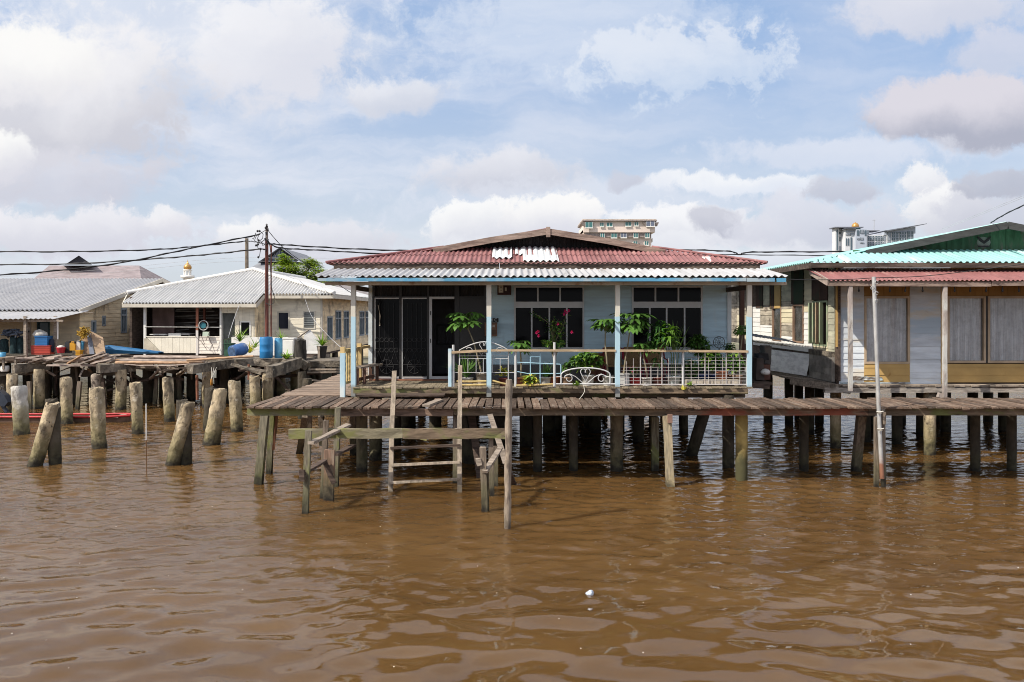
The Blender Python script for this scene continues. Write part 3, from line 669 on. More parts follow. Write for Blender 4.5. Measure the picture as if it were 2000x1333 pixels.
# tall bed-head panel straddling the second post
arcp = [(897.5, 751), (897.5, 684)] + [(lerp(897.5, 948, t), 684 - 16 * math.sin(t * math.pi / 2)) for t in (.2, .4, .6, .8, 1)] + [(lerp(948, 993, t), 668 + 16 * (1 - math.cos(t * math.pi / 2))) for t in (.3, .6, .8, 1)] + [(993, 751)]
tubes('railing_panel', IRONW, [{'r': .016, 'p': arcp}, [(885, 728), (1004, 728)], [(898, 695.5), (993, 695.5)], [(898, 701), (993, 701)]] +
      [[(p, 701), (p, 728)] for p in (914, 930, 944, 962, 977)] +
      [spiral(917, 686, 7.5, 3, 150, -200), spiral(975, 686, 7.5, 3, 30, 380), arc(941, 674, 4, 5, 200, -20), arc(951, 674, 4, 5, 200, -20), [(937, 675), (946, 690), (955, 675)], spiral(941, 689, 5, 2, 90, 380), spiral(951, 689, 5, 2, 90, -200)], .0085)
# pale blue gate lattice
tubes('railing_panel', IRONB, [[(1008, 708), (1094, 712)], [(1008, 726), (1030, 730), (1094, 730)], [(1036, 697), (1036, 749)], [(1055, 690), (1055, 752)], [(1095.5, 712), (1095.5, 732)], [(1036, 697.5), (1055, 697.5)]], .013)
# low white bed-head
lo = [(1096, 751), (1096, 732)] + [(1144 + 48 * math.cos(math.radians(a)), 733 - 14 * math.sin(math.radians(a))) for a in range(172, 5, -12)] + [(1191.5, 732), (1191.5, 751)]
tubes('railing_panel', IRONW, [{'r': .02, 'p': lo}, {'r': .02, 'p': [(1085, 750.5), (1203, 750.5)]}, [(1085, 736), (1096, 736)], [(1192, 738), (1203, 738)],
      spiral(1111, 740, 9, 4, 170, -190), [(1103, 735), (1113, 731), (1124, 736), (1138, 748)], spiral(1175, 740, 9, 4, 10, 370), [(1184, 735), (1174, 731), (1162, 736), (1148, 748)],
      arc(1139, 727, 5, 6, 200, -10), arc(1148, 727, 5, 6, 190, -20), [(1134, 728), (1143.5, 747), (1153, 728)]], .012)
# wire grid panels
gl_ = [{'r': .018, 'p': [(1211, 751.5), (1459, 751.5)]}, {'r': .016, 'p': [(1459, 690), (1459, 755)]}]
for px, rr, top in ((1224, .006, 706), (1237, .007, 700), (1251, .016, 688), (1271.5, .011, 715), (1285, .007, 720), (1293, .015, 688), (1306, .006, 700), (1319, .007, 692), (1350, .007, 700), (1364, .006, 690), (1377, .014, 689), (1384, .006, 700), (1398, .008, 690), (1411, .006, 692), (1418.5, .014, 690), (1432, .007, 692), (1445, .009, 690)):
    gl_.append({'r': rr, 'p': [(px, top), (px, 751)]})
for k in range(9):
    y_ = 698 + k * 6.6; x0_ = 1339 if k < 3 else 1212
    gl_.append({'r': .0052, 'p': [(x0_ if k != 2 else 1255, y_), (1459, y_ + .4)]})
tubes('railing_panel', mat('wire_pale', (.5, .47, .46), .5, .15, 5, stains=[((.3,.18,.11), .36, 6, (1,1,1))]), gl_)
# yellow baluster side railing
YEL = mat('paint_yellow_worn', (.58, .43, .2), .75, .18, 3, (1,1,1), .2, 14, 0, [((.42,.3,.16), .34, 3, (1,1,1))])
a_, b_ = Vector((X(674, DP_), DP_ + .05, 0)), Vector((-3.93, DW - .05, 0))
mb = MB(); mb.beam(a_ + Vector((0,0,2.93)), b_ + Vector((0,0,2.95)), .09, .07); mb.beam(a_ + Vector((0,0,2.12)), b_ + Vector((0,0,2.12)), .06, .06)
mb.build('handrail', YEL, house)
for t in (.06, .13, .2, .27, .34, .41, .48):
    q = a_.lerp(b_, t); mb = MB()
    mb.lathe((q.x, q.y, 2.15), [(.022, 0), (.03, .06), (.02, .1), (.034, .2), (.022, .3), (.03, .36), (.022, .42), (.034, .5), (.02, .6), (.03, .68), (.022, .75)], 8); mb.build('baluster', YEL, house)
q = a_.lerp(b_, .58); mb = MB(); mb.box(q.x - .06, q.y - .06, 1.95, q.x + .06, q.y + .06, 3.06); mb.build('railing_post', YEL, house)
mb = MB(); x = X(669.5, DP_); mb.box(x - .06, DP_ - .06, 1.72, x + .06, DP_ + .06, Z(690, DP_)); mb.build('railing_post', BLUEP, house)
mb = MB(); mb.box(x - .055, DP_ - .055, Z(690, DP_), x + .055, DP_ + .055, Z(678, DP_)); mb.build('post_cap', YEL, house)

# things on the wall
def onwall(name, label, cat, a, b, c, d): return thing(name, label, cat, (X((a+b)/2, DW), DW, Z(d, DW)))
t = onwall('meter_box', 'dark brown electricity meter board high on the blue wall', 'meter', 971, 998, 555, 577)
mb = MB(); mb.box(X(971.5, DW), DW - .05, Z(576.5, DW), X(998.5, DW), DW - .004, Z(554.8, DW)); mb.build('board', mat('board_maroon', (.05, .018, .015), .6), t)
mb = MB(); mb.box(X(974, DW), DW - .13, Z(572, DW), X(983, DW), DW - .05, Z(557, DW)); o = mb.build('meter', mat('meter_cream', (.62, .56, .47), .5), t)
mb = MB(); mb.box(X(976.3, DW), DW - .136, Z(562.3, DW), X(981, DW), DW - .129, Z(560.8, DW)); mb.box(X(978, DW), DW - .136, Z(569, DW), X(979.5, DW), DW - .129, Z(567, DW)); mb.build('dial', BLACKP, o)
mb = MB(); mb.box(X(986, DW), DW - .09, Z(569, DW), X(989.5, DW), DW - .05, Z(562, DW)); mb.build('switch', mat('meter_cream', (.6, .5, .4)), t)
def text(par, body, x, y, z, size, m, name='lettering'):
    cu = bpy.data.curves.new(name, 'FONT'); cu.body = body; cu.size = size; cu.extrude = .002; cu.align_x = 'CENTER'; cu.align_y = 'CENTER'; cu.materials.append(m)
    tmp = bpy.data.objects.new('tmp', cu); COL.objects.link(tmp); me = bpy.data.meshes.new_from_object(tmp.evaluated_get(bpy.context.evaluated_depsgraph_get())); bpy.data.objects.remove(tmp)
    me.materials.clear(); me.materials.append(m); o = bpy.data.objects.new(name, me); COL.objects.link(o); o.parent = par; o.rotation_euler = (math.pi / 2, 0, 0); o.location = Vector((x, y, z)) - par.location; return o
t = onwall('house_number_sign', 'small black house number plate above the brown mailbox', 'sign', 950, 974, 622, 629)
mb = MB(); mb.box(X(946, DW), DW - .025, Z(629.4, DW), X(973.6, DW), DW - .003, Z(621.8, DW)); mb.build('plate', BLACKP, t)
text(t, '138 C', X(961, DW), DW - .03, Z(625.6, DW), .115, INK)
t = onwall('mailbox', 'brown wooden mailbox on the blue wall partly hidden by a veranda post', 'mailbox', 950, 972, 630, 657)
BOXM = mat('box_brown', (.23, .125, .085), .8, .2)
mb = MB(); mb.box(X(947, DW), DW - .14, Z(656.5, DW), X(971, DW), DW - .004, Z(631, DW)); mb.build('box', BOXM, t)
mb = MB(); mb.box(X(946.5, DW), DW - .155, Z(632, DW), X(971.8, DW), DW - .003, Z(629.8, DW)); mb.build('lid', mat('box_brown_dark', (.13, .085, .06), .8), t)
mb = MB(); mb.box(X(950, DW), DW - .147, Z(653.5, DW), X(969.3, DW), DW - .139, Z(644.5, DW)); mb.build('door', mat('box_brown_dark', (.13, .085, .06), .8), t)
text(t, 'BOX', X(960, DW), DW - .144, Z(637.5, DW), .10, INK)
# cord hanging by the door
mb = MB(); mb.tube([P(738.5, 596, DW - .12), P(741, 610, DW - .12), P(742.5, 618, DW - .11), P(741.5, 628, DW - .12)], [.008, .006, .02, .008], 6); mb.tube([P(741.5, 628, DW - .12), P(742, 637, DW - .12)], [.008, .022], 6)
solo('hanging_cord', mb, mat('cord_beige', (.5, .42, .32), .9), 'knotted beige cord hanging beside the dark sliding door', 'cord')
# bench
t = thing('bench', 'brown wooden bench at the left end of the veranda', 'bench', (X(718, 21.3), 21.3, ZD))
mb = MB(); mb.beam((X(695, 21), 20.95, 2.46), (X(737, 22), 22.1, 2.48), .3, .04, jit=.004, n=2); mb.build('seat', W_GREY, t)
for x, y in ((X(700, 21), 20.85), (X(711, 21), 21.05), (X(724, 22), 22.0), (X(734.5, 22), 22.15)):
    mb = MB(); mb.box(x - .04, y - .04, ZD, x + .04, y + .04, 2.45); mb.build('leg', mat('wood_redbrown', (.13, .07, .05), .85, .3, 3, (6,6,1)), t)
mb = MB(); mb.beam((X(702, 21), 20.9, 2.17), (X(730, 22), 22.05, 2.17), .04, .08); mb.build('stretcher', mat('wood_redbrown', (.13, .07, .05)), t)
# fan leaning on the wall
t = thing('fan_guard', 'round wire fan guard leaning on the blue wall behind the railing', 'fan', P(1404, 690, 22.2))
mb = MB(); c = P(1404.5, 669, 22.2); 
for rr in (.155, .105, .05): mb.tube([c + Vector((rr * math.cos(a * math.pi / 12), -.03 * (1 - rr / .16), rr * math.sin(a * math.pi / 12))) for a in range(25)], .009 if rr > .15 else .004, 5)
for k in range(10): mb.tube([c + Vector((0, -.03, 0)), c + Vector((.155 * math.cos(k * math.pi / 5), 0, .155 * math.sin(k * math.pi / 5)))], .004, 4)
mb.build('guard', IRONK, t)
mb = MB(); mb.tube([c - Vector((0, 0, .155)), Vector((c.x, c.y, ZD))], .015, 6); mb.build('stand', IRONK, t)

# ================================================================ the boardwalk
walk = thing('boardwalk', 'long boardwalk of worn planks in front of the houses', 'boardwalk', (3, 19.3, 0))
mb = MB(); x = -5.95
DF_, DB_ = 18.32, 20.22
while x < 17.5:
    w = R.uniform(.165, .2); f = DF_ + R.uniform(-.05, .05); b = DB_ + R.uniform(-.08, .1) + (.45 if x < -4.1 else 0)
    if not (-2.2 < x < -1.9): 
        s = R.uniform(-.018, .018); z = ZW + R.uniform(-.012, .008)
        mb.beam((x + w/2 - s, f, z - .022), (x + w/2 + s, b, z - .022 + R.uniform(-.012, .012)), w - R.uniform(.014, .045), .042, jit=.005, n=3)
    x += w
mb.build('decking', W_PLANK, walk)
mb = MB(); y = 20.72
while y < 31:
    w = R.uniform(.15, .2); mb.beam((-5.86 + R.uniform(-.03, .03), y + w/2, ZW + .005 + R.uniform(-.01, .008)), (-4.05 + R.uniform(-.2, .1), y + w/2 + R.uniform(-.02, .02), ZW + .002), .042, w - .012, up=(0, 1, 0), jit=.004, n=3); y += w
mb.build('decking_side', W_PLANKX, walk)
def wbeam(a, b, m, dz=0, nm='beam'):
    q = MB(); q.beam((a, 18.53, ZW - .135 + dz), (b, 18.53, ZW - .14 + dz), .07, .17, jit=.006, n=10); q.build(nm, m, walk)
RUSTB = mat('wood_beam_red', (.19, .125, .085), .88, .35, 2, (1.2, 8, 8), .5, 9, .25, [((.25,.075,.045), .45, 1.2, (.7,2,2)), ((.07,.05,.04), .4, 2, (.9,5,5)), ((.17,.18,.06), .3, 1.1, (1,2,2))])
wbeam(-5.98, X(660, 18.4), W_GREEN); wbeam(X(660.5, 18.4), X(885, 18.4), mat('wood_beam_brown', (.23, .155, .115), .88, .3, 2, (1.2,8,8), .5, 9, 0, [((.1,.07,.05), .42, 2, (.7,4,4)), ((.3,.24,.19), .36, 2.5, (.6,4,4))]), -.012); wbeam(X(886, 18.4), X(1302, 18.4), W_BEAM); wbeam(X(1303, 18.4), X(1700, 18.4), RUSTB, .004); wbeam(X(1701, 18.4), 17.6, W_BEAM, .002)
mb = MB(); mb.beam((-5.7, 20.05, ZW - .13), (17.6, 20.05, ZW - .13), .07, .15); mb.beam((-5.75, 20.5, ZW - .1), (-5.75, 31, ZW - .1), .07, .14); mb.beam((-4.3, 20.5, ZW - .1), (-4.3, 31, ZW - .1), .07, .14)
mb.build('bearer', W_DARK, walk)
def wp(px0, py0, px1, py1, D0, D1, w, m, nm='pile'):
    q = MB(); timber(q, px0, py0, px1, py1 + 9, D0, D1, w); q.build(nm, m, walk)
wp(517.5, 812, 504.5, 946, 18.5, 18.5, .16, W_POSTG); wp(531.5, 812, 525.5, 925, 19.5, 19.7, .13, W_POSTG); wp(541, 812, 534, 870, 19.0, 19.3, .06, mat('wood_rusty', (.2, .09, .05)))
wp(596, 812, 584.5, 877, 21.6, 22.6, .17, W_POST); wp(605.5, 812, 604, 882, 21.3, 21.8, .10, W_POST); wp(627, 812, 629, 860, 22.6, 22.8, .14, W_POST)
wp(1302.5, 812, 1309.5, 951, 18.38, 18.3, .17, mat('wood_post_yellowed', (.36, .30, .2), .9, .25, 3, (8,8,1), .6, 9, .2, [((.2,.18,.14), .42, 1.4, (2,2,.6)), ((.5,.4,.2), .36, 1.2, (1,1,.5))], [(-.05, .3, (.05,.045,.03), .85)]))
wp(1682, 812, 1671.5, 918, 19.6, 20.1, .19, W_POST); wp(889.5, 812, 889, 945, 18.7, 18.6, .105, W_POST); wp(921, 812, 940, 935, 19.8, 19.3, .18, W_DARK); wp(689, 812, 690, 885, 22, 22.5, .16, W_POST)
for px, D in ((1816, 22.35), (1905, 20.1), (1976, 20.1), (1570, 20.1), (1050, 20.1), (1120, 20.1), (600, 27), (590, 30)):
    q = MB(); x = X(px, D); pile(q, x, D, x, D, ZW - .06, .155 if D > 22 else .11, int(px), broken=0, rough=.05); q.build('pile', CONC if px == 1816 else CONC_D, walk)
mb = MB(); mb.beam((X(838, 19), 18.28, ZW + .03), (X(856, 19), 19.5, ZW + .03), .17, .045); solo('loose_plank', mb, W_GREY, 'loose grey plank lying across the boardwalk boards right of the ladder', 'plank')
mb = MB(); mb.box(X(1304, 18.3) - .005, 18.24, Z(826, 18.3), X(1312.5, 18.3), 18.3, Z(809, 18.3)); mb.build('cleat', mat('wood_pinkish', (.27, .16, .12), .85), walk)

# ---------------------------------------------------------------- broken landing stage in front
land = thing('landing_stage', 'broken mossy timber landing stage in front of the boardwalk', 'jetty', (X(780, 16.8), 16.8, 0))
def lt(px0, py0, px1, py1, D0, D1, w, m, nm='post', d=None, under=0):
    q = MB(); timber(q, px0, py0, px1, py1 + under, D0, D1, w, d); q.build(nm, m, land)
U_ = 14
lt(602.5, 842, 596, 1001, 15.85, 15.85, .115, W_POSTG, under=U_)
lt(644, 879, 641.5, 976, 16.95, 16.95, .205, mat('wood_post_brown', (.25, .16, .115), .9, .3, 3, (8,8,1), .6, 9, .3, [((.32,.26,.2), .4, 1.6, (2,2,.5))], TIDE), under=U_, d=.12)
lt(660, 796, 654.5, 950, 18.25, 18.25, .125, W_POSTG, under=U_)
lt(637, 821, 629, 971, 17.15, 17.15, .10, W_POST, under=U_)
lt(943, 874, 947, 999, 15.95, 15.95, .12, W_POST, under=U_); lt(951, 925, 952.5, 998, 16.0, 16.0, .07, W_POST, under=U_)
lt(958.5, 843, 961, 967, 17.3, 17.3, .10, W_POST, under=U_); lt(968, 871, 968, 950, 18.25, 18.25, .10, W_POST, under=U_)
q = MB(); q.beam(P(565, 848, 17.25), P(786, 846.5, 17.2), .06, .205, jit=.01, n=8); q.build('crossbeam', W_GREEN, land)
q = MB(); q.beam(P(786.5, 847.5, 17.2), P(989, 847, 17.15), .055, .215, jit=.012, n=8); q.build('crossbeam', W_BEAM, land)
lt(607, 866, 681, 830, 15.75, 17.9, .125, W_GREY, 'brace', .05); lt(588, 926, 634, 900, 15.75, 16.8, .135, W_DARK, 'brace', .05); lt(655, 889, 690, 870, 17.2, 18.6, .14, W_DARK, 'brace', .05)
lt(633, 900, 653, 945, 16.82, 16.84, .10, W_DARK, 'brace', .03)
lt(947, 922, 977, 876, 15.85, 17.2, .11, W_GREY, 'brace', .05); lt(957, 809, 988, 905, 18.2, 17.8, .12, W_GREY, 'brace', .05); lt(988, 905, 1004, 946, 17.8, 18.4, .11, W_DARK, 'brace', .05)
lt(934, 896, 937, 909, 15.9, 15.9, .10, W_GREY, 'cleat', .08); lt(590, 918, 589.5, 940, 15.72, 15.72, .1, W_DARK, 'cleat', .06)

lad = thing('ladder', 'pale wooden ladder with a snapped top rung standing in the water', 'ladder', (X(830, 17.8), 17.8, 0))
def ll(a, b, c, d, D0, D1, w, m, nm, dd=.05):
    q = MB(); timber(q, a, b, c, d, D0, D1, w, dd, .004); q.build(nm, m, lad)
DLt, DLb = 18.2, 17.75
def DL(py): return lerp(DLt, DLb, (py - 725) / 235)
ll(770.5, 725, 766.5, 815, DL(725), DL(815), .10, W_LADDER, 'rail', .055); ll(766, 812, 762.5, 968, DL(815) - .02, DL(968), .10, W_LADDER, 'rail', .055)
ll(898.5, 714, 898, 815, DL(714), DL(815), .095, W_LADDER, 'rail', .055); ll(897.5, 812, 898, 972, DL(815) - .02, DL(972), .10, W_LADDER, 'rail', .055)
ll(767, 844, 834, 859, DL(844) - .05, DL(858) - .08, .075, mat('wood_ladder_mossy', (.34,.32,.14), .85, .3, 3, (2,5,5)), 'rung'); ll(837, 851, 899, 838, DL(851) - .09, DL(838) - .05, .08, W_LADDER, 'rung')
ll(762, 876, 899, 870, DL(876) - .055, DL(870) - .055, .07, W_DARK, 'rung'); ll(763, 909, 898, 903, DL(909) - .055, DL(903) - .055, .075, W_LADDER, 'rung'); ll(762, 943, 898, 936, DL(943) - .055, DL(936) - .055, .07, W_LADDER, 'rung')
mb = MB(); a, b = P(994, 742, 14.75), P(991, 1040, 14.72); k = 14
mb.tube([a.lerp(b, i / k) + Vector((R.uniform(-.006, .006), 0, 0)) for i in range(k + 1)], [(.062 + .006 * math.sin(i * 1.7)) * (.92 if i == 0 else 1) for i in range(k + 1)], 12)
solo('mooring_pole', mb, mat('wood_round_pole', (.29, .235, .18), .9, .28, 3, (6,6,1.4), .7, 10, 0, [((.13,.1,.08), .4, 2.4, (3,3,1)), ((.42,.37,.31), .36, 3, (3,3,1))], [(0, .35, (.07,.055,.04), .75)]), 'thick round grey pole standing in the water at the broken landing stage', 'pole')
# ================================================================ the patched house on the right
DR = 22.5; XS = 8.93  # house scaled about the camera to sit deeper; constants below carry the scaling
rh = thing('patched_house', 'patched wooden house with a teal roof, red awning and curtained windows', 'house', (13.4, 26, 0))
RX = 19.1
def rx(px): return X(px, DR)
def rz(py): return Z(py, DR)
GREYB = mat('siding_worn_grey', (.66, .71, .76), .8, .12, 1.5, (.8,.8,4), .25, 14, .10, [((.68,.64,.56), .42, 1.1, (.6,1,2)), ((.26,.24,.22), .28, 2.2, (1,1,3)), ((.52,.62,.70), .40, .9, (.5,1,2))])
OCH = mat('paint_ochre', (.52, .34, .125), .75, .1, 1.5, (1,1,1), .15, 16, .05, [((.36,.2,.06), .3, 2.5, (2,2,1))])
OCHD = mat('paint_ochre_dark', (.34, .19, .06), .8, .12, 1.5, (1,1,1), .15, 16, .08)
w1 = (rx(1687), rx(1776), rz(711), rz(579)); w2 = (rx(1849), rx(1924), rz(709), rz(579)); w3 = (rx(1928), rx(2016), rz(709), rz(579))
w4 = (rx(2090), rx(2180), rz(709), rz(579))
zt = rz(524); zb = rz(752)
for xa, xb in ((rx(1638), w1[0]), (w1[1], rx(1842)), (w3[1] + .5, RX)): mb = MB(); siding(mb, 'x', xa, xb, zb, zt, DR, -1, .176, [w4], th=.02); mb.build('front_wall', GREYB, rh)

for xa, xb in ((w1[0], w1[1]), (rx(1842.5), w3[1] + .5)): mb = MB(); vboards(mb, 'x', xa, xb, rz(578), zt, DR, -1, .175, th=.03); mb.build('wall_panel', OCHD, rh)
for xa, xb in ((w1[0], w1[1]), (rx(1842.5), w3[1] + .5)): mb = MB(); siding(mb, 'x', xa, xb, rz(747), rz(711), DR, -1, .2, th=.026); mb.build('wall_panel', OCH, rh)
PEEL = mat('paint_peeling', (.40, .42, .42), .9, .3, 3, (1,1,3), .6, 8, .2, [((.16,.13,.11), .46, 3, (.7,1,3)), ((.46,.58,.62), .38, 2, (1,1,2))])
mb = MB(); mb.box(rx(1640), DR - .045, rz(752), rx(1777), DR - .002, rz(746.5)); mb.beam((rx(1662), DR - .05, rz(738)), (rx(1722), DR - .05, rz(740)), .03, .09, jit=.012, n=12); mb.build('wall_patch', PEEL, rh)
mb = MB(); mb.box(rx(1632), DR - .05, rz(678), rx(1637.5), DR, zt); mb.box(rx(1836.5), DR - .035, rz(750), rx(1842), DR, zt); mb.build('corner_trim', OCH, rh)
mb = MB(); mb.box(XS, DR + .005, zb, w1[0], DR + .08, zt); mb.box(w1[1], DR + .005, zb, w2[0], DR + .08, zt); mb.box(w1[0], DR + .005, zb, w1[1], DR + .08, w1[2]); mb.box(w1[0], DR + .005, w1[3], w1[1], DR + .08, zt)
mb.box(w2[0], DR + .005, zb, w3[1], DR + .08, w2[2]); mb.box(w2[0], DR + .005, w2[3], w3[1], DR + .08, zt); mb.box(w3[1], DR + .005, zb, RX, DR + .08, zt); mb.build('wall_core', W_DARK, rh)
TAN = mat('frame_tan', (.5, .38, .26), .7, .12, 3)
NETC = mat('curtain_net', (.88, .87, .90), .95, .22, 4, (7, 7, .25), .3, 9, 0, [((.85,.84,.86), .40, 3, (9,9,.3)), ((.5,.47,.48), .34, 2.5, (5,5,.4))])
def curtain(par, axis, a0, a1, z0, z1, pl, out, m, per=.14, amp=.055, name='curtain'):
    q = MB(); n = int((a1 - a0) / .02); lo, hi = [], []
    ph = R.uniform(0, 9)
    for i in range(n + 1):
        a = a0 + (a1 - a0) * i / n; d = amp * (math.sin(a / per * 6.283 + ph + 1.2 * math.sin(a * 5 + ph)) * .7 + .5 * math.sin(a * 31 + ph))
        d2 = d * .6
        lo.append((a, pl + d, z0) if axis == 'x' else (pl + d, a, z0)); hi.append((a, pl + d2, z1) if axis == 'x' else (pl + d2, a, z1))
    q.strip(lo, hi); return q.build(name, m, par)
CLEARG = bpy.data.materials.new('glass_clear_dusty'); CLEARG.use_nodes = True
_t = CLEARG.node_tree; _t.nodes.clear(); _o = nd(_t, 'ShaderNodeOutputMaterial'); _g = nd(_t, 'ShaderNodeBsdfGlossy', {'Roughness': .06})
_tr = nd(_t, 'ShaderNodeBsdfTransparent', {0: (.99, .99, .99, 1)}); _lw = nd(_t, 'ShaderNodeFresnel', {0: 1.45})
_mx = nd(_t, 'ShaderNodeMixShader', {0: _lw.outputs[0], 1: _tr.outputs[0], 2: _g.outputs[0]}); _df = nd(_t, 'ShaderNodeBsdfDiffuse', {0: (.6,.58,.57,1)})
_pn = nz(_t, nd(_t, 'ShaderNodeNewGeometry').outputs['Position'], 3.5, 8, .7)
_t.links.new(nd(_t, 'ShaderNodeMixShader', {0: ramp(_t, _pn, .35, .75, .03, .16), 1: _mx.outputs[0], 2: _df.outputs[0]}).outputs[0], _o.inputs[0])
for w in (w1, w2, w3, w4):
    f = window(rh, 'x', *w, DR, -1, fm=TAN, pm=CLEARG, w=.06, dp=.045)
    c = curtain(rh, 'x', w[0] + .05, w[1] - .05, w[2] + .04, w[3] - .04, DR + .10, -1, NETC, .21)
mb = MB(); mb.box(w2[1] + .002, DR - .03, w2[2], w3[0] - .002, DR + .05, w2[3]); mb.build('mullion', ALUK, rh)
mb = MB(); mb.box(XS, DR + .3, zb, RX, DR + .34, zt); mb.build('room_partition', mat('room_dim', (.22, .21, .22), .9), rh)
# side wall
mb = MB()
def sd(px): return F * XS / (px - CX)
def sz(py, px): return CZ - (py - HY) * sd(px) / F
# pale boards, patched with many colours; windows towards the main house
CRY = mat('siding_side_cream', (.66, .59, .42), .8, .1, 1.5, (.8,.8,4), .2, 14, .10, [((.5,.45,.38), .34, 1.3, (1,1,1.5))])
WHS = mat('siding_side_white', (.80, .79, .76), .75, .06, 1.5, (.8,.8,4), .15, 14, .05)
WTH = mat('siding_side_weathered', (.36, .32, .26), .9, .3, 2, (1,1,5), .4, 10, .35, [((.14,.11,.09), .38, 2, (1,1,2))])
OLV = mat('siding_side_olive', (.44, .43, .33), .85, .2, 2, (1,1,4), .3, 12, .15, [((.5,.47,.36), .4, 1.6, (1,1,2))])
def sw(pa, pb): return sorted((sd(pa), sd(pb)))
o1 = (*sw(1510, 1527), sz(666, 1518), sz(600, 1518)); o2 = (*sw(1550, 1571), sz(670, 1560), sz(595, 1560)); o3 = (*sw(1588, 1617), sz(676, 1602), sz(588, 1602))
ops = [o1, o2, o3]
def side(ya, yb, z0, z1, m, bh=.17):
    q = MB(); siding(q, 'y', ya, yb, z0, z1, XS, -1, bh, ops, th=.015); q.build('side_wall', m, rh)
tz = 5.27
side(*sw(1619, 1631), 2.69, tz, OLV); side(*sw(1571.5, 1589), 2.69, 3.9, WHS); side(*sw(1571.5, 1589), 3.9, tz, CRY); side(*sw(1590, 1618), 2.69, 3.05, CRY)
side(*sw(1527.5, 1549), 2.69, 3.12, WHS); side(*sw(1527.5, 1549), 3.12, 3.55, WTH); side(*sw(1527.5, 1549), 3.55, 4.0, CRY); side(*sw(1527.5, 1549), 4.0, 4.25, WTH); side(*sw(1527.5, 1549), 4.25, tz, OLV)
side(*sw(1549.5, 1571), 2.69, 3.0, WHS); side(*sw(1509, 1527), 2.69, 3.0, WHS); side(*sw(1486, 1508.5), 2.69, 3.45, WHS); side(*sw(1486, 1508.5), 3.45, 4.15, WTH); side(*sw(1486, 1508.5), 4.15, tz, OLV)
side(*sw(1470, 1485.5), 2.69, 4.1, WHS); side(*sw(1440, 1469.5), 2.69, 3.8, CRY); side(*sw(1440, 1469.5), 3.8, tz, WTH); side(*sw(1400, 1439.5), 2.69, tz, WTH)
mb = MB(); yv = sw(1440, 1632); 
mb.box(XS + .002, yv[0] - .2, 2.0, XS + .06, o3[0], tz); mb.box(XS + .002, o3[1], 2.0, XS + .06, o2[0], tz); mb.box(XS + .002, o2[1], 2.0, XS + .06, o1[0], tz); mb.box(XS + .002, o1[1], 2.0, XS + .06, 32, tz)
for o in ops: mb.box(XS + .002, o[0], 2.0, XS + .06, o[1], o[2]); mb.box(XS + .002, o[0], o[3], XS + .06, o[1], tz)
mb.build('side_wall_core', W_DARK, rh)
RIBM = mat('sheet_rust_green', (.06, .035, .026), .7, .3, 2, (1,1,.4), .2, 14, 0, [((.035,.06,.035), .45, 1.1, (1,1,.5)), ((.14,.07,.035), .35, 2.5, (1,1,.5))])
for pa, pb, zlo in ((1588, 1619, o3[3] + .03), (1548, 1572, o2[3] + .02), (1506, 1514, 4.0), (1478, 1492, 4.05)):
    y0, y1 = sw(pa, pb); q = MB(); q.corr((XS - .04, y0, zlo), (0,1,0), (0,0,1), 0, y1 - y0, lambda u: 0, lambda u: tz - zlo - .05, .09, .014); q.build('corrugated_panel', RIBM, rh)
y0, y1 = sw(1515, 1526); mb = MB(); mb.box(XS - .05, y0, 4.02, XS - .012, y1, tz); mb.build('wall_panel', OCH, rh)
BLC = mat('curtain_blue', (.38, .58, .82), .95, .3, 4, (6,6,.3), .2, 9, 0, [((.34,.4,.46), .34, 4, (8,8,.4))])
for o in (o1, o2):
    window(rh, 'y', *o, XS, -1, fm=mat('frame_brown', (.30, .19, .13), .8), pm=CLEARG, w=.05, dp=.04); curtain(rh, 'y', o[0] + .05, o[1] - .05, o[2] + .04, o[3] - .04, XS + .085, -1, BLC, .12, .02)
mb = MB(); mb.box(XS + .3, 22.9, 2, XS + .34, 32, tz); mb.build('room_partition', mat('room_dim', (.22, .21, .22), .9), rh)
SHUT = mat('shutter_green', (.30, .36, .24), .8, .2, 2, (1,1,.5), .2, 12, 0, [((.45,.40,.3), .38, 2, (2,2,.5))])
window(rh, 'y', *o3, XS, -1, fm=SHUT, pm=GLASS, w=.05, dp=.03)
for k, t in enumerate((.05, .30, .52, .78)):
    y = lerp(o3[1], o3[0], t); q = MB(); q.beam((XS - .05, y, (o3[2]+o3[3])/2), (XS - .17, y - .06, (o3[2]+o3[3])/2), .035, o3[3] - o3[2] - .1, up=(0,0,1)); q.build('shutter', SHUT if k != 2 else mat('shutter_rusty', (.38,.28,.19), .8, .25, 2), rh)
# lower skirt: sagging grey boards and blockwork
mb = MB()
ya, yb = sw(1503, 1585)
for k in range(4):
    z0 = 1.99 + k * .179
    xo = XS - .16 + .03 * k; mb.beam((xo + .02, ya, z0 + .08 - .02 * k), (xo, yb, z0 - .0), .02, .175, up=(.2,0,1), jit=.003, n=2)
mb.build('skirt_boards', mat('boards_grey', (.88, .88, .90), .85, .2, 2, (1,1,4), .2, 12, .12, [((.22,.21,.21), .3, 2, (1,1,2))]), rh)
BLK = mat('blockwork', (.27, .25, .225), .95, .3, 3, bump=.7, bsc=12, isl=.2)
mb = MB(); ya, yb = sw(1586, 1631)
z = 1.96; r = 0
while z < 2.62:
    y = ya - (.2 if r % 2 else 0)
    while y < yb:
        s, e = max(y, ya), min(y + .4, yb)
        if e - s > .05: mb.box(XS - .1 + R.uniform(-.004, .004), s + .006, z + .006, XS - .002, e - .006, z + .179)
        y += .4
    z += .187; r += 1
mb.box(XS - .09, ya, 1.96, XS - .004, yb, 2.64); mb.build('block_wall', BLK, rh)
mb = MB(); mb.box(XS - .11, ya, 2.646, XS - .002, yb, 2.79); mb.build('wall_cap', CONC_B, rh)
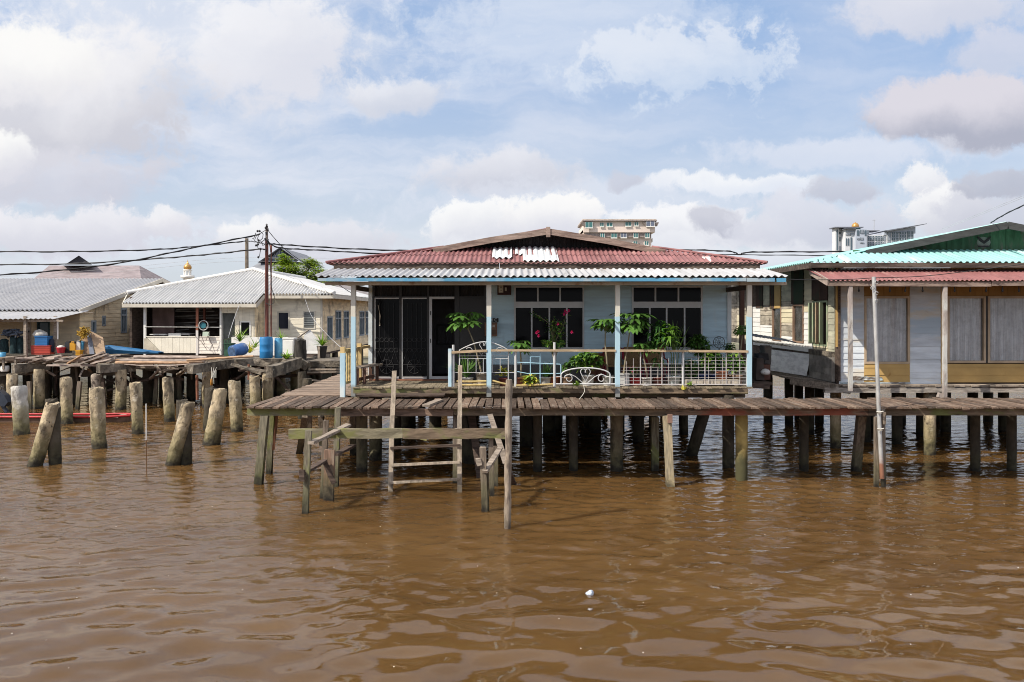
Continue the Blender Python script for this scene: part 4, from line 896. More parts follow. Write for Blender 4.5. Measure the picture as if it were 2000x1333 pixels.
# deck edge and stilts
mb = MB(); mb.beam((rx(1600), DR - .38, rz(760)), (RX, DR - .38, rz(759)), .09, .13, jit=.008, n=14); mb.build('deck_beam', mat('wood_deck_grey', (.33, .29, .25), .9, .3, 2.5, (1.5,9,9), .5, 9, 0, [((.15,.12,.1), .4, 1.5, (.8,5,5))]), rh)
mb = MB(); x = XS
while x < RX: w = R.uniform(.14, .18); mb.box(x, DR - .42 + R.uniform(-.04,.03), 1.88, x + w - .01, DR + .02, 1.92); x += w
mb.box(XS, DR + .03, 1.84, RX, 32, 1.88)
for i in range(9): mb.box(XS, DR + .3 + i * 1.1, 1.74, RX, DR + .36 + i * 1.1, 1.84)
mb.build('deck', W_GREY, rh)
mb = MB(); mb.beam((XS - .12, 22.2, 1.82), (XS - .12, 32, 1.93), .08, .2, jit=.01, n=8); mb.beam((XS - .9, 23.6, 1.9), (XS + .2, 22.1, 1.78), .07, .18, jit=.01, n=4); mb.beam((XS - .7, 25, 1.93), (XS, 23.4, 1.88), .2, .05); mb.build('sill_beam', W_GREY, rh)
for k, (px, wy) in enumerate(((1632, 874), (1581, 847), (1541, 830), (1752, 867), (1690, 862), (1800, 850), (1847, 842), (1900, 838), (1960, 842), (1700, 830), (1760, 826), (1830, 824), (1930, 824), (1600, 826), (1560, 818), (1500, 826))):
    D = WL(wy); x = X(px, D); q = MB(); pile(q, x, D, x, D, 1.76, .15 if k < 4 else .16, k + 90, broken=0, k=8, n=12, rough=.06); q.build('stilt', CONC if k < 1 else CONC_D, rh)
# red awning
mb = MB(); va = math.hypot(1.5, .36)
mb.corr((8.1, DR - 1.5, 4.70), (1,0,0), (0, 1.5, .36), 0, 11, lambda u: .01 * math.sin(u * 4), lambda u: va, .118, .017)
mb.build('awning', REDA, rh)
mb = MB(); mb.beam((8.12, DR - 1.44, 4.62), (X(1935, 21.06), DR - 1.44, 4.605), .05, .125, jit=.004, n=6); mb.beam((X(1936, 21.06), DR - 1.445, 4.625), (19.2, DR - 1.445, 4.63), .05, .13, jit=.004, n=6); mb.build('awning_beam', BARGE, rh)
mb = MB(); mb.beam((8.1, DR - 1.48, 4.65), (8.2, DR + .02, 5.0), .035, .17); mb.build('awning_rake_board', mat('wood_rake', (.40, .32, .27), .85, .25, 3), rh)
mb = MB()
for i in range(9): x = 8.6 + i * 1.25; mb.beam((x, DR - 1.4, 4.63), (x, DR, 4.965), .05, .08)
mb.build('awning_rafter', W_DARK, rh)
AWP = mat('post_awning', (.36, .31, .28), .85, .25, 3, (3,3,1), .3, 12, 0, [((.55,.55,.52), .42, 1.5, (1,1,.6)), ((.2,.16,.13), .34, 3, (3,3,.8))])
DA = 21.1
for a, b, zb_ in ((1660.5, 1661, Z(764, DA)), (1845, 1845, Z(778, DA)), (2040, 2040, 1.7)):
    q = MB(); q.beam((X(a, DA), DA, 4.57), (X(b, DA), DA, zb_), .095, .095, up=(0,1,0), jit=.004, n=5); q.build('awning_post', AWP, rh)
q = MB(); q.beam((X(1836, DA), DA + .1, 1.75), (X(1850, DA), DA + .1, 1.68), .12, .12); q.build('post_foot', AWP, rh)
for px in (1677.5, 1738, 1768, 1802, 1864.5, 1895, 1926, 1958, 1990):
    x = X(px, 21.2); q = MB(); q.lathe((x, 21.2, 4.40), [(.005, 0), (.022, .015), (.028, .045), (.016, .08), (.012, .13), (.008, .16)], 8); q.build('hanging_bulb_socket', IRONK, rh)
# teal roof
zE, yE = 5.237, 22.07; xl, xm = 8.02, 14.04; xr = 2 * xm - xl; s_ = .2; gl, yg = 10.24, 23.65; zg_ = zE + s_ * (gl - xl); gr = 2 * xm - gl; n1 = math.hypot(1, s_)
V_ = (0, yg - yE, zg_ - zE); L = Vector(V_).length
fh2 = lambda u: min(L, u / (gl - xl) * L, (xr - xl - u) / (xr - gr) * L)
mb = MB(); mb.corr((xl, yE, zE), (1,0,0), V_, 0, xr - xl, lambda u: 0, fh2, .175, .02, trap=True, spp=12); mb.build('roof', TEAL, rh)
mb = MB()
mb.corr((xl, yE, zE + .004), (0,1,0), (1,0,s_), 0, 11, lambda u: 0, lambda u: (min(1, u / (yg - yE)) * (gl - xl) if u < 1.15 else xm - xl) * n1, .175, .02, trap=True, spp=8)
mb.corr((xr, yE, zE + .004), (0,1,0), (-1,0,s_), 0, 11, lambda u: 0, lambda u: (min(1, u / (yg - yE)) * (gl - xl) if u < 1.15 else xm - xl) * n1, .175, .02, trap=True, spp=8)
mb.build('roof_side', TEAL, rh)
mb = MB(); mb.beam((xl + .02, yE + .02, Z(518.5, 22.09)), (xr, yE + .02, Z(518.5, 22.09)), .035, .13, jit=.003, n=8); mb.beam((xl + .03, yE + .05, zE - .09), (xl + .03, 33, zE - .09), .035, .15); mb.build('eave_board', FASW, rh)
def gz2(x): return zE + s_ * ((x - xl) if x < xm else (xr - x)) - .05
GRN = mat('boards_green', (.065, .15, .085), .85, .25, 2, (3,3,.8), .3, 12, .25, [((.15,.15,.12), .40, 2.4, (3,3,.7)), ((.1,.07,.05), .27, 2, (2,2,.8))])
mb = MB(); vboards(mb, 'x', gl - .4, gr + .4, 5.42, gz2, yg + .2, -1, .215); mb.box(gl - .3, yg + .21, 5.37, gr + .3, yg + .24, 5.7); mb.build('gable_wall', GRN, rh)
mb = MB()
for xa in (gl - .2, gr + .2): mb.beam((xa, 23.2, gz2(xa) - .04), (xm, 23.2, gz2(xm) - .04), .04, .2, up=(0,0,1))
mb.build('barge_board', mat('board_grey_dark', (.06, .06, .059), .85, .25, 2, (1,5,5)), rh)
q = MB(); cx, cz = X(1922.5, yg + .14), Z(470, yg + .14); yy = yg + .165
for s in (-1, 1):
    pts = [(cx, yy, cz - .10), (cx + s * .13, yy, cz - .015), (cx + s * .18, yy, cz + .06), (cx + s * .205, yy, cz + .115), (cx + s * .13, yy, cz + .085), (cx + s * .01, yy, cz - .005)]
    q.prism(pts if s < 0 else pts[::-1], (0, -.02, 0))
q.beam((cx - .17, yy - .01, cz - .17), (cx + .17, yy - .01, cz - .17), .02, .035, jit=.004, n=10); q.build('emblem', BLACKP, rh)
q = MB(); q.lathe((0, 0, 0), [(.001, -.01), (.2, -.01), (.2, .01), (.001, .01)], 20); q.v = [(cx + a, yg + .172 - c * .2, cz - .05 + b * .78) for a, b, c in q.v]; q.build('emblem_disc', mat('disc_grey', (.36, .37, .34), .9, .3, 5), rh)
# lean-to of loose sheets and clutter between the houses
t = thing('lean_to', 'low lean-to of loose grey metal sheets between the two houses', 'shelter', (7.0, 22.5, 2.0))
mb = MB(); mb.corr((X(1466, 22), 21.7, 3.25), (1, 0, -.15), (0, 1, .06), 0, 1.2, lambda u: .1 * math.sin(u * 2), lambda u: 1.3 + .1 * math.sin(u * 5), .11, .012); mb.build('sheet', mat('sheet_dark_grey', (.14, .15, .165), .6, .25, 2), t)
mb = MB(); mb.corr((X(1466, 22), 21.6, 3.10), (1, 0, -.12), (0, 1, .03), 0, .95, lambda u: 0, lambda u: .6, .11, .012); mb.build('sheet', mat('sheet_khaki', (.28, .26, .19), .7, .25, 2), t)
mb = MB(); mb.box(X(1475, 22), 22.6, 2.0, X(1476, 22) + .08, 22.7, 3.3); mb.build('post', W_DARK, t)
mb = MB(); mb.box(X(1468, 22.2), 22.0, 1.93, X(1504, 22.2), 25, 2.0); mb.beam((X(1460, 21.8), 21.85, 1.93), (X(1505, 21.8), 21.9, 1.9), .06, .13); mb.build('floor', W_DARK, t)
for k, (a, b, c, d, col) in enumerate(((1473, 1488, 700, 742, (.09,.07,.06)), (1486, 1500, 712, 742, (.12,.06,.045)), (1478, 1496, 690, 702, (.05,.05,.055)), (1490, 1502, 676, 712, (.16,.15,.14)))):
    q = MB(); D = 22.6 + .15 * k; q.beam((X((a+b)/2, D), D - .2, Z((c+d)/2, D)), (X((a+b)/2, D), D + .25, Z((c+d)/2, D)), (b-a)/F*D, (d-c)/F*D, jit=.02, n=3)
    solo('junk_box', q, mat('junk_%s' % 'abcd'[k], col, .9, .3), ['dark worn box on the floor under the lean-to', 'reddish brown box under the lean-to', 'flat black box lying on top of the dark box under the lean-to', 'upright pale crate at the back of the lean-to'][k], 'box', 'boxes under the lean-to')
q = MB(); c = P(1495, 727, 22.3); q.lathe((c.x, c.y, c.z - .08), [(.02, 0), (.11, .02), (.13, .1), (.08, .15), (.02, .17)], 12); solo('white_bag', q, WHITEP, 'crumpled white bag on the boxes under the lean-to', 'bag')
q = MB(); q.tube([P(1463, 560, 24.5), P(1463.5, 680, 24.5)], .1, 10); q.beam(P(1449, 545, 24.4), P(1449, 760, 24.4), .13, .13); solo('brown_post', q, mat('post_rust_brown', (.12, .06, .045), .85, .25), 'dark rusty brown post behind the right end of the veranda', 'post')
# leaning pipe with the timber stakes it is tied to
t = thing('pipe_pole', 'tall leaning metal pipe tied to two stakes at the boardwalk edge', 'pole', (X(1718, 18.15), 18.15, 0))
mb = MB(); mb.tube([P(1706.5, 541, 18.05), P(1710, 640, 18.05), P(1716, 794, 18.08), P(1719, 860, 18.1), P(1723, 935, 18.12)], [.042, .042, .043, .045, .05], 10); mb.build('pipe', GALV, t)
for a, b, c, d, m in ((1712, 815, 1711.5, 952, W_POST), (1724, 800, 1725.5, 950, W_POST)):
    q = MB(); timber(q, a, b, c, d + 10, 18.2, 18.2, .085); q.build('stake', m, t)
q = MB(); q.box(X(1723, 18.12), 18.08, Z(829, 18.1), X(1729, 18.12), 18.13, Z(806, 18.1)); q.build('cleat', W_POST, t)
q = MB()
for py, pc in ((804.5, 1718), (838, 1719)): q.tube([P(pc - 6, py, 18.0), P(pc, py + 1, 17.98), P(pc + 7, py - .5, 18.02)], .014, 6); q.tube([P(pc - 5, py, 18.0), P(pc - 3.5, py + 3, 18.03), P(pc + 5, py + 3, 18.03)], .008, 5)
q.build('tie', mat('rope_pale', (.6, .57, .5), .9), t)
q = MB()
for py, s in ((552, 1), (563, -1), (573, 1), (588, 1)):
    c = P(1708 + s * 4, py, 17.99); q.tube([c + Vector((.035 * math.cos(a * .6), 0, .035 * math.sin(a * .6))) for a in range(10)], .008, 5)
q.build('eyelet', GALV, t)
# ================================================================ left bank: two cream houses on a worn dock
CREAMS = mat('siding_cream_side', (.85, .69, .46), .85, .16, 1.5, (.8,.8,4), .25, 14, .10, [((.34,.26,.18), .40, 1.6, (1,1,.6)), ((.24,.15,.09), .27, 3, (1,1,.4))])
DGL = GLASS
# ---- middle house, white hipped roof
mh = thing('hip_roof_house', 'cream wooden house with a pale hipped corrugated roof behind the stumps', 'house', (-13, 44, 1.9))
S3 = 1 / math.hypot(1, .364)
mb = MB(); O = (-17.6, 37.0, 4.32); nf = math.hypot(1, .364)
def hv(u):
    x = -17.6 + u; y = 38.3 + (x + 18) * .729 if x < -13.2 else 41.8 - (x + 13.2) * .735
    return max(0, (y - 37.0)) * nf
mb.corr(O, (1,0,0), (0,1,.364), 0, 6.02, lambda u: 0, hv, .15, .042, spp=8)
mb.corr(O, (1,0,0), (0,1,.364), 6.03, 9.3, lambda u: 1.2 * nf, lambda u: max(1.2 * nf, hv(u)), .15, .042, spp=8); mb.build('roof', ZINCW, mh)
mb = MB(); apex = Vector((-13.2, 41.8, 6.06)); n2 = math.hypot(1, .265)
mb.corr((-8.28, 38.2, 4.757), (0,1,0), (-1,0,.265), 0, 14, lambda u: 0, lambda u: min(4.9, u / 3.6 * 4.9) * n2, .15, .026, spp=5)
mb.corr((-18.1, 38.3, 4.757), (0,1,0), (1,0,.265), 0, 14, lambda u: 0, lambda u: min(4.9, u / 3.5 * 4.9) * n2, .15, .026, spp=5); mb.build('roof_side', ZINCW, mh)
mb = MB(); mb.tube([(-8.28, 38.2, 4.80), apex + Vector((0,0,.05)), (-18.0, 38.3, 4.82)], .10, 6); mb.tube([apex + Vector((0,0,.05)), apex + Vector((0,10.4,.05))], .1, 6); mb.build('ridge_cap', WHITEP, mh)
mb = MB(); mb.box(-17.62, 37.02, 4.12, -11.56, 37.06, 4.285); mb.beam((-11.56, 37.04, 4.19), (-11.56, 38.25, 4.63), .04, .17); mb.box(-11.58, 38.24, 4.545, -8.28, 38.28, 4.715); mb.beam((-8.30, 38.26, 4.63), (-8.30, 52, 4.63), .04, .18); mb.beam((-17.62, 37.04, 4.2), (-18.0, 38.3, 4.64), .04, .17)
mb.build('fascia', TRIM, mh)
YB, YF, XW = 38.75, 37.5, -9.05
mz = 1.95
# recessed right part
wl1 = (X(542, YB), X(566, YB), Z(645, YB), Z(609, YB)); wl2 = (X(592, YB), X(616, YB), Z(643, YB), Z(608, YB))
mb = MB(); siding(mb, 'x', -11.75, XW, mz, 4.62, YB, -1, .2, [wl1, wl2], seg=3); mb.build('front_wall', CREAML, mh)
window(mh, 'x', *wl1, YB, -1, fm=TRIM, pm=plain('glass_navy', (.012, .014, .028), .15, 0, .2), w=.06)
f = window(mh, 'x', *wl2, YB, -1, fm=TRIM, pm=GLASSB, w=.06); q = MB()
for k in range(6): z = lerp(wl2[2] + .1, wl2[3] - .1, (k + .5) / 6); q.beam((wl2[0] + .06, YB - .03, z), (wl2[1] - .06, YB - .03, z), .02, .13, up=(0, -.6, .8))
q.build('louvre', mat('louvre_grey', (.33, .35, .35), .4), f)
# right side wall with many small windows
def sd2(px): return F * XW / (px - CX)
ops = [(sd2(638), sd2(648), 2.55, 3.7), (sd2(654), sd2(665), 2.5, 4.0), (sd2(670), sd2(680), 2.5, 4.0), (sd2(701), sd2(710.5), 2.5, 4.0), (sd2(713), sd2(721), 2.5, 4.0)]
mb = MB(); siding(mb, 'y', YB, 53, mz, 4.68, XW, 1, .2, ops, seg=4); mb.build('side_wall', CREAMS, mh)
mb = MB(); mb.box(XW - .08, YB + .05, mz, XW - .002, ops[0][0], 4.68)
for i in range(len(ops)): mb.box(XW - .08, ops[i][1], mz, XW - .002, ops[i+1][0] if i < 4 else 53, 4.68); mb.box(XW - .08, ops[i][0], mz, XW - .002, ops[i][1], ops[i][2]); mb.box(XW - .08, ops[i][0], ops[i][3], XW - .002, ops[i][1], 4.68)
mb.box(-11.75, YB + .002, mz, wl1[0], YB + .05, 4.62); mb.box(wl1[1], YB + .002, mz, wl2[0], YB + .05, 4.62); mb.box(wl2[1], YB + .002, mz, XW - .09, YB + .05, 4.62); mb.box(wl1[0], YB + .002, mz, wl1[1], YB + .05, wl1[2]); mb.box(wl2[0], YB + .002, mz, wl2[1], YB + .05, wl2[2]); mb.box(wl1[0], YB + .002, wl1[3], wl1[1], YB + .05, 4.62); mb.box(wl2[0], YB + .002, wl2[3], wl2[1], YB + .05, 4.62)
mb.build('wall_core', W_DARK, mh)
for k, o in enumerate(ops):
    window(mh, 'y', *o, XW, 1, fm=mat('frame_bluegrey', (.30, .34, .37), .7), pm=GLASSB, hbars=[(lerp(o[2], o[3], .72), .08)] if k else [], vbars=[(o[0]+o[1])/2], w=.08, w2=.05)
mb = MB(); mb.box(XW + .005, YB - .06, mz, XW + .08, YB + .06, 4.6); mb.build('corner_board', TRIM, mh)
# porch part with open front
XC = -11.75
dr = (X(431, YF), X(459.5, YF), 1.95, Z(612, YF)); wp_ = (X(469, YF), X(490, YF), Z(658, YF), Z(628, YF))
mb = MB(); vboards(mb, 'x', X(430, YF), X(497.5, YF), 1.95, 4.2, YF, -1, .17, [dr, wp_]); mb.box(X(462, YF), YF - .05, 1.95, X(468, YF), YF - .024, Z(625, YF)); mb.build('porch_wall', CREAML, mh)
mb = MB(); mb.box(XC - .06, YF + .02, 1.95, XC, YB, 4.4); vboards(mb, 'y', YF, YB, 1.95, lambda y: 4.12 + (y - 37.0) * .364, XC, 1, .16); mb.build('porch_side_wall', CREAMS, mh)
window(mh, 'x', *wp_, YF, -1, fm=WHITEP, pm=DGL, w=.05)
mb = MB(); mb.box(dr[0], YF + .2, 1.95, dr[1], YF + .25, dr[3]); mb.build('door', mat('door_grey_mesh', (.12, .125, .12), .8), mh)
mb = MB(); mb.box(dr[0] - .03, YF - .05, 1.95, dr[0] + .05, YF + .2, 4.15); mb.build('porch_post', WHITEP, mh)
mb = MB(); vboards(mb, 'x', X(288, YF), X(385, YF), Z(690, YF), Z(658.5, YF), YF, -1, .165, th=.03); mb.box(X(284, YF), YF - .05, Z(659, YF), X(385, YF), YF + .06, Z(657, YF)); mb.build('parapet', mat('boards_white_cream', (.82, .77, .65), .75, .06, 2, isl=.04), mh)
mb = MB(); siding(mb, 'x', X(386, YF), X(431, YF), Z(691, YF), Z(657.5, YF), YF, -1, .15, th=.02); mb.build('parapet', mat('boards_white_worn', (.80, .74, .66), .8, .12, 2, isl=.1, stains=[((.45,.36,.28), .34, 2, (1,1,3))]), mh)
mb = MB(); mb.prism([(X(283, YF), YF - .03, Z(690, YF)), (X(283, YF), YF - .03, Z(661, YF)), (X(289, YF), YF - .03, Z(661, YF)), (X(317, YF), YF - .06, Z(690, YF))], (0, -.05, 0)); mb.build('shadow_wedge', mat('painted_shadow_cream', (.50, .45, .36), .85), mh)  # darker wedge painting a cast shadow onto the parapet
for px, m in ((283.5, WHITEP), (385.5, mat('post_redbrown_white', (.34, .13, .08), .8, .2, 2, zg=[(3.05, 3.1, (.7, .66, .62), 1.0)], zna=.05))):
    q = MB(); q.box(X(px, YF) - .05, YF - .06, 1.9, X(px, YF) + .05, YF + .05, 4.15); q.build('porch_post', m, mh)
q = MB(); q.box(X(397, 39), 39, 1.95, X(400.5, 39), 39.1, 4.6); q.build('porch_post', mat('post_red', (.25, .09, .06), .8), mh)
q = MB(); q.tube([(X(284, YF), YF - .07, 3.23), (X(431, YF), YF - .07, 3.21)], .018, 5); q.build('porch_rail', GALV, mh)
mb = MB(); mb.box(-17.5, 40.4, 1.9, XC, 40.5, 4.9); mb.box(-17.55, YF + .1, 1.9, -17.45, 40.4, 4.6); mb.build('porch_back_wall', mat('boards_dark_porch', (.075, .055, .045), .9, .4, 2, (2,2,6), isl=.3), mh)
mb = MB(); mb.box(X(298, 38.6), 38.6, 2.3, X(340, 38.6), 38.66, 4.3); mb.build('porch_screen', mat('board_brown_stained', (.13, .085, .075), .9, .3, 2, (1,1,.5), stains=[((.3,.27,.25), .33, 1.5, (2,1,.5))]), mh)
mb = MB(); mb.box(-18, 37.2, 1.85, XW, 53, 1.93); mb.build('floor', W_DARK, mh)
mb = MB(); mb.box(X(560, 38.2), 38.4, 1.8, X(640, 38.2), 38.6, 1.93); mb.build('sill_beam', W_GREY, mh)
mb = MB(); mb.box(X(452, 37.3), 37.3, 1.93, X(563, 37.3), 37.38, Z(659, 37.3)); mb.build('yard_wall', WHITEP, mh)
mb = MB(); a = P(592, 690, 38.2); mb.prism([P(593, 691, 38.1), P(594, 655, 38.3), P(606, 644.5, 38.5), P(628, 672, 38.35), P(628, 691, 38.1)], (0, -.04, 0)); solo('leaning_board', mb, mat('board_pale_grey', (.58, .57, .55), .8, .05), 'large pale grey board leaning on the cream house beside the black stump', 'board')
# porch clutter
for k, (z, a, b) in enumerate(((3.62, 342, 432), (3.3, 343, 430), (3.95, 345, 420), (2.95, 344, 375))):
    q = MB(); q.beam((X(a, 39.6), 39.6, z), (X(b, 39.6), 39.7, z - .1 * (k % 2)), .3, .05, jit=.02, n=3); q.beam((X(a, 39.4), 39.4, z + .08), (X(b - 8, 39.4), 39.5, z + .14), .05, .05, jit=.01, n=3)
    solo('stored_planks', q, mat('plank_grey_store', (.27, .25, .23), .9, .3), ['long grey planks on the middle rack of the dim porch', 'grey planks on the rack below the longest planks in the dim porch', 'short grey planks on the topmost rack of the dim porch', 'stub of planks on the lowest rack of the dim porch'][k], 'planks', 'planks stored on the porch')
t = thing('bicycle_wheel', 'bicycle wheel with a blue disc hanging on the porch post', 'wheel', P(397, 640, 37.4))
c = P(397.5, 636, 37.38); q = MB(); q.tube([c + Vector((.21 * math.cos(a * math.pi / 12), 0, .22 * math.sin(a * math.pi / 12))) for a in range(25)], .022, 6); q.build('rim', GALV, t)
q = MB(); q.tube([c + Vector((-.03, .03, 0)), c + Vector((-.03, .05, 0))], .14, 16); q.build('disc', mat('disc_teal', (.03, .16, .2), .6), t)
t = thing('folding_chair', 'pale green folding chair hung upside down on the porch parapet', 'chair', P(403, 680, 37.3))
q = MB(); a, b = P(395.5, 656, 37.3), P(408.5, 649, 37.3); q.beam((lerp(a.x, b.x, .5), 37.3, Z(657, 37.3)), (lerp(a.x, b.x, .5), 37.34, Z(648.5, 37.3)), .3, .03, up=(0,1,0)); q.build('seat', mat('plastic_pale_green', (.5, .6, .48), .6), t)
q = MB()
for l in (((384, 657), (396, 668), (407, 684)), ((396, 657), (401, 670), (402, 673)), ((409, 657), (414, 668), (419, 679)), ((395, 652), (390, 665)), ((408, 649), (412, 647), (404, 666))): q.tube([P(x, y, 37.36 - .002) + Vector((0, -.14, 0)) for x, y in l], .013, 5)
q.build('frame', mat('frame_brown_tube', (.12, .09, .08), .5), t)
t = thing('table', 'white table seen over the porch parapet', 'table', (X(340, 38.2), 38.2, 1.95))
q = MB(); q.box(X(296, 38), 37.8, 2.85, X(313, 38), 38.6, 2.89); q.box(X(313.5, 38), 37.8, 2.84, X(330, 38), 38.6, 2.88); q.box(X(353, 38), 37.8, 2.87, X(373, 38), 38.6, 2.91); q.box(X(329, 37.7), 37.7, 2.7, X(353, 37.7), 37.74, 2.93); q.build('top', WHITEP, t)
for px in (300, 368): q = MB(); q.box(X(px, 38.2), 38.2, 1.95, X(px, 38.2) + .05, 38.25, 2.84); q.build('leg', GALV, t)
for i in range(5):
    for j in range(4):
        x, y = -17.2 + i * 2.0, 39 + j * 3.6; q = MB(); pile(q, x, y, x, y, 1.85, .16, i * 7 + j, k=6, n=9, broken=0); q.build('stilt', CONC_D, mh)

# ---- far left house, grey gable roof
gh = thing('gable_house', 'long cream house with a grey corrugated gable roof and cluttered porch', 'house', (-26, 42, 1.9))
XG, YG = -19.55, 37.0
mb = MB(); mb.corr((-46, 36.4, 4.0), (1,0,0), (0, 8.6, 1.74), 0, 26.8, lambda u: 0, lambda u: math.hypot(8.6, 1.74), .2, .045, spp=8); mb.corr((-46, 53, 4.2), (1,0,0), (0, -8, 1.54), 0, 26.8, lambda u: 0, lambda u: math.hypot(8, 1.54), .2, .026, spp=4); mb.build('roof', ZINC, gh)
mb = MB(); mb.beam((-19.2, 36.4, 3.93), (-19.2, 45.0, 5.67), .04, .2); mb.beam((-19.2, 45.0, 5.67), (-19.2, 53, 4.13), .04, .2); mb.build('barge_board', TRIM, gh)
g_ = [(36.98 + .0, 0)]
def sdg(px): return F * XG / (px - CX)
ops = [(sdg(177), sdg(186.5), Z(650, 38.6), Z(626, 38.6)), (sdg(198), sdg(205), Z(637, 39.2), Z(617, 39.2)), (sdg(235), sdg(246.5), Z(651, 41.3), Z(602, 41.3)), (sdg(269.5), sdg(279.5), Z(651, 43.2), Z(603, 43.2))]
mb = MB(); siding(mb, 'y', YG, 52.4, mz, 4.15, XG, 1, .19, ops, seg=4)
z = 4.15
while z < 5.6:
    lo = max(36.98, 36.4 + (z + .19 - 4.0 + .02) / 1.74 * 8.6); hi = 53 - (z + .19 - 4.2 + .02) / 1.54 * 8
    if hi - lo > .3: siding(mb, 'y', lo, hi, z, z + .19, XG, 1, .19, ops, seg=4)
    z += .19
mb.build('side_wall', CREAMS, gh)
mb = MB(); mb.box(XG - .06, YG + .1, mz, XG - .002, ops[0][0], 4.1)
for i in range(4): mb.box(XG - .06, ops[i][1], mz, XG - .002, ops[i+1][0] if i < 3 else 52, 4.1); mb.box(XG - .06, ops[i][0], mz, XG - .002, ops[i][1], ops[i][2]); mb.box(XG - .06, ops[i][0], ops[i][3], XG - .002, ops[i][1], max(4.12, ops[i][3] + .02))
mb.build('wall_core', W_DARK, gh)
for k, o in enumerate(ops): window(gh, 'y', *o, XG, 1, fm=mat('frame_bluegrey', (.30, .34, .37), .7), pm=GLASSB, hbars=[(lerp(o[2], o[3], .72), .09)] if k > 1 else [], vbars=[(o[0]+o[1])/2] if k > 1 else [], w=.09, w2=.05)
wg = (X(73, YG), X(98, YG), Z(666, YG), Z(628, YG))
mb = MB(); siding(mb, 'x', -45, XG, mz, 4.02, YG, -1, .2, [wg], seg=4); mb.build('front_wall', CREAM, gh)
mb = MB(); mb.box(-45, YG + .002, mz, wg[0], YG + .05, 4.02); mb.box(wg[1], YG + .002, mz, XG - .07, YG + .05, 4.02); mb.box(wg[0], YG + .002, mz, wg[1], YG + .05, wg[2]); mb.box(wg[0], YG + .002, wg[3], wg[1], YG + .05, 4.02); mb.build('wall_core', W_DARK, gh)
window(gh, 'x', *wg, YG, -1, fm=mat('frame_dark_teal', (.03, .06, .065), .7), pm=plain('glass_teal', (.012, .03, .034), .15, 0, .3), w=.07)
mb = MB(); mb.corr((-40, 33.9, 3.62), (1,0,0), (0, 3.0, .36), 0, 40 + X(130, 35), lambda u: .08 * math.sin(u * 1.3), lambda u: math.hypot(3, .36), .2, .02, spp=6); mb.build('porch_roof', ZINC, gh)
mb = MB(); mb.box(-40, 34.1, 3.5, X(120, 34), 34.16, 3.58); mb.box(X(80, 35.5), 35.5, 3.72, X(130, 35.5), 35.6, 3.79); mb.beam((X(161, 36), 36.1, 3.9), (X(178, 36), 36.2, 3.88), .1, .03); mb.build('porch_beam', W_GREY, gh)
for px, D, top, bot, m in ((49.5, 34.1, 645, 708, W_GREY), (108.5, 34.6, 618, 690, W_GREY), (57, 35, 617, 690, W_GREY)):
    q = MB(); q.beam(P(px, top if px > 52 else 618, D), P(px + (0 if px != 49.5 else 1), bot, D), .115, .115, up=(0,1,0), jit=.008, n=5); q.build('porch_post', m, gh)
q = MB(); q.tube([P(112.5, 622, 34.5), P(112.7, 663, 34.5)], .03, 6); q.build('downpipe', WHITEP, gh)
q = MB(); q.box(X(250, 41.9) , 41.6, Z(651.5, 41.9), X(258, 41.9) + .25, 42.3, Z(640, 41.9)); ac = q
t = thing('air_conditioner', 'cream window air conditioner between two tall windows of the gable house', 'air conditioner', (XG + .2, 42.1, Z(651, 42)))
q = MB(); q.box(XG - .05, sdg(250.5), Z(651.5, 42), XG + .32, sdg(267), Z(640, 42)); q.build('casing', CREAML, t)
q = MB(); q.box(XG + .04, sdg(250.5) - .012, Z(650, 42), XG + .29, sdg(250.5) - .001, Z(641.5, 42)); q.build('vent_panel', mat('vent_grey', (.2, .19, .17), .7), t)
mb = MB(); mb.box(-45, 34.0, 1.86, XG + .05, 52, 1.94); mb.build('floor', W_DARK, gh)
for i in range(7):
    for j in range(3):
        x, y = -20 - i * 2.2, 35.2 + j * 4; q = MB(); pile(q, x, y, x, y, 1.87, .16, i * 5 + j + 3, k=6, n=9, broken=0); q.build('stilt', CONC_D, gh)

# ---- porch goods of the gable house
def crate(name, a, b, c, d, D, m, label, cat='crate', depth=.4, ribs=True, group=None):
    q = MB(); x0, x1, z1, z0 = X(a, D), X(b, D), Z(c, D), Z(d, D)
    q.box(x0, D, z0, x1, D + .03, z1); q.box(x0, D + depth, z0, x1, D + depth + .03, z1); q.box(x0, D + .03, z0, x0 + .03, D + depth, z1); q.box(x1 - .03, D + .03, z0, x1, D + depth, z1); q.box(x0, D, z0 - .02, x1, D + depth + .03, z0)
    if ribs:
        for k in range(3): z = lerp(z0, z1, (k + .5) / 3); q.box(x0 - .012, D - .012, z - .015, x1 + .012, D - .001, z + .015)
        q.box(x0 - .02, D - .02, z1, x1 + .02, D + depth + .05, z1 + .035)
    return solo(name, q, m, label, cat, group)
PBLUE, PRED = plain('plastic_blue', (.02, .13, .34), .45), plain('plastic_red', (.42, .05, .03), .5)
crate('plastic_crate', 61, 97, 677, 692, 34.2, PRED, 'red plastic crate under the blue box on the left porch')
crate('plastic_box', 68, 92, 658.5, 676, 34.2, PBLUE, 'blue plastic box on top of the red crate', 'box')
q = MB(); c = P(78, 658, 34.4); q.lathe(c, [(.02, -.02), (.26, 0), (.30, .1), (.25, .2), (.15, .27), (.03, .30)], 14, sy=.7); q.v = [(a + .05 * noise.noise(Vector((a, b, z)) * 6), b, z + .05 * noise.noise(Vector((a, b, z)) * 5 + Vector((3, 1, 7)))) for a, b, z in q.v]; solo('white_sack', q, mat('sack_white', (.6, .58, .54), .9, .2, 5, bump=.6, bsc=8, stains=[((.2,.18,.15), .4, 5, (1,1,1))]), 'white mottled sack lying on the blue plastic box', 'sack')
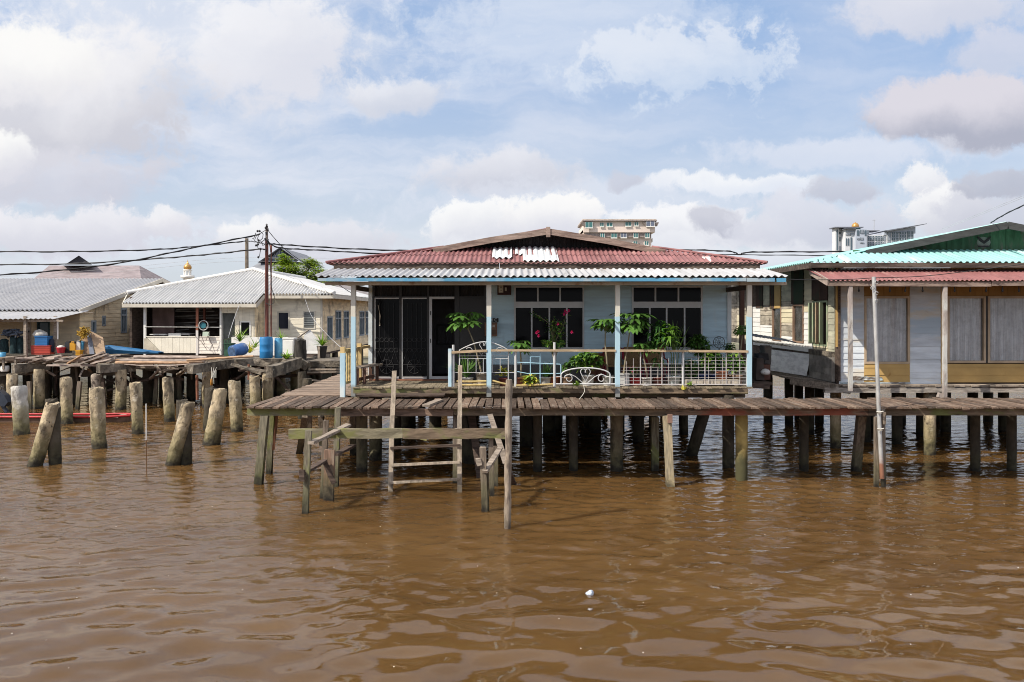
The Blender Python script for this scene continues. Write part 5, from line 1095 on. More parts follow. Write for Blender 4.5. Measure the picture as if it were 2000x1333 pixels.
def jerry(a, b, c, d, D, m, label):
    t = thing('jerrycan', label, 'jerrycan', P((a+b)/2, d, D)); x0, x1, z1, z0 = X(a, D), X(b, D), Z(c, D), Z(d, D); w = x1 - x0
    q = MB(); q.prism([(x0, D, z0), (x1, D, z0), (x1, D, z1 - w * .3), (x1 - w * .3, D, z1), (x0 + w * .05, D, z1), (x0, D, z1 - .03)], (0, .2, 0)); q.build('body', m, t)
    q = MB(); q.tube([(x1 - w * .2, D + .1, z1 - w * .15), (x1 - w * .12, D + .1, z1 + .05)], .035, 8); q.build('cap', BLACKP, t)
    q = MB(); q.tube([(x0 + w * .15, D + .1, z1 - .01), (x0 + w * .2, D + .1, z1 + .05), (x0 + w * .55, D + .1, z1 + .05), (x0 + w * .62, D + .1, z1 - .01)], .015, 6); q.build('handle', m, t)
jerry(126.5, 136, 669, 690, 34.4, plain('plastic_black', (.02, .022, .026), .5), 'black jerrycan beside the yellow jerrycan on the left porch')
jerry(136, 146, 670, 685, 34.3, plain('plastic_yellow', (.55, .27, .015), .5), 'yellow jerrycan between the black and the white ones')
jerry(147, 156, 668, 685, 34.4, plain('plastic_milky', (.6, .56, .52), .5), 'milky white jerrycan right of the yellow one')
PSKY = plain('plastic_sky', (.06, .28, .48), .45)
for k in range(4):
    q = MB(); D = 34.5; z0 = Z(692 - 6.2 * k, D); q.box(X(154, D), D, z0, X(161.5, D), D + .3, z0 + .118); q.box(X(153.6, D), D - .015, z0 + .095, X(162, D), D + .315, z0 + .13)
    solo('tray', q, PSKY, 'light blue plastic tray in the stack right of the jerrycans' + [', lowest', ', second from the bottom', ', third from the bottom', ', topmost'][k], 'tray', 'stacked blue trays')
crate('yellow_crate', 148, 156, 686, 694, 34.2, plain('plastic_yellow', (.55, .27, .015), .5), 'small yellow crate in front of the blue trays', depth=.25)
q = MB(); c = P(119, 690, 34.2); q.lathe(c, [(.13, 0), (.17, .2), (.19, .24), (.17, .24)], 14); solo('red_tub', q, plain('plastic_crimson', (.4, .02, .035), .5), 'red tub with a white bag right of the porch post', 'tub')
q = MB(); c = P(119, 681, 34.2); q.lathe(c, [(.03, 0), (.16, .02), (.13, .1), (.03, .13)], 12); solo('small_bag', q, mat('sack_white', (.6, .58, .54)), 'small white bag in the red tub', 'bag')
q = MB(); c = P(101, 684, 34.4); q.lathe((c.x, c.y, c.z - .1), [(.05, 0), (.1, .05), (.11, .4), (.07, .55), (.02, .58)], 10); solo('dark_bundle', q, mat('cloth_navy', (.02, .025, .045), .9), 'dark navy bundle between the red crate and the porch post', 'bundle')
NETG = mat('net_dark_teal', (.018, .04, .045), .95, .5, 6, (5,5,1), 1., 10)
for k, (a, b, c_, d, lab) in enumerate(((20, 33, 656, 691, 'tall dark teal bundle of netting on the left porch'), (33, 46, 658, 691, 'dark netting bundle next to the grey porch post'), (0, 16, 662, 690, 'low dark green heap of netting at the picture edge'))):
    q = MB(); D = 34.5 + .1 * k; x = X((a+b)/2, D); w = (b-a)/2/F*D; n = 12; vs = []
    q.lathe((x, D, Z(d, D)), [(w, 0), (w * 1.1, .2), (w * .95, .45), (w * 1.05, (d - c_) / F * D * .9), (w * .4, (d - c_) / F * D)], 14, sy=.8); solo('net_bundle', q, NETG, lab, 'netting', 'netting bundles')
q = MB()
for k in range(26):
    c = P(lerp(8, 46, R.random()), 651 + R.uniform(-4, 5), 34.4); q.tube([c + Vector((R.uniform(-.25, .25), R.uniform(-.2, .2), R.uniform(-.08, .08))) for _ in range(4)], .035, 5)
solo('fishing_net', q, mat('net_blue_grey', (.09, .11, .15), .95, .4, 8), 'tangled blue grey fishing net heaped over the bundles', 'net')
q = MB()
for k in range(60):
    c = P(165 + R.gauss(0, 4.5), 650 + R.gauss(0, 5), 34.3 + R.uniform(-.15, .15)); q.tube([c + Vector((R.uniform(-.13, .13), R.uniform(-.1, .1), R.uniform(-.13, .13))) for _ in range(4)], .016, 4)
solo('yellow_net', q, mat('net_yellow', (.36, .22, .03), .9, .3, 8), 'tangled yellow net draped on the leaning boards', 'net')
for k, (pts, m, lab) in enumerate((([(160, 655), (168, 648), (176, 692), (164, 692)], mat('board_brown_lean', (.26, .17, .11), .9, .3), 'narrow brown board under the yellow net'),
    ([(169, 651), (177, 648), (184, 692), (175, 692)], mat('board_blue_grey', (.17, .19, .24), .9, .2), 'blue grey board between two leaning brown boards'),
    ([(175, 646), (201, 660), (206, 690), (188, 694)], mat('plywood_tan', (.38, .27, .18), .9, .25, 2, (1,1,3)), 'large tan plywood sheet leaning at the porch corner'))):
    q = MB(); D = 34.5 - .12 * k; q.prism([P(x, y, D + (692 - y) * .006) for x, y in pts], (0, .03, 0)); solo('leaning_sheet', q, m, lab, 'board', 'boards leaning at the porch corner')
q = MB(); n = 24; lo, hi, l2 = [], [], []
for i in range(n + 1):
    t_ = i / n; px = lerp(205, 310, t_); lo.append(P(px, 691.5, 35.0)); hi.append(P(px, lerp(675.5, 688.5, t_), 35.0 + .02)); l2.append(P(px, lerp(682, 690, t_), 34.9 - .05 * (1 - t_)))
q.strip(lo, l2); q.strip(l2, [h + Vector((0, -.12, 0)) for h in hi]); q.strip([h + Vector((0, -.12, 0)) for h in hi], [h + Vector((0, .5, 0)) for h in hi]); q.strip([h + Vector((0, .5, 0)) for h in hi], [p + Vector((0, .5, 0)) for p in lo]); solo('upturned_boat', q, mat('paint_boat_blue', (.02, .14, .32), .5, .15), 'long blue boat hull lying upturned behind the plank heap', 'boat')
t = thing('work_table', 'rough low table with a blue bucket at the left picture edge', 'table', (X(12, 33.4), 33.4, 1.3))
q = MB(); q.beam((X(-30, 33.2), 33.3, Z(700, 33.3)), (X(33, 33.2), 33.4, Z(697, 33.3)), .9, .06, jit=.01, n=4); q.build('top', W_GREY, t)
for px in (28, 4): q = MB(); q.box(X(px, 33), 33.0, Z(722, 33), X(px, 33) + .07, 33.07, Z(699, 33)); q.build('leg', W_GREY, t)
q = MB(); c = P(5, 698, 33.2); q.lathe(c, [(.1, 0), (.13, .19), (.12, .19)], 12); solo('blue_bucket', q, PSKY, 'small light blue bucket on the rough table', 'bucket')
q = MB(); q.lathe(P(9.5, 726, 33.2), [(.14, 0), (.16, .04), (.16, .2), (.13, .235), (.03, .24)], 14); solo('white_drum', q, WHITEP, 'short white drum under the rough table', 'drum')
# ---- the worn dock in front of the two houses
dock = thing('dock', 'worn concrete and timber dock in front of the two cream houses', 'dock', (-14, 34.5, 0))
ZK = 1.86
mb = MB(); x = -27
while x < -12.4:
    w = R.uniform(.16, .24); mb.box(x, 33.9 + R.uniform(-.25, .2), ZK - .07, x + w - .02, 37.2, ZK + R.uniform(-.02, .01)); x += w
mb.build('decking', W_GREY, dock)
mb = MB(); mb.beam((X(395, 34.2), 34.3, 1.80), (X(580, 34.2), 34.3, 1.80), .5, .28, jit=.03, n=16); mb.box(X(398, 34.2), 34.5, 1.72, X(585, 34.5), 38.4, 1.88); mb.beam((X(560, 35), 35.2, 1.66), (-7.0, 35.6, 1.66), .4, .28, jit=.02, n=10); mb.box(X(560, 35), 35.3, 1.65, -7.2, 38.5, 1.78); mb.build('slab', CONC_B, dock)
def cb(a, b, c, d, D, h=.33, w=.3, D2=None):
    q = MB(); q.beam(P(a, b, D), P(c, d, D2 or D), w, h, jit=.018, n=6); q.build('cross_beam', CONC_B, dock)
cb(27, 721, 95, 715, 33.0, D2=34.0); cb(192, 721, 262, 717, 32.2, D2=33.4); cb(371, 722, 452, 710, 31.6, D2=33.6); cb(526, 727, 584, 709, 31.2, D2=33.4, h=.42); cb(582, 706, 600, 716, 33.6); cb(0, 733, 90, 728, 34.2, h=.1, w=.1); cb(155, 730, 240, 726, 36, h=.28); cb(250, 716, 345, 727, 34.6, h=.14)
cb(452, 712, 512, 730, 32.4, h=.1, w=.12); cb(470, 716, 530, 728, 33, h=.09, w=.1)
DP = [(76.5, 798, 20, 721), (236.5, 800, 20, 722), (147, 788, 17, 716), (180, 772, 15, 716), (373, 781, 17, 719), (405, 796, 20, 721), (438, 787, 17, 712), (463, 770, 15, 712), (549, 775, 17, 719), (576, 770, 17, 717), (594, 768, 17, 712), (110, 770, 12, 716), (288, 786, 18, 716), (318, 776, 14, 716), (344, 782, 15, 718), (498, 768, 14, 712), (10, 790, 18, 726), (52, 770, 14, 722), (214, 764, 12, 716)]
for k, (px, wy, w, top) in enumerate(DP):
    D = WL(wy); x = X(px, D); q = MB(); pile(q, x, D, x, D, min(1.75, Z(top, D)), w / 2 / F * D, k + 200, broken=0, n=14, k=12, rough=.08); q.build('pile', [CONC, CONC, CONC_D][0 if px in (76.5, 236.5, 405, 549, 576) else 2], dock)
q = MB()
for a, b, c, d in ((486, 712, 486, 742), (384.5, 733, 385.5, 775)):
    q = MB(); D = 33.2; q.tube([P(a, b, D), P(c, d + (6 if a < 400 else 0), D)], .06 if a < 400 else .05, 8); q.build('pipe', mat('pipe_rust', (.24, .10, .06), .85, .3, 5), dock)
mb = MB()
for a, b, c, d in ((250, 718, 420, 719), (600, 728, 668, 727), (602, 722, 668, 722), (606, 742, 632, 746)): mb.beam(P(a, b, 34.0), P(c, d, 34.0), .05, .07)
mb.build('rail', W_GREY, dock)
for px in (306, 341.5, 364): q = MB(); q.box(X(px, 34), 34.0, Z(722, 34), X(px, 34) + .05, 34.05, Z(711, 34)); q.build('stud', WHITEP, dock)

for k in range(20):
    x0, y0 = R.uniform(-24, -8), R.choice([34.6, 35.5, 36.6, 38]); mb = MB(); mb.beam((x0, y0, R.uniform(.4, 1.4)), (x0 + R.uniform(-2.5, 2.5), y0 + R.uniform(-.2, .2), R.uniform(1.1, 1.7)), .06, R.uniform(.08, .16), jit=.01, n=3); mb.build('brace', W_DARK, dock)  # dark boards added below the dock to deepen the darkness there
for k in range(16):
    a0 = R.uniform(30, 560); q = MB(); q.beam(P(a0, R.uniform(714, 722), 33.5 + R.uniform(-.4, .6)), P(a0 + R.uniform(-50, 60), R.uniform(722, 742), 33.6 + R.uniform(-.4, .6)), R.uniform(.05, .1), R.uniform(.03, .07), jit=.012, n=4); q.build('broken_board', [W_GREY, W_DARK, W_PLANKX][k % 3], dock)
for k in range(12):
    a0 = R.uniform(20, 590); q = MB(); D_ = R.uniform(33.5, 37); q.tube([P(a0, 716, D_), P(a0 + R.uniform(-5, 5), R.uniform(740, 775), D_)], R.uniform(.03, .07), 6); q.build('prop', [W_POST, W_DARK][k % 2], dock)
for px, top, wy, ln in ((302, 735, 790, 4), (352, 728, 785, -3), (395, 735, 792, 5), (425, 738, 783, -4), (450, 745, 790, 3), (150, 745, 800, 6), (205, 740, 796, -5), (120, 738, 790, 3), (60, 745, 800, -3), (530, 735, 785, 4)):
    D_ = WL(wy); q = MB(); q.beam(P(px, wy + 8, D_), P(px + ln, top, D_), R.uniform(.1, .18), R.uniform(.08, .14), up=(0,1,0), jit=.012, n=4); q.build('stake', [W_POST, W_DARK][px % 2], dock)
# loose planks heaped on the dock, each one its own object
PLM = [mat('plank_pale', (.42, .34, .29), .9, .3, 2.5, (1.5,6,6), .5, 10, 0, [((.22,.17,.14), .4, 2, (.8,4,4))]), mat('plank_grey', (.30, .25, .22), .9, .3, 2.5, (1.5,6,6), .5, 10), mat('plank_brown', (.22, .14, .10), .9, .3, 2.5, (1.5,6,6), .5, 10), mat('plank_tan', (.45, .29, .18), .9, .3, 2.5, (1.5,6,6), .5, 10)]
def plank(a, b, c, d, D, w, h, m, label, grp='loose planks heaped on the left dock', name='plank'):
    q = MB(); q.beam(P(a, b, D), P(c, d, D + R.uniform(-.3, .3)), w, h, jit=.008, n=3); return solo(name, q, PLM[m], label, 'plank', grp)
named = [(92, 714, 300, 713, 33.2, .12, .08, 0, 'long pale plank along the front edge of the plank heap'), (66, 703, 122, 694, 33.6, .2, .06, 0, 'pale plank rising to the right at the left end of the heap'),
         (58, 709, 112, 701, 33.4, .2, .06, 1, 'grey plank lying under the pale rising plank at the left end of the heap'), (133, 710, 162, 693, 33.3, .14, .05, 3, 'short tan plank tilted steeply in the middle of the heap'),
         (154, 707, 203, 688, 33.4, .16, .06, 0, 'longest tilted pale plank pointing up right in the heap'), (158, 711, 210, 692, 33.2, .14, .06, 1, 'grey tilted plank just below the longest tilted one'),
         (178, 711, 214, 697, 33.1, .12, .05, 0, 'thin tilted plank at the right of the tilted ones'), (225, 703, 286, 702, 33.2, .2, .05, 3, 'orange tan plank lying flat right of the tilted planks'),
         (205, 697, 236, 693.5, 33.6, .3, .05, 0, 'broad pale board lying flat beside the orange tan plank')]
for a in named: plank(*a)
for k in range(34):
    px = R.uniform(48, 245); py = lerp(707, 697, R.random()); ln = R.uniform(16, 50); sl = R.choice([-.16, -.1, -.04, .03, -.25])
    plank(px - ln/2, py - sl * ln / 2, px + ln/2, py + sl * ln / 2, 33.3 + R.uniform(-.3, 1.0), R.uniform(.1, .22), R.uniform(.04, .07), R.choice([0, 0, 1, 1, 2]), 'short weathered plank lying jumbled in the plank heap')
for k, (a, b, c, d, r, m, lab) in enumerate(((262, 697.5, 404, 698.5, .075, 0, 'thick pale pole lying along the dock, uppermost'), (235, 705, 400, 706, .075, 1, 'thick grey pole lying below the pale pole'), (226, 709, 395, 709, .06, 3, 'reddish pole lowest of the long poles on the dock'), (365, 704, 495, 696, .05, 3, 'reddish plank pole rising towards the blue barrels'))):
    q = MB(); p0, p1 = P(a, b, 33.2 - .12 * k), P(c, d, 33.2 - .12 * k); q.tube([p0.lerp(p1, t / 5) + Vector((0, 0, R.uniform(-.012, .012))) for t in range(6)], [r, r * 1.02, r, r * .95, r * .95, r * .85], 9); solo('pole', q, PLM[m], lab, 'pole', 'long poles lying on the dock')
q = MB(); q.tube([P(243, 712, 32.8), P(280, 715, 32.8), P(330, 715, 32.8), P(390, 710, 32.9)], .025, 6); solo('thin_pole', q, PLM[0], 'thin pale bowed pole under the long poles', 'pole')

# barrels and yard things
def barrel(px, py, w, h, D, m, label, open_=False):
    t = thing('barrel', label, 'barrel', P(px, py, D)); c = P(px, py, D); r = w / 2 / F * D; H = h / F * D
    q = MB(); q.lathe(c, [(r * .9, 0), (r, .04), (r, H * .30), (r * 1.03, H * .33), (r, H * .36), (r, H * .64), (r * 1.03, H * .67), (r, H * .7), (r, H - .05), (r * .93, H)], 22); q.build('body', m, t)
    q = MB(); q.lathe(c + Vector((0, 0, H + .001)), [(r * .95, 0), (r * .95, .03), (r * .86, .03), (r * .85, -.0)], 22); q.build('rim', m, t)
PB2 = mat('barrel_blue', (.025, .19, .44), .45, .15, 2, bump=.1, stains=[((.1,.3,.5), .35, 2, (1,1,.5)), ((.2,.25,.3), .25, 4, (1,1,.4))]); PB3 = mat('barrel_light_blue', (.12, .36, .58), .45, .15, 2)
barrel(520, 700, 25, 40, 34.2, PB2, 'upright bright blue barrel on the dock')
barrel(544, 700, 15.5, 38, 34.6, PB3, 'narrow light blue barrel right of the bright blue barrel')
t = thing('fallen_barrel', 'dull blue barrel lying on its side beside the green box', 'barrel', P(464, 697, 34))
a, b = P(453, 688, 33.7), P(477, 681, 34.3); d = (b - a).normalized(); r = .26
q = MB(); q.tube([a, a + d * .02, a + d * .22, a + d * .25, a + d * .28, b - d * .06, b], [r * .9, r, r, r * 1.04, r, r, r * .92], 20); q.build('body', mat('barrel_dull_blue', (.05, .13, .32), .5, .25, 2, bump=.1, stains=[((.25,.3,.4), .4, 1.4, (1,1,1))]), t)
q = MB(); q.tube([a - d * .012, a + d * .01], [r * .72, r * .8], 18); q.build('end_cap', mat('barrel_end_blue', (.07, .12, .22), .5, .3, 6), t)
q = MB(); c = P(562.5, 696, 34.1); w = 21 / F * 34.1; h = 33 / F * 34.1; q.box(c.x - w/2, c.y, c.z, c.x + w/2, c.y + .5, c.z + h); q.box(c.x - w/2 - .015, c.y - .015, c.z + h, c.x + w/2 + .015, c.y + .515, c.z + h + .05); q.box(c.x - w/2 + .03, c.y - .012, c.z + .05, c.x + w/2 - .03, c.y - .001, c.z + h - .06); solo('white_cabinet', q, WHITEP, 'white box cabinet between the light blue barrel and the black stump', 'cabinet')
q = MB(); c = P(445, 696, 34.6); q.box(c.x - .17, c.y, c.z, c.x + .17, c.y + .4, c.z + .5); q.box(c.x - .19, c.y - .02, c.z + .5, c.x + .19, c.y + .42, c.z + .54)
for k in range(5): q.box(c.x - .15 + k * .065, c.y - .012, c.z + .3, c.x - .12 + k * .065, c.y - .001, c.z + .68)
solo('green_box', q, mat('box_green', (.03, .075, .045), .8, .3), 'dark green slatted box left of the fallen barrel', 'box')
q = MB(); c = P(586, 705, 33.9); pile(q, c.x, c.y, c.x, c.y, c.z + .93, .25, 301, zb=c.z - .3, rough=.22, broken=.12); q.v = [(a, b, max(z, 1.75)) for a, b, z in q.v]; solo('stump', q, mat('stump_black', (.045, .04, .035), .95, .5, 3, (3,3,.6), 1., 8), 'broad black charred stump standing on the dock by the white cabinet', 'stump')
q = MB(); a, b = P(582, 660, 33.8), P(603, 645, 34.2); q.beam(a, b, .05, .05); solo('stick', q, W_GREY, 'grey stick leaning out over the black stump', 'stick')

LEAFM = mat('leaf_green', (.085, .19, .035), .55, .3, 6, bump=0, isl=.35, spec=.4, trans=.3)
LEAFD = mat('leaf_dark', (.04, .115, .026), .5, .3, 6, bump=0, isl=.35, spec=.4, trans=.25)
LEAFY = mat('leaf_yellow', (.58, .52, .09), .6, .25, 8, bump=0, isl=.25, spec=.3, trans=.3)
LEAFB = mat('leaf_bright', (.21, .34, .05), .55, .25, 6, bump=0, isl=.3, spec=.4, trans=.35)
STEM = mat('stem_grey', (.26, .22, .15), .9, .25, 6); STEMG = mat('stem_green', (.13, .17, .06), .8, .25, 6)
def blade(mb, p, d, L, w, droop=.6, n=5, fold=.25, up=Vector((0,0,1)), wide=.4):
    """one leaf: folded strip that bends under its own weight"""
    d = Vector(d).normalized(); s = d.cross(up)
    if s.length < .05: s = Vector((1,0,0))
    s.normalize(); pts = []; q = Vector(p); dd = Vector(d)
    l, c, r = [], [], []
    for i in range(n + 1):
        t = i / n; ww = w * (math.sin(math.pi * min(1, t ** wide * .98 + .02)) if t < 1 else 0.02) / 2
        nn = s.cross(dd).normalized()
        l.append(q + s * ww + nn * ww * fold); c.append(q.copy()); r.append(q - s * ww + nn * ww * fold)
        q = q + dd * (L / n); dd = (dd + Vector((0, 0, -droop / n))).normalized()
    k = n + 1
    mb.add(l + c + r, [(i, i+1, k+i+1, k+i) for i in range(n)] + [(k+i, k+i+1, 2*k+i+1, 2*k+i) for i in range(n)], 0, True)
def palm_leaf(mb, p, d, size, lobes=7, droop=.35):
    """deeply lobed hand-shaped leaf"""
    d = Vector(d).normalized(); up = Vector((0,0,1)); s = d.cross(up); s = s.normalized() if s.length > .1 else Vector((1,0,0))
    nn = s.cross(d).normalized()
    for k in range(lobes):
        a = (k / (lobes - 1) - .5) * math.radians(250); ln = size * (1 - .32 * abs(a) / 2.2) * R.uniform(.9, 1.1)
        v = (d * math.cos(a) + s * math.sin(a)).normalized(); w = nn.cross(v)
        def q(t, o, dz=0): return p + v * (ln * t) + w * (ln * o) + nn * (-droop * ln * t * t + dz)
        vs = [q(0, 0), q(.35, .10), q(.5, .2), q(.6, .11), q(.78, .15), q(1, 0), q(.78, -.15), q(.6, -.11), q(.5, -.2), q(.35, -.10), q(.5, 0, .012 * size), q(.75, 0, .01 * size)]
        mb.add(vs, [(0,1,10), (1,2,3,10), (3,4,11,10), (4,5,11), (5,6,11), (6,7,10,11), (7,8,9,10), (9,0,10)], 0, True)
def fern(px, py, D, n, L, label, m=LEAFB, cat='plant', w=.06, name='fern'):
    q = MB(); p = P(px, py, D)
    for k in range(n):
        a = R.uniform(0, 6.28); e = R.uniform(.5, 1.4); blade(q, p + Vector((R.uniform(-.05,.05), R.uniform(-.05,.05), 0)), (math.cos(a) * math.cos(e), math.sin(a) * math.cos(e), math.sin(e)), L * R.uniform(.6, 1.1), w, R.uniform(.4, 1.3), 5)
    return solo(name, q, m, label, cat)
fern(468, 668, 35.2, 26, .85, 'bright fern behind the fallen blue barrel'); fern(487, 690, 34.6, 20, .55, 'low yellow green fern between the blue barrels', LEAFY)
fern(497, 680, 34.9, 16, .7, 'tall thin fern left of the upright blue barrel'); fern(549, 663, 34.6, 14, .65, 'fern growing out of the narrow light blue barrel'); fern(560, 702, 33.7, 34, .42, 'leafy weed hanging over the dock edge below the white cabinet', LEAFB, 'weed', .11, 'weed')
t = thing('potted_palm', 'potted palm in a dark pot beside the leaning pale board', 'plant', P(629, 700, 33.5))
q = MB(); c = P(629, 700, 33.5); q.lathe(c, [(.14, 0), (.21, .45), (.23, .5), (.2, .5)], 14); q.build('pot', mat('pot_black', (.04, .035, .035), .8), t)
q = MB()
for k in range(44):
    a = R.uniform(0, 6.28); e = R.uniform(.3, 1.35); blade(q, c + Vector((0, 0, .5)), (math.cos(a) * math.cos(e), math.sin(a) * math.cos(e), math.sin(e)), R.uniform(.4, .75), .055, R.uniform(.5, 1.2), 5)
q.build('leaves', LEAFB, t)
q = MB(); q.box(c.x - .12, c.y - .26, c.z, c.x - .03, c.y - .2, c.z + .5); q.build('stake', W_GREY, t)

# ---- the broken piles standing free in the water
def bp(top, bot, w, label, m=CONC, seed=None, w1=None, br=.07):
    D = WL(bot[1]); q = MB(); sd_ = seed or int(top[0] * 3 + bot[1])
    pile(q, X(bot[0], D), D, X(top[0], D), D + .05, Z(top[1], D), w / 2 / F * D, sd_, r1=(w1 or w) / 2 / F * D, broken=br, rough=.12, k=26, n=24)
    return solo('broken_pile', q, m, label, 'pile', 'broken piles standing in the water')
bp((22, 731), (23.5, 809), 20, 'slim pile at the far left with a chip under the beam end'); bp((34.5, 754), (43, 848), 28, 'pale topped thick pile, leftmost of the near ones', CONC_W, br=.05)
bp((101, 787), (69, 909), 28, 'leaning foreground pile crossing an upright one at far left', w1=25); bp((104, 792), (107.5, 906), 23, 'upright pile half hidden behind the leaning one at far left', CONC_D); bp((98, 779), (101, 860), 24, 'stub of a pile showing above the leaning far left pile', CONC_D, w1=22)
bp((127, 737), (130.5, 828), 22, 'straight pile behind the red boat, left of the paired piles'); bp((186.5, 757), (194, 875), 27, 'tall thick pile in front of a crumbling darker pile'); bp((187, 731), (189, 800), 18, 'crumbling dark pile rising behind the tall thick pile', mat('concrete_crumbling', (.30, .25, .20), .95, .4, 4, bump=1., bsc=9, stains=[((.07,.055,.045), .47, 4, (1,1,1))], zg=TIDE), br=.1)
bp((263, 747), (269.5, 847), 21, 'slightly leaning pile at the red boat bow'); bp((326, 737), (331.5, 823), 21, 'straight pile with a white patch near its top')
bp((367, 785), (337, 908), 28, 'leaning foreground pile of the second crossed pair', w1=25); bp((360, 790), (364, 906), 23, 'upright dark pile of the second crossed pair', CONC_D); bp((354, 781), (356, 850), 22, 'stub of a pile above the second crossed pair', CONC_D)
bp((430, 760), (413, 868), 33, 'thick leaning mossy pile with wire at its top', w1=25); bp((411, 758), (409, 838), 22, 'dark pile behind the thick leaning mossy pile', CONC_D); bp((456.5, 744), (463, 843), 24, 'thick straight pile right of the leaning mossy pile')
bp((497, 734), (499, 803), 20, 'rough pile left of the pair by the boardwalk end', br=.1); bp((521, 730), (524, 800), 20, 'rough pile nearest the boardwalk end'); 
q = MB(); D = WL(925); q.tube([P(285.5, 789, D), P(285.8, 860, D)], .013, 6); q.tube([P(285.8, 860, D), P(286.5, 940, D)], .013, 6, m=1); solo('thin_stick', q, [WHITEP, mat('stick_brown', (.22, .12, .06), .8)], 'thin upright stick, white above and brown below, among the broken piles', 'stick')
t = thing('float', 'small orange float hanging from cords by the leaning piles', 'float', P(413, 754, 30.5)); c = P(413, 754, 30.5); q = MB(); q.lathe(c, [(.01, 0), (.045, .03), (.05, .15), (.03, .25), (.01, .27)], 10); q.build('body', mat('float_orange', (.45, .2, .03), .5), t)
q = MB()
for dx in (-5, 0, 5): q.tube([c + Vector((0, 0, .26)), P(418 + dx, 718, 31)], .008, 4)
q.build('cord', mat('rope_pale', (.6, .57, .5)), t)

# red boat low in the water and an outboard at the edge
D = WL(823); boat = thing('red_boat', 'long low red wooden boat moored behind the broken piles', 'boat', (X(120, D), D, 0))
q = MB(); n = 30; x0, x1 = X(-60, D), X(259, D); L_, R_, K_ = [], [], []
for i in range(n + 1):
    t_ = i / n; w = .42 * (1 - max(0, (t_ - .86) / .14) ** 2 * .55); z = .20 + .10 * max(0, t_ - .75); x = lerp(x0, x1, t_)
    L_.append(Vector((x, D - w, z))); R_.append(Vector((x, D + w, z))); K_.append(Vector((x - (.15 if t_ > .95 else 0), D, -.15)))
q.strip([Vector((p.x, p.y + .1, -.2)) for p in L_], L_); q.strip(R_, [Vector((p.x, p.y - .1, -.2)) for p in R_]); q.strip([p + Vector((0, .03, -.12)) for p in L_], [p + Vector((0, -.03, -.12)) for p in R_])
q.add([L_[-1], R_[-1], Vector((x1, D + .2, -.2)), Vector((x1, D - .2, -.2))], [(0,1,2,3)]); q.build('hull', mat('boat_inside', (.16, .10, .07), .8, .3, 3), boat)
for S in (L_, R_): q = MB(); q.tube([p + Vector((0, 0, .0)) for p in S], .04, 6); q.build('gunwale', mat('boat_red', (.46, .03, .035), .5, .2, 4, stains=[((.5,.35,.33), .3, 3, (1,1,1))]), boat)
for px in (175, 228): q = MB(); q.box(X(px, D), D - .38, .16, X(px, D) + .22, D + .38, .2); q.build('thwart', W_GREY, boat)
om = thing('outboard_motor', 'dark outboard motor tilted up at the left picture edge', 'outboard motor', P(0, 790, 31))
q = MB(); q.prism([P(-14, 776, 30.8), P(-4, 762, 30.8), P(8, 772, 30.8), P(15, 786, 30.8), P(8, 795, 30.8), P(-8, 790, 30.8)], (0, .3, 0)); q.build('cowling', mat('motor_navy', (.035, .045, .065), .4), om)
q = MB(); q.beam(P(4, 790, 30.95), P(14, 806, 30.95), .12, .1); q.build('leg', mat('motor_navy', (.035, .045, .065)), om)
q = MB(); q.tube([P(2, 762, 30.9), P(3, 755, 30.9), P(7, 758, 30.9)], .02, 5); q.build('tiller', IRONK, om)
# ================================================================ plants and pots on the veranda
def pot(par, c, r0, r1, h, m, name='pot', sq=False):
    q = MB()
    if sq:
        q.prism([(c.x - r0, c.y - r0, c.z), (c.x + r0, c.y - r0, c.z), (c.x + r0, c.y + r0, c.z), (c.x - r0, c.y + r0, c.z)], (0, 0, h)); q.box(c.x - r1, c.y - r1, c.z + h - .03, c.x + r1, c.y + r1, c.z + h + .005)
    else: q.lathe(c, [(r0, 0), (lerp(r0, r1, .9), h * .88), (r1 * 1.06, h * .88), (r1 * 1.06, h), (r1 * .9, h), (r1 * .88, h * .9)], 16)
    return q.build(name, m, par)
PWHITE = mat('pot_white', (.60, .59, .56), .7, .12, 5, stains=[((.35,.31,.27), .38, 5, (1,1,1))]); PTERRA = mat('pot_terracotta', (.28, .10, .055), .8, .2, 5); PMAROON = mat('pot_maroon', (.14, .035, .03), .6, .2, 5)
PGREY = mat('pot_concrete', (.36, .32, .27), .9, .2, 5, bump=.6); PBLUED = mat('pot_blue', (.03, .05, .16), .5, .15, 5); PREDP = mat('pot_red', (.4, .03, .03), .5, .15, 5); PTAN = mat('pot_tan', (.4, .26, .18), .8, .15, 5)
def base(px, D): return Vector((X(px, D), D, ZD))
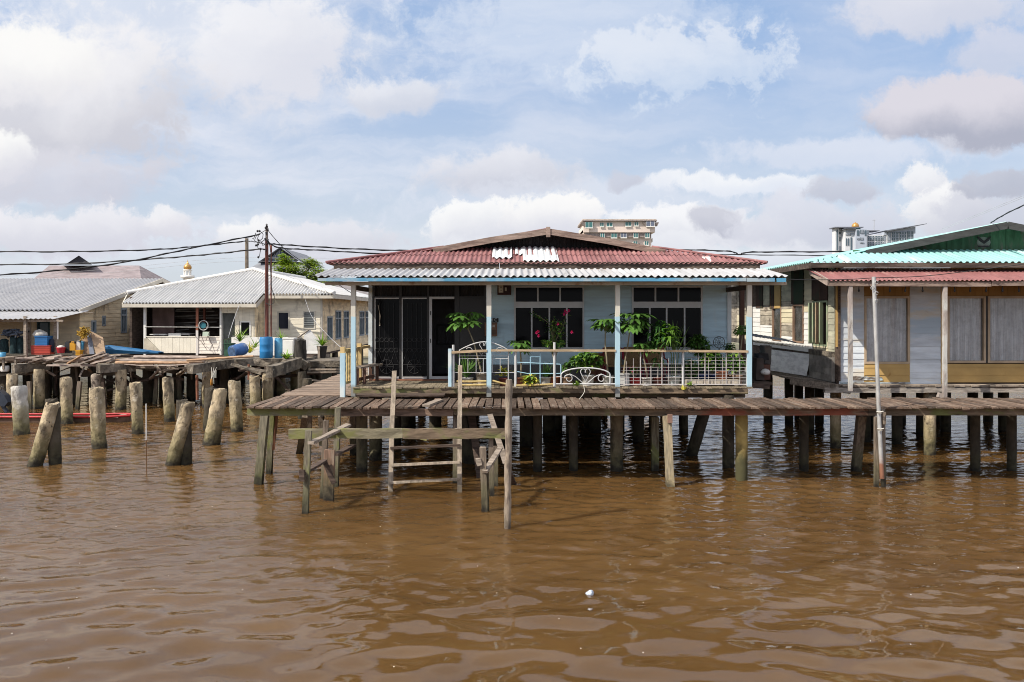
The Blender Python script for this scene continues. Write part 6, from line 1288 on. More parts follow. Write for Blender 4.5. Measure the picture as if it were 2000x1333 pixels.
def papaya(px, D, label, trunk, crown, n, size, potm, pr=.14, ph=.26, pr1=None, m=LEAFM, sq=False, low=2):
    t = thing('papaya_plant', label, 'potted plant', base(px, D), 'papaya plants on the veranda')
    c = base(px, D); pot(t, c, pr, pr1 or pr * 1.15, ph, potm, sq=sq)
    pts = [P(a, b, D) for a, b in trunk]; pts[0] = c + Vector((0, 0, ph - .02))
    q = MB(); q.tube(pts, [lerp(.028, .014, i / (len(pts) - 1)) for i in range(len(pts))], 8); q.build('trunk', STEM, t)
    top = pts[-1]; q = MB(); s = MB(); cc = P(*crown[:2], D); rx_, rz_ = crown[2] / F * D, crown[3] / F * D
    n = int(n * 1.7)
    for k in range(n):
        a = k * 2.399 + R.uniform(-.3, .3); e = R.uniform(-.6, 1.1)
        tip = cc + Vector((math.cos(a) * rx_ * R.uniform(.3, .8), math.sin(a) * rx_ * .75, rz_ * (math.sin(e) * .75)))
        s.tube([top, top.lerp(tip, .5) + Vector((0, 0, .05)), tip], [.007, .006, .004], 5)
        d = (tip - top); d.z = d.z * .4 - .25 * d.length; palm_leaf(q, tip, d, size * 1.5 * R.uniform(.75, 1.15), 7, R.uniform(.3, .7))
    s.build('leaf_stalk', STEMG, t); q.build('leaves', m, t)
    return t
papaya(941, 20.75, 'papaya plant leaning left over the bed-head railing in front of the dark door', [(941, 740), (937, 715), (931, 690), (925, 668), (914, 642)], (909, 624, 30, 22), 13, .22, PGREY, .13, .32)
papaya(1187, 20.8, 'slender papaya plant left of the third veranda post', [(1187, 735), (1185, 700), (1182, 672), (1182, 648)], (1184, 634, 30, 18), 12, .20, PWHITE, .12, .24)
papaya(1218, 20.75, 'tallest papaya plant with a broad crown at the third veranda post', [(1218, 735), (1222, 700), (1227, 670), (1230, 645)], (1232, 628, 34, 26), 17, .23, PWHITE, .125, .30, sq=True)
papaya(1264, 20.7, 'small papaya plant in a white pot in front of the tan chairs', [(1264, 735), (1261, 715), (1257, 698), (1256, 682)], (1260, 676, 22, 18), 9, .17, PWHITE, .115, .2)
papaya(1447, 21.2, 'thin papaya plant by the last veranda post', [(1447, 735), (1446, 700), (1447, 680), (1450, 655)], (1449, 645, 13, 14), 9, .13, PGREY, .13, .3)
papaya(1017, 20.8, 'bushy papaya plant in a terracotta pot behind the white pipe post', [(1017, 740), (1018, 715), (1017, 695), (1015, 680)], (1016, 677, 20, 18), 11, .15, PTERRA, .13, .2)
def grassy(px, D, label, n, L, w, potm, m, pr=.15, ph=.2, e0=.5, droop=.5, kind='spiky_plant', spread=.03, wide=.4):
    t = thing(kind, label, 'potted plant', base(px, D)); c = base(px, D); pot(t, c, pr, pr * 1.15, ph, potm); q = MB()
    for k in range(n):
        a = R.uniform(0, 6.28); e = R.uniform(e0, 1.5); blade(q, c + Vector((R.uniform(-spread, spread), R.uniform(-spread, spread), ph)), (math.cos(a) * math.cos(e), math.sin(a) * math.cos(e), math.sin(e)), L * R.uniform(.65, 1.1), w, droop * R.uniform(.5, 1.4), 6, wide=wide)
    q.build('leaves', m, t); return t
grassy(911, 20.75, 'spiky long-leaved plant in a white bucket behind the bed-head railing', 34, .78, .05, PWHITE, LEAFM, .15, .2, .6, .5)
grassy(1065, 20.85, 'low grassy plant in a white pot behind the pale blue lattice', 22, .5, .03, PWHITE, LEAFM, .12, .2, .5, .8)
grassy(1072, 21.2, 'dark grassy tuft behind the white pot at the lattice', 26, .42, .03, PTERRA, LEAFD, .1, .12, .3, .9)
t = thing('spear_leaf_plant', 'tall plant with broad upright spear leaves by the second window', 'potted plant', base(1315, 20.85)); c = base(1315, 20.85); pot(t, c, .15, .18, .24, mat('pot_pale_grey', (.5,.55,.55), .7, .1)); q = MB()
for a, b, c_, d in ((1316, 690, 1313, 626), (1318, 690, 1322, 628), (1319, 690, 1331, 634), (1321, 690, 1338, 627), (1322, 692, 1346, 638), (1323, 694, 1351, 661), (1315, 692, 1303, 640), (1312, 695, 1296, 660), (1318, 695, 1327, 650)):
    p0, p1 = P(a, b, 20.85), P(c_, d, 20.85); blade(q, p0, p1 - p0 + Vector((0, R.uniform(-.1, .1), 0)), (p1 - p0).length * 1.03, .095, .12, 6, wide=.55)
q.build('leaves', mat('leaf_spear', (.13, .22, .06), .5, .25, 6, bump=0, isl=.3, trans=.3), t); q = MB()
for dx in (-3, 0, 3, 6): q.tube([c + Vector((dx * .012, 0, .22)), P(1315 + dx * 1.4, 712, 20.85), P(1316 + dx * 1.5, 690, 20.85)], .012, 5)
q.build('stem', STEMG, t)
t = thing('mango_plant', 'plant with a dense head of long drooping leaves spilling over the handrail', 'potted plant', base(1284, 20.8)); c = base(1284, 20.8); pot(t, c, .13, .15, .2, PMAROON)
q = MB(); q.tube([c + Vector((0,0,.18)), P(1286, 705, 20.75), P(1291, 675, 20.7), P(1293, 650, 20.65)], [.016, .014, .012, .008], 6); q.tube([P(1288, 690, 20.7), P(1300, 668, 20.5), P(1307, 652, 20.4)], [.01, .009, .006], 6); q.build('trunk', STEM, t)
q, q2 = MB(), MB()
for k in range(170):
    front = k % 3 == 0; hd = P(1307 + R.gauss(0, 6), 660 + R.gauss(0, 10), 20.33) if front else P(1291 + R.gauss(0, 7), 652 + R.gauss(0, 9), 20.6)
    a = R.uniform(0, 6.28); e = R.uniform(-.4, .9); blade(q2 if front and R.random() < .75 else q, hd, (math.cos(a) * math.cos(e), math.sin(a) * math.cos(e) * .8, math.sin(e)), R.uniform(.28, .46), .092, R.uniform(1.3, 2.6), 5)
for k in range(16):
    hd = P(1288 + R.gauss(0, 4), 705 + R.gauss(0, 9), 20.55); a = R.uniform(0, 6.28); blade(q, hd, (math.cos(a), math.sin(a), -.2), .24, .06, 1.8, 5)
q.build('leaves', LEAFD, t); q2.build('second_tone_leaves', mat('leaf_mango', (.14, .27, .04), .5, .25, 6, bump=0, isl=.3, trans=.35), t)  # most front leaves get a brighter green, sunlight put into their colour
# croton
t = thing('croton', 'yellow leaved croton in a maroon pot behind the round pole', 'potted plant', base(984, 20.65)); c = base(984, 20.65); pot(t, c, .10, .13, .2, PMAROON); q, q2 = MB(), MB()
for k in range(60):
    a = R.uniform(0, 6.28); e = R.uniform(-.1, 1.2); blade(q if R.random() < .62 else q2, c + Vector((R.gauss(0, .06), R.gauss(0, .05), .24 + R.uniform(0, .16))), (math.cos(a) * math.cos(e), math.sin(a) * math.cos(e), math.sin(e)), R.uniform(.11, .2), .07, .8, 4)
q.build('yellow_leaves', LEAFY, t); q2.build('green_leaves', LEAFM, t)
# bougainvillea-like shrub with pink flowers
t = thing('flowering_shrub', 'tall twiggy shrub with pink flowers in front of the first window', 'potted plant', base(1083, 20.95)); c = base(1083, 20.95); pot(t, c, .12, .15, .2, PTERRA)
q, lf, lf2 = MB(), MB(), MB(); PINK = mat('petal_pink', (.62, .02, .16), .6, .2, 5, bump=0, trans=.2)
D = 20.95; ends = []
q.tube([c + Vector((0,0,.18)), P(1082, 715, D), P(1084, 695, D), P(1083, 672, D)], [.03, .026, .022, .012], 7)
for k in range(38):
    b0 = P(1083 + R.uniform(-3, 3), lerp(705, 668, R.random()), D + R.uniform(-.08, .08)); a = R.uniform(0, 6.28); tp = P(1082 + 27 * math.cos(a) * R.uniform(.35, 1), 652 - 32 * math.sin(a) * R.uniform(.3, 1) if math.sin(a) > 0 else 665 - 8 * math.sin(a), D + R.uniform(-.35, .3))
    m1 = b0.lerp(tp, .5) + Vector((R.uniform(-.05, .05), R.uniform(-.05, .05), .06)); q.tube([b0, m1, tp], [.009, .006, .003], 4); ends += [(m1, tp)]
q.tube([P(1084, 668, D), P(1070, 630, D - .1), P(1052, 617, D - .2), P(1039, 612, D - .25)], [.008, .006, .005, .003], 4); ends += [(P(1070, 630, D), P(1039, 612, D - .25))] * 2
q.tube([P(1084, 668, D), P(1100, 640, D - .1), P(1106, 612, D - .15)], [.008, .006, .003], 4); ends += [(P(1095, 645, D), P(1107, 610, D - .15))]
for m1, tp in ends:
    for k in range(26):
        p = m1.lerp(tp, R.uniform(.1, 1.05)) + Vector((R.gauss(0, .035), R.gauss(0, .035), R.gauss(0, .03))); a = R.uniform(0, 6.28); blade(lf if R.random() < .7 else lf2, p, (math.cos(a), math.sin(a), R.uniform(-.4, .5)), R.uniform(.065, .12), .055, .8, 3)
for a_, b_ in ((1051, 648), (1052, 656), (1090, 633), (1107, 611), (1104, 608), (1102, 614), (1117, 649), (1111, 607), (1048, 650)):
    p = P(a_, b_, 20.6); fl = MB()
    for k in range(7): e = k * .9; blade(fl, p, (math.cos(e), -.5, math.sin(e)), .05, .052, .4, 3)
    fl.build('flower', PINK, t)
q.build('branches', STEM, t); lf.build('leaves', LEAFD, t); lf2.build('pale_leaves', LEAFB, t)
def bush(px, D, label, cx, cy, rx, ry, n, L, w, potm, m, pr=.12, ph=.2, m2=None, droop=1.2, frac=.2, cat='potted plant', name='bush'):
    t = thing(name, label, cat, base(px, D)); c = base(px, D); pot(t, c, pr, pr * 1.15, ph, potm); q, s, q2 = MB(), MB(), MB()
    for k in range(7):
        a = R.uniform(0, 6.28); tp = P(cx + rx * .7 * math.cos(a), cy - ry * .7 * math.sin(a), D + R.uniform(-.2, .2)); s.tube([c + Vector((0, 0, ph)), (c + Vector((0,0,ph))).lerp(tp, .5) + Vector((R.uniform(-.05,.05), 0, 0)), tp], [.009, .007, .004], 4)
    for k in range(int(n * 2.3)):
        a = R.uniform(0, 6.28); rr = math.sqrt(R.random()); p = P(cx + rx * rr * math.cos(a), cy - ry * rr * math.sin(a), D + R.uniform(-1, 1) * rx / F * D * .6); e = R.uniform(0, 6.28)
        blade(q2 if m2 and R.random() < frac else q, p, (math.cos(e), math.sin(e), R.uniform(-.3, .6)), L * 1.45 * R.uniform(.7, 1.2), w * 1.8, droop, 4)
    s.build('stem', STEM, t); q.build('leaves', m, t)
    if m2 and q2.v: q2.build('pale_leaves', m2, t)
bush(1148, 20.8, 'leafy plant in a white pot behind the white bed-head', 1146, 705, 27, 16, 130, .15, .06, PWHITE, LEAFM, .14, .26, LEAFB, 1.6, .3)
bush(1108, 20.8, 'sparse plant in a tan pot left of the heart scroll', 1110, 716, 10, 8, 18, .12, .05, PTAN, LEAFM, .11, .2)
bush(1372, 21.6, 'dark bush rising above the handrail left of the fan', 1366, 674, 18, 20, 170, .11, .05, PBLUED, LEAFM, .15, .3, None)
bush(1345, 21.0, 'dark leafy plant behind the wire grid right of the thick pipe', 1349, 722, 15, 20, 110, .11, .05, PGREY, LEAFM, .13, .16, LEAFB, 1.2, .15)
bush(1392, 21.1, 'dark leafy plant in a blue pot behind the wire grid', 1390, 705, 20, 20, 170, .12, .055, PBLUED, LEAFM, .15, .26, LEAFB, 1.2, .2)
bush(1438, 21.0, 'green leafy plant at the right end behind the wire grid', 1436, 708, 16, 18, 90, .13, .055, PTAN, LEAFM, .14, .24, LEAFB, 1.2, .3)
bush(1240, 20.8, 'small plant with a red bloom in a red pot', 1241, 722, 7, 6, 22, .1, .045, PREDP, LEAFM, .13, .18, PINK, 1.2, .35)
bush(1420, 21.8, 'small plant on the far deck beside the fan', 1425, 680, 8, 9, 36, .10, .05, PTERRA, LEAFM, .1, .2)
bush(1036, 20.42, 'small yellow green plant at the foot of the pale blue lattice', 1037, 743, 9, 9, 44, .13, .05, PTERRA, LEAFY, .05, .05, LEAFB, .9, .35)
for px, lab in ((1126, 'small weed growing through the deck edge under the white bed-head'), (1348, 'tiny yellow weed under the wire grid')): fern(px, 754 if px < 1200 else 753, 20.3, 22 if px < 1200 else 7, .16, lab, LEAFB, 'weed', .06, 'weed')
fern(1335, 762, 20.3, 6, .14, 'tiny yellow weed hanging below the deck edge', LEAFY, 'weed', .06, 'weed')
for k, (px, D, rr, h, m, lab) in enumerate(((1342, 21.3, .14, .2, PGREY, 'empty grey pot behind the thick pipe post'), (1410, 20.8, .13, .2, PTERRA, 'empty terracotta pot on the pale slab at the right'), (1370, 21.0, .16, .27, PBLUED, 'large empty dark blue pot behind the wire grid'))):
    t = thing('plant_pot', lab, 'pot', base(px, D)); pot(t, base(px, D) + Vector((0, 0, .14 if px == 1410 else 0)), rr, rr * 1.15, h, m); q = MB(); q.lathe(base(px, D) + Vector((0, 0, h * .86 + (.14 if px == 1410 else 0))), [(rr * .95, 0), (rr * .95, .01)], 14); q.build('soil', W_DARK, t)
q = MB(); q.box(X(1340, 20.6), 20.5, ZD + .04, X(1442, 20.6), 20.78, ZD + .16)
for px in (1352, 1433): q.box(X(px, 20.6), 20.52, ZD, X(px, 20.6) + .09, 20.76, ZD + .04)
solo('stone_slab', q, mat('slab_pale', (.48, .42, .34), .9, .2, 4, bump=.5), 'long pale slab on blocks behind the wire grid', 'slab')
# woven chairs and a brown cupboard behind the plants
WOV = mat('woven_tan', (.26, .17, .085), .85, .25, 8, (6,6,6), .6, 20); TUBR = mat('tube_crimson', (.25, .02, .04), .5)
for k, (px, lab) in enumerate(((1199, 'tan woven chair left of the third veranda post'), (1239, 'tan woven chair right of the third veranda post'), (1281, 'tan woven chair behind the drooping mango leaves'))):
    t = thing('chair', lab, 'chair', base(px, 21.7), 'woven chairs on the veranda'); c = base(px, 21.7)
    q = MB(); q.beam(c + Vector((0, .18, .45)), c + Vector((0, .30, .92)), .46, .04, up=(0,1,0), n=3, bend=.03); q.build('backrest', WOV, t)
    q = MB(); q.box(c.x - .23, c.y - .25, c.z + .42, c.x + .23, c.y + .2, c.z + .46); q.build('seat', WOV, t)
    for sx in (-1, 1):
        q = MB(); q.tube([c + Vector((sx * .25, .3, .90)), c + Vector((sx * .26, .2, .62)), c + Vector((sx * .27, -.2, .60)), c + Vector((sx * .27, -.26, .52))], .02, 6); q.build('armrest', TUBR, t)
        for yy in (-.23, .2): q = MB(); q.tube([c + Vector((sx * .24, yy, .44)), c + Vector((sx * .25, yy, 0))], .018, 6); q.build('leg', TUBR, t)
t = thing('cupboard', 'low red brown cupboard behind the leafy plants', 'cupboard', base(1168, 22.0)); c = base(1168, 22.0)
q = MB(); q.box(c.x - .2, c.y, c.z, c.x + .2, c.y + .35, c.z + .74); q.build('body', mat('cupboard_red_brown', (.17, .06, .035), .7, .15), t); q = MB(); q.box(c.x - .17, c.y - .015, c.z + .05, c.x + .17, c.y - .002, c.z + .7); q.build('door', mat('cupboard_door', (.14, .05, .03), .7), t)
# bamboo lengths along the deck edge
for k, (a, b, c_, d, lab) in enumerate(((892, 745.5, 950, 745, 'yellow bamboo pole under the tall bed-head railing'), (902, 752.5, 950, 751.5, 'short bamboo pole on the deck edge left of the second post'), (962, 744, 990, 751, 'bamboo pole slanting right of the second post'), (1008, 753.5, 1080, 751, 'pale bamboo pole on the deck edge below the lattice'))):
    q = MB(); q.tube([P(a, b, 20.42 - .03 * k), P((a+c_)/2, (b+d)/2 + .5, 20.42 - .03 * k), P(c_, d, 20.42 - .03 * k)], .026, 8); solo('bamboo_pole', q, mat('bamboo', (.48, .36, .15), .6, .2, 5), lab, 'bamboo pole', 'bamboo poles along the deck edge')
q = MB(); q.tube([P(1140, 752, 20.3), P(1142, 765, 20.2), P(1138, 772, 20.1), P(1131, 781, 20.0)], .008, 5); solo('string', q, mat('rope_pale', (.6,.57,.5)), 'pale string hanging from the white bed-head onto the boardwalk', 'string')

# floating bottle
t = thing('plastic_bottle', 'clear plastic bottle floating bottom up in the brown water', 'bottle', (X(1151, 11.2), 11.2, 0))
BOT = mat('bottle_plastic', (.62, .70, .82), .12, .12, 30, bump=.3, bsc=60, spec=.8); c = Vector((X(1149, 11.25), 11.28, -.02)); ax = Vector((.35, -.75, .55)).normalized(); r = .042
q = MB(); pf = [(-.10, .040), (-.02, .042), (0, .039), (.015, .042), (.045, .042), (.058, .039), (.07, .042), (.095, .042), (.11, .036), (.113, .030), (.104, .012)]
q.tube([c + ax * a for a, _ in pf], [b for _, b in pf], 16); q.build('body', BOT, t)
q = MB(); q.tube([c + ax * .02, c + ax * .05], .0435, 16, cap=False); q.build('label', mat('bottle_label', (.62, .68, .76), .4, .2, 30), t)

# ================================================================ poles and overhead cables
t = thing('utility_pole', 'tall rust red utility pole with tangled insulators in front of the cream house', 'utility pole', (X(521, 36.6), 36.6, 1.0)); D = 36.6
q = MB(); q.tube([P(521, 705, D), P(521, 600, D), P(521, 470, D)], [.085, .08, .07], 10); q.tube([P(521, 472, D), P(521, 443, D)], [.06, .055], 10, m=1); q.tube([P(521, 443, D), P(521, 437, D)], .012, 5, m=1); q.build('shaft', [mat('pole_rust_red', (.17, .055, .04), .8, .2, 4, stains=[((.1,.05,.045), .4, 3, (1,1,.4))]), mat('pole_grey_top', (.18, .14, .12), .8)], t)
for k, (px, py) in enumerate(((519, 446), (523, 449), (520, 456), (518, 468), (523, 470), (521, 441))):
    q = MB(); c = P(px, py, D - .05); q.lathe(c, [(.02, -.05), (.06, -.04), (.03, 0), (.06, .03), (.02, .06)], 8); q.build('insulator', mat('insulator_dark', (.04, .035, .035), .4), t)
q = MB()
for l in (((507, 457), (500, 462), (497, 470), (503, 475), (510, 472), (513, 480), (519, 478)), ((508, 452), (514, 458), (513, 466), (506, 472), (502, 478), (505, 488), (509, 486)), ((516, 469), (508, 476), (502, 468), (506, 458), (520, 449)), ((521, 472), (527, 480), (529, 495), (528, 520), (529, 545), (531, 565), (536, 580), (535, 592), (527, 597), (519, 592)), ((509, 488), (507, 500), (505, 505)), ((500, 455), (495, 468), (493, 466))): q.tube([P(a, b, D - .12) for a, b in l], .016, 5)
for px, py in ((505, 470), (504, 478), (509, 487), (500, 480), (504.5, 503), (507, 452), (503, 452)): q.lathe(P(px, py, D - .14), [(.01, -.05), (.045, -.02), (.045, .03), (.01, .06)], 7)
q.build('wire_tangle', IRONK, t)
t = thing('utility_pole', 'slim grey concrete pole rising behind the pale hipped roof', 'utility pole', (X(482, 50), 50, 1.9)); q = MB(); q.tube([P(482, 640, 50), P(482, 466, 50)], [.13, .1], 10); q.build('shaft', mat('pole_grey', (.16, .13, .10), .9, .25, 4), t); q = MB(); q.tube([P(479.8, 468, 50), P(484.2, 468, 50)], .05, 6); q.build('bracket', IRONK, t)
t = thing('utility_pole', 'short red stake standing close to the rust red utility pole', 'utility pole', (X(529.5, 37.5), 37.5, 1.0)); q = MB(); q.tube([P(529.5, 700, 37.5), P(529.5, 480, 37.5)], [.035, .03], 8); q.build('shaft', mat('pole_rust_red', (.17, .055, .04)), t); q = MB(); q.lathe(P(529.5, 480, 37.5), [(.045, -.3), (.045, .02), (.01, .04)], 8); q.build('cap', mat('pole_rust_red', (.17, .055, .04)), t)
CABM, CABT = mat('cable_black', (.02, .02, .022), .6, .2), mat('cable_pale', (.45, .45, .47), .6)
def cable(pts, r, label, m=None, tw=True):
    v = [P(a, b, d) for a, b, d in pts]; out = []
    for i in range(len(v) - 1):
        for k in range(10):
            t_ = k / 10; p_, n_ = v[max(i-1, 0)], v[min(i+2, len(v)-1)]
            out.append(.5 * ((2*v[i]) + (v[i+1]-p_) * t_ + (2*p_ - 5*v[i] + 4*v[i+1] - n_) * t_**2 + (3*v[i] - p_ - 3*v[i+1] + n_) * t_**3))
    out.append(v[-1]); q = MB(); r *= .66; q.tube(out, r, 6)
    if tw: q.tube([p + Vector((0, r * 1.2 * math.cos(i * 1.3), r * 1.2 * math.sin(i * 1.3))) for i, p in enumerate(out)], r * .7, 5)
    solo('cable', q, m or CABM, label, 'cable', 'overhead cables')
cable([(-60, 491, 44), (120, 492, 44), (300, 488, 45), (400, 480, 47), (482, 471, 50)], .05, 'thick black cable running left from the slim grey pole')
cable([(482, 471, 49.9), (500, 473, 44), (520, 478, 36.5)], .035, 'black cable joining the slim grey pole to the rust red pole')
cable([(-60, 517, 40), (130, 516, 39), (300, 506, 38), (420, 496, 37), (508, 487, 36.5), (520, 491, 36.5)], .042, 'black cable lowest on the rust red pole, running left')
cable([(-60, 541, 32), (90, 531, 33), (240, 513, 34), (380, 484, 35), (508, 458, 36.4)], .042, 'black cable climbing steeply to the top of the rust red pole')
cable([(521, 476, 36.5), (560, 479, 37), (700, 487, 38), (860, 491, 39), (1000, 490, 40), (1250, 478, 41)], .042, 'upper black cable running right behind the red roof')
cable([(521, 470, 36.5), (545, 484, 36.8), (620, 489, 37.4), (760, 496, 38), (1000, 498, 40), (1250, 488, 41)], .04, 'lower black cable running right behind the red roof')
cable([(1230, 482, 41), (1300, 487, 41), (1420, 491, 41), (1445, 498, 41), (1470, 493, 41), (1640, 492, 42), (1850, 490, 43)], .045, 'kinked black cable between the red roof and the teal roof')
cable([(1230, 494, 41), (1420, 497.5, 41), (1640, 500, 42), (1850, 503, 43)], .03, 'thin black cable just below the kinked one')
cable([(522, 449, 36.6), (560, 490, 38), (620, 530, 40), (690, 575, 42)], .022, 'slanting stay wire right of the rust red pole')
cable([(1935, 436, 23.4), (1965, 418, 22), (2060, 372, 18)], .022, 'black cable rising right from the teal roof ridge')
for k, (a, b) in enumerate(((545, 505), (552, 512))): cable([(-60, a, 60), (200, b + 22, 60), (440, b, 60), (640, b + 1, 60), (1000, b + 4, 60)], .014, ['upper thin pale wire behind the houses', 'lower thin pale wire behind the houses'][k], CABT, False)
for k, (a, b) in enumerate(((447, 396), (450, 400))): cable([(1840, a, 26), (2050, b - 34, 20)], .006, ['upper thin pale wire above the teal roof', 'lower thin pale wire above the teal roof'][k], CABT, False)
cable([(1536, 546, 20.0), (1600, 547, 20.3), (1660, 546, 20.5), (1712, 543, 21.2), (1800, 540, 21.2), (1900, 529, 21), (2060, 508, 20)], .016, 'black service cable strung along the red awning', None, False)
cable([(596, 585, 38.2), (610, 620, 36), (640, 655, 33), (668, 681, 20.5)], .012, 'pale stay rope down to the short yellow capped post', CABT, False)
cable([(467, 597, 37), (455, 630, 36.6), (446, 660, 36)], .02, 'pale slanting prop rope at the porch door', CABT, False)

# ================================================================ the town behind
def bldg(name, label, loc): return thing(name, label, 'building', loc)
D = 240; s = D / F
def bx(px0, px1, py0, py1, dep=12, D_=D): return (X(px0, D_), Z(py1, D_), X(px1, D_), Z(py0, D_))
ht = bldg('hotel', 'pink beige multi-storey building with green windows behind the red roof', (X(1208, D), D + 6, 0))
PK = mat('wall_pink_beige', (.80, .67, .60), .85, .06, .2, stains=[((.72,.6,.53), .35, .3, (1,1,.4))]); DKB = mat('trim_grey_brown', (.30, .25, .235), .85)
q = MB(); q.box(X(1139, D), D, 0, X(1272, D), D + 16, Z(449, D)); q.box(X(1139, D), D - 1.2, Z(455, D), X(1278, D), D + 16, Z(441, D)); q.box(X(1141, D), D - 1.2, Z(440.8, D), X(1276, D), D + 16, Z(434, D)); q.build('wall', PK, ht)
q = MB(); q.box(X(1137, D), D - 2, Z(433.8, D), X(1281, D), D + 17, Z(431, D)); q.build('roof', DKB, ht)
q = MB(); q.box(X(1137, D), D - 1.4, Z(430.8, D), X(1280, D), D + 16, Z(429.6, D)); q.build('parapet', mat('parapet_cream', (.6, .5, .4)), ht)
q = MB(); q.box(X(1142, D), D - .7, Z(464.5, D), X(1271, D), D - .1, Z(455.3, D)); q.build('painted_shade_band', DKB, ht)  # dark band standing in for the shade under the overhang
for a, b in ((1133, 1158), (1253, 1285)):
    q = MB(); q.prism([(X(a, D), D - 1.8, Z(436, D)), (X(b, D), D - 1.8, Z(436, D)), (X(b - 3 if a > 1200 else b, D), D - 1.6, Z(443, D)), (X(a + 6, D), D - 1.6, Z(443, D))], (0, 1.2, 0)); q.build('corner_bracket', DKB, ht)
for a, b, c, d, yy in ((1142, 1156, 436, 446, -1.9), (1171, 1178, 437, 443.5, -1.3), (1184, 1195, 436.5, 443.5, -1.3), (1220, 1231, 435.5, 442.5, -1.3), (1238, 1245, 435.5, 442, -1.3), (1260, 1276, 434.8, 443.5, -1.9), (1193, 1204, 457, 464.8, -.8), (1212, 1223, 457, 464.5, -.8), (1237, 1245, 456, 464.5, -.8), (1259, 1267, 456, 464.5, -.8), (1237, 1244, 472, 479, -.1), (1259, 1266, 472, 479, -.1), (1172, 1180, 457, 464.5, -.8)):
    q = MB(); y = D + yy; q.box(X(a, D), y - .15, Z(d, D), X(b, D), y, Z(c, D)); w = q.build('window', GLASSG if (a % 3) else mat('glass_grey_violet', (.14,.16,.22), .2), ht)
    q = MB(); xm_ = (X(a, D) + X(b, D)) / 2
    for xx in (X(a, D) - .1, xm_ - .05, X(b, D)): q.box(xx, y - .2, Z(d, D), xx + .1, y - .151, Z(c, D))
    q.box(X(a, D) - .1, y - .3, Z(d, D) - .3, X(b, D) + .1, y - .151, Z(d, D) - .02); q.build('frame', WHITEP, w)
q = MB(); q.box(X(1272, D) + .05, D + 2, Z(472, D), X(1277, D), D + 4, Z(471, D)); q.box(X(1277, D) - .1, D + 2, Z(471, D), X(1277, D), D + 4, Z(464.5, D)); q.build('balcony', WHITEP, ht)
# white block with a golden dome
wb = bldg('white_block', 'white office block with a golden dome and a tilted roof wing', (X(1710, D), D + 6, 0))
WB = mat('wall_white_block', (.66, .67, .70), .8, .05, .3); GB = mat('wall_blue_grey', (.44, .48, .56), .8, .06, .3); DK2 = mat('roof_slate', (.16, .17, .20), .7)
q = MB(); q.box(X(1637, D), D + 2, 0, X(1644, D), D + 4.5, Z(445, D)); q.box(X(1644, D), D + 3, 0, X(1670, D), D + 4.4, Z(446, D)); q.box(X(1651, D), D, 0, X(1669, D), D + 3, Z(449, D)); q.build('wall', WB, wb)
q = MB(); q.box(X(1669, D), D - 1, 0, X(1690, D), D + 10, Z(449, D)); q.build('tower', GB, wb)
q = MB(); q.box(X(1690, D), D + 1, 0, X(1736, D), D + 14, Z(458.5, D)); q.box(X(1734, D), D + .5, 0, X(1786, D), D + 14, Z(455, D)); q.build('wing_wall', WB, wb)
q = MB(); q.box(X(1632, D), D + .5, Z(444.8, D), X(1688, D), D + 5, Z(443, D)); q.box(X(1647, D), D - 1, Z(448.8, D), X(1669, D), D + 2, Z(447.4, D)); q.build('roof', DK2, wb)
q = MB(); q.prism([(X(1727, D), D - 1, Z(451, D)), (X(1807, D), D - 1, Z(437.6, D)), (X(1807, D), D - 1, Z(438.6, D)), (X(1730, D), D - 1, Z(453, D))], (0, 14, 0)); q.build('tilted_roof', DK2, wb)
q = MB(); q.prism([(X(1728, D), D + .6, Z(453.2, D)), (X(1790, D), D + .6, Z(442.8, D)), (X(1790, D), D + .6, Z(456, D)), (X(1728, D), D + .6, Z(459, D))], (0, 11, 0)); q.build('upper_wall', GB, wb)
q = MB(); c = Vector((X(1679, D), D + 3, Z(443.4, D))); q.lathe(c, [(.95, 0), (1.06, .3), (1.05, .6), (.9, 1.0), (.6, 1.35), (.2, 1.5), (.02, 1.75)], 18); q.build('dome', mat('gold_dome', (.55, .30, .09), .35, .1, metal=.5), wb)
q = MB(); q.box(X(1674, D), D + 1.5, Z(448.9, D), X(1685, D), D + 4.5, Z(444.9, D)); q.build('dome_base', GLASSG, wb)
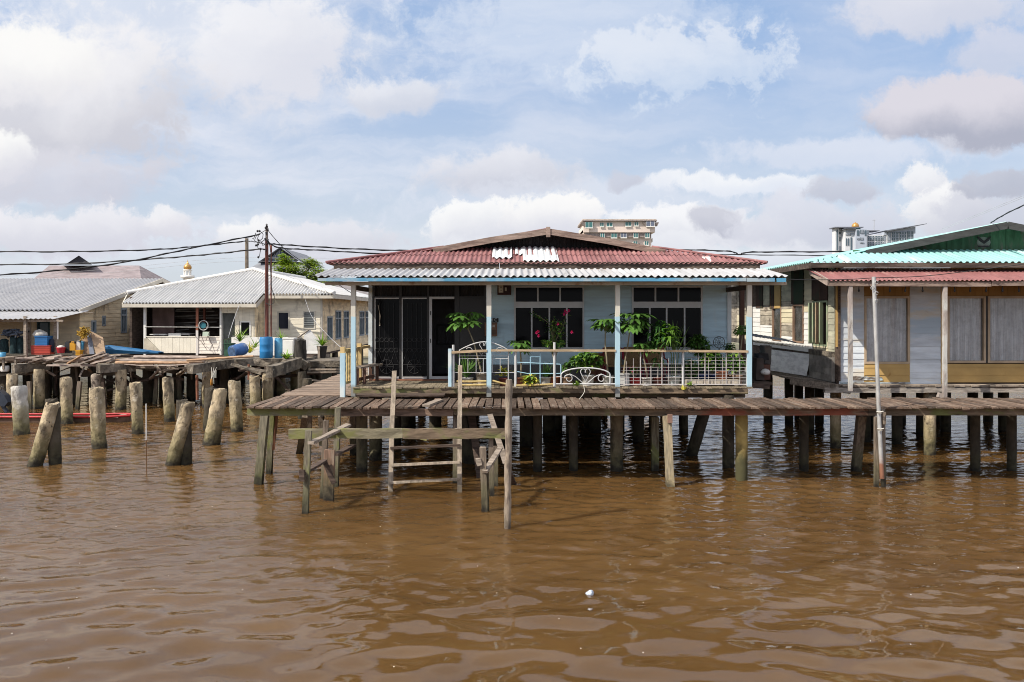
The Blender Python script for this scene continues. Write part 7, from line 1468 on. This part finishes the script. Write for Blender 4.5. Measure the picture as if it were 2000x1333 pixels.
for a, b, c, d, yy in ((1698, 1710, 461, 470, 1), (1712.5, 1726, 461, 470, 1), (1728, 1733, 461, 470, 1), (1698, 1710, 473, 482, 1), (1712.5, 1726, 473, 482, 1), (1728, 1733, 473, 482, 1), (1735, 1741, 454, 470, .5), (1743.5, 1756, 453.5, 470, .5), (1758.5, 1771, 453, 469.5, .5), (1773.5, 1785, 452, 469, .5), (1735, 1741, 472, 480, .5), (1743.5, 1756, 472, 480, .5), (1758.5, 1770, 472, 480, .5), (1677, 1684, 450, 457, -1), (1677, 1683, 465, 469.5, -1), (1677, 1684, 474, 476, -1), (1677, 1684, 487, 489, -1), (1691, 1695, 462.5, 464, 1), (1691, 1695, 475, 477, 1), (1691, 1700, 451, 457, 1), (1652, 1654, 466, 480, 0), (1656, 1658, 466, 480, 0), (1661, 1664, 464, 490, 0), (1644.5, 1650, 480, 488, 3), (1639, 1642, 448, 488, 2), (1652, 1667, 451, 454, 0), (1652, 1660, 457, 460, 0), (1661, 1667, 456, 461, 0), (1645, 1649.5, 452, 456, 3), (1645, 1649.5, 462, 470, 3), (1671, 1675, 451, 461, -1), (1686, 1689, 451, 461, -1), (1671, 1676, 466, 469, -1)):
    q = MB(); y = D + yy; q.box(X(a, D), y - .15, Z(d, D), X(b, D), y, Z(c, D)); w = q.build('window', plain('glass_slate_teal', (.06, .10, .115), .15, 0, .6) if b - a > 4 else GLASSB, wb)
    if b - a > 4.5:
        q = MB()
        for k in range(1, 4): xx = lerp(X(a, D), X(b, D), k / 4); q.box(xx - .06, y - .2, Z(d, D), xx + .06, y - .151, Z(c, D))
        for k in range(1, 3): zz = lerp(Z(d, D), Z(c, D), k / 3); q.box(X(a, D), y - .2, zz - .05, X(b, D), y - .151, zz + .05)
        q.build('frame', GB, w)
q = MB(); q.tube([P(1707, 450, D + 5), P(1707.5, 429.5, D + 5)], .09, 5); q.tube([P(1704, 430.5, D + 5), P(1711, 430, D + 5)], .06, 4); q.build('mast', GALV, wb)
q = MB(); q.box(X(1691, D), D + 1, Z(451, D), X(1721, D), D + 6, Z(449.6, D)); q.build('canopy', DK2, wb)
# minaret
D = 120; mn = bldg('minaret', 'small white minaret with a golden onion dome', (X(366, D), D, 0)); c = P(366.5, 551, D)
q = MB(); q.lathe((c.x, c.y, 0), [(.75, 0), (.75, c.z)], 14); q.lathe((c.x, c.y, c.z), [(.6, 0), (.6, .5), (.95, .55), (.95, .95), (.5, .95)], 14); q.build('shaft', WHITEP, mn)
for k in range(7):
    a = k * .8976; q = MB(); q.tube([(c.x + .45 * math.cos(a), c.y + .45 * math.sin(a), c.z + .9), (c.x + .45 * math.cos(a), c.y + .45 * math.sin(a), c.z + 1.7)], .1, 6); q.build('column', WHITEP, mn)
q = MB(); q.lathe((c.x, c.y, c.z + 1.65), [(.62, 0), (.62, .12), (.4, .14)], 14); q.build('cornice', WHITEP, mn)
q = MB(); q.lathe((c.x, c.y, c.z + 1.78), [(.4, 0), (.56, .22), (.56, .45), (.38, .72), (.14, .95), (.03, 1.3), (.01, 1.5)], 16); q.build('dome', mat('gold_dome', (.55,.30,.09)), mn)
# dark gabled hall at far left
D = 95; hl = bldg('hall', 'hall with a wide brown grey roof and a dark gablet at far left', (X(180, D), D + 8, 0)); TH = mat('roof_shingle_brown', (.27, .225, .23), .9, .2, .8, (1,1,3), .4, 3, stains=[((.32,.27,.26), .4, 2, (1,1,3))])
q = MB(); a = [P(62, 548, D), P(276, 548, D), P(272, 519, D + 9), P(96, 519, D + 9)]; b = [p + Vector((0, 20, -2)) for p in a[:2]]; q.add(a + b, [(0,1,2,3), (1,5,2), (0,3,4), (3,2,5,4)]); q.build('roof', TH, hl)
q = MB(); q.add([P(122, 517.5, D + 4), P(185, 517.5, D + 4), P(154, 495.5, D + 4), P(122, 517.5, D + 16), P(185, 517.5, D + 16), P(154, 495.5, D + 16)], [(0,2,5,3), (1,4,5,2), (0,3,4,1)]); q.build('gablet_roof', mat('roof_grey_far', (.4, .4, .42), .8), hl)
q = MB(); q.add([P(127, 517.3, D + 4.4), P(180, 517.3, D + 4.4), P(154, 499.5, D + 4.4)], [(0,1,2)]); q.build('gablet_wall', mat('gablet_charcoal', (.05, .05, .06), .9), hl)
q = MB(); q.box(X(80, D), D + 3, 0, X(262, D), D + 18, Z(548, D) - .1); q.build('wall', CREAM, hl)
# grey pyramid-roofed pavilion behind the pole
D = 100; pv = bldg('pavilion', 'grey pyramid roofed pavilion with a glazed gable behind the pole', (X(545, D), D + 10, 0)); PR = mat('roof_slate_far', (.24, .25, .27), .8, .12, .6, (1,1,3))
q = MB(); a = [P(455, 545, D), P(640, 545, D), P(585, 512, D + 8), P(508, 512, D + 8)]; q.add(a + [a[1] + Vector((0, 26, 0)), a[0] + Vector((0, 26, 0))], [(0,1,2,3), (1,4,2), (0,3,5), (3,2,4,5)]); q.build('roof', PR, pv)
q = MB(); ap, ll_, rr_ = P(546, 483.5, D + 6), P(503, 513, D + 6), P(588, 513, D + 6); bk = Vector((0, 14, 0))
q.add([ll_, ap, ap + bk, ll_ + bk, rr_, rr_ + bk], [(0,1,2,3), (4,5,2,1)]); q.build('upper_roof', PR, pv)
q = MB(); q.add([P(520, 512, D + 6.6), P(577, 512, D + 6.6), P(546.5, 488, D + 6.6)], [(0,1,2)]); gz_ = q.build('gable_glazing', GLASSB, pv)
q = MB()
for px in (530, 538, 546, 554, 562): 
    t_ = 1 - abs(px - 546.5) / 28; q.beam(P(px, 512, D + 6.5), P(px, 512 - 23 * t_, D + 6.5), .12, .12)
for py in (497, 505): q.beam(P(546 - (py - 488) * 1.15, py, D + 6.5), P(546 + (py - 488) * 1.2, py, D + 6.5), .12, .12)
q.build('glazing_bars', PR, gz_)
q = MB(); q.box(X(470, D), D + 2, 0, X(625, D), D + 22, Z(545, D) - .1); q.build('wall', CREAM, pv)
# small house with a teal roof seen under the veranda eave
D = 62; sh = bldg('teal_roof_house', 'small house with a grey and teal metal roof glimpsed left of the blue house', (X(705, D), D + 4, 0))
q = MB(); q.corr(P(640, 597, D), (1,0,0), (0, 6, 1.3), 0, X(770, D) - X(640, D), lambda u: 0, lambda u: 3.0, .3, .03, spp=5); q.build('roof', mat('roof_teal_grey', (.26, .40, .44), .6, .15, 1, (3,.4,.4)), sh)
q = MB(); q.add([P(630, 573, D + 3), P(735, 580, D + 3), P(700, 562, D + 7), P(648, 553, D + 7)], [(0,1,2,3)]); q.v += [(a, b + .1, c - .15) for a, b, c in q.v]; q.f += [(7,6,5,4)]; q.m.append(0); q.s.append(False); q.build('upper_roof', mat('roof_grey_old', (.22, .20, .20), .9, .2), sh)
q = MB(); q.box(X(650, D), D + 1, .5, X(765, D), D + 9, Z(597, D) - .05); q.build('wall', CREAM, sh)
# tree
def tree(name, label, D, trunk_px, ground, lobes, n, m, m2, leaf=.34):
    t = thing(name, label, 'tree', (X(trunk_px, D), D, ground)); q = MB(); b = Vector((X(trunk_px, D), D, ground)); tops = []
    cz = min(P(l[0], l[1], D).z for l in lobes)
    q.tube([b, b + Vector((.05, 0, (cz - ground) * .6)), Vector((b.x + .1, D, cz))], [.24, .2, .13], 8)
    for lx, ly, lr, dy in lobes:
        c = P(lx, ly, D + dy); q.tube([Vector((b.x + .08, D, lerp(ground, cz, .75))), Vector((b.x, D, cz)).lerp(c, .5) + Vector((0, 0, -.1)), c], [.1, .06, .03], 6)
    q.build('trunk', STEM, t); lf, l2 = MB(), MB()
    for lx, ly, lr, dy in lobes:
        c = P(lx, ly, D + dy); r = lr / F * D
        for sub in range(max(3, int(n * lr / 100))):
            d = Vector((R.gauss(0, 1), R.gauss(0, 1), R.gauss(0, 1))).normalized(); cc = c + d * r * R.uniform(.3, .95); 
            for k in range(12):
                p = cc + Vector((R.gauss(0, 1), R.gauss(0, 1), R.gauss(0, .8))) * r * .2; a = R.uniform(0, 6.28)
                blade(l2 if R.random() < .3 else lf, p, (math.cos(a), math.sin(a), R.uniform(-.2, .7)), leaf * R.uniform(.6, 1.1), leaf * .5, .8, 2)
    lf.build('crown', m, t); l2.build('second_tone_leaves', m2, t)  # second leaf colour, picked at random
# unseen wood added on the far shore to darken the water's reflections
TLF = mat('leaf_unseen_wood', (.06, .085, .03), .8, .35, .5, bump=0, isl=.35)
q = MB()
for k in range(2600):
    xx = R.uniform(-260, 330); hgt = 3.2 + 1.6 * noise.noise(Vector((xx * .06, 3, 1))) + .8 * noise.noise(Vector((xx * .21, 7, 2))); zz = R.uniform(.8, 1.2 + hgt); yy = 142 + R.uniform(-3, 3)
    a = R.uniform(0, 6.28); blade(q, Vector((xx, yy, zz)), (math.cos(a), math.sin(a), R.uniform(-.2, .6)), R.uniform(1.4, 2.6), 1.3, .8, 2)
tag(q.build('unseen_wood', TLF), 'unseen strip of trees added on the far shore to darken the water', 'trees', None, 'stuff')
TL = mat('leaf_tree', (.30, .37, .06), .6, .3, 3, bump=0, isl=.35, trans=.3)
tree('tree', 'bright green tree behind the pale hipped roof', 57, 575, 1.0, [(553, 507, 12, 0), (548, 522, 17, -.4), (563, 518, 16, .3), (575, 528, 16, -.5), (560, 540, 24, 0), (590, 540, 22, .4), (603, 520, 16, 0), (612, 516, 12, .5), (620, 536, 17, -.3), (608, 548, 18, 0), (540, 540, 14, 0), (582, 552, 20, -.4)], 160, TL, LEAFB, .36)
tree('shrub_tree', 'low green tree under the left veranda eave', 52, 632, 1.6, [(622, 557, 10, 0), (635, 559, 12, 0), (643, 561, 8, 0), (615, 563, 9, 0)], 130, TL, LEAFM, .3)
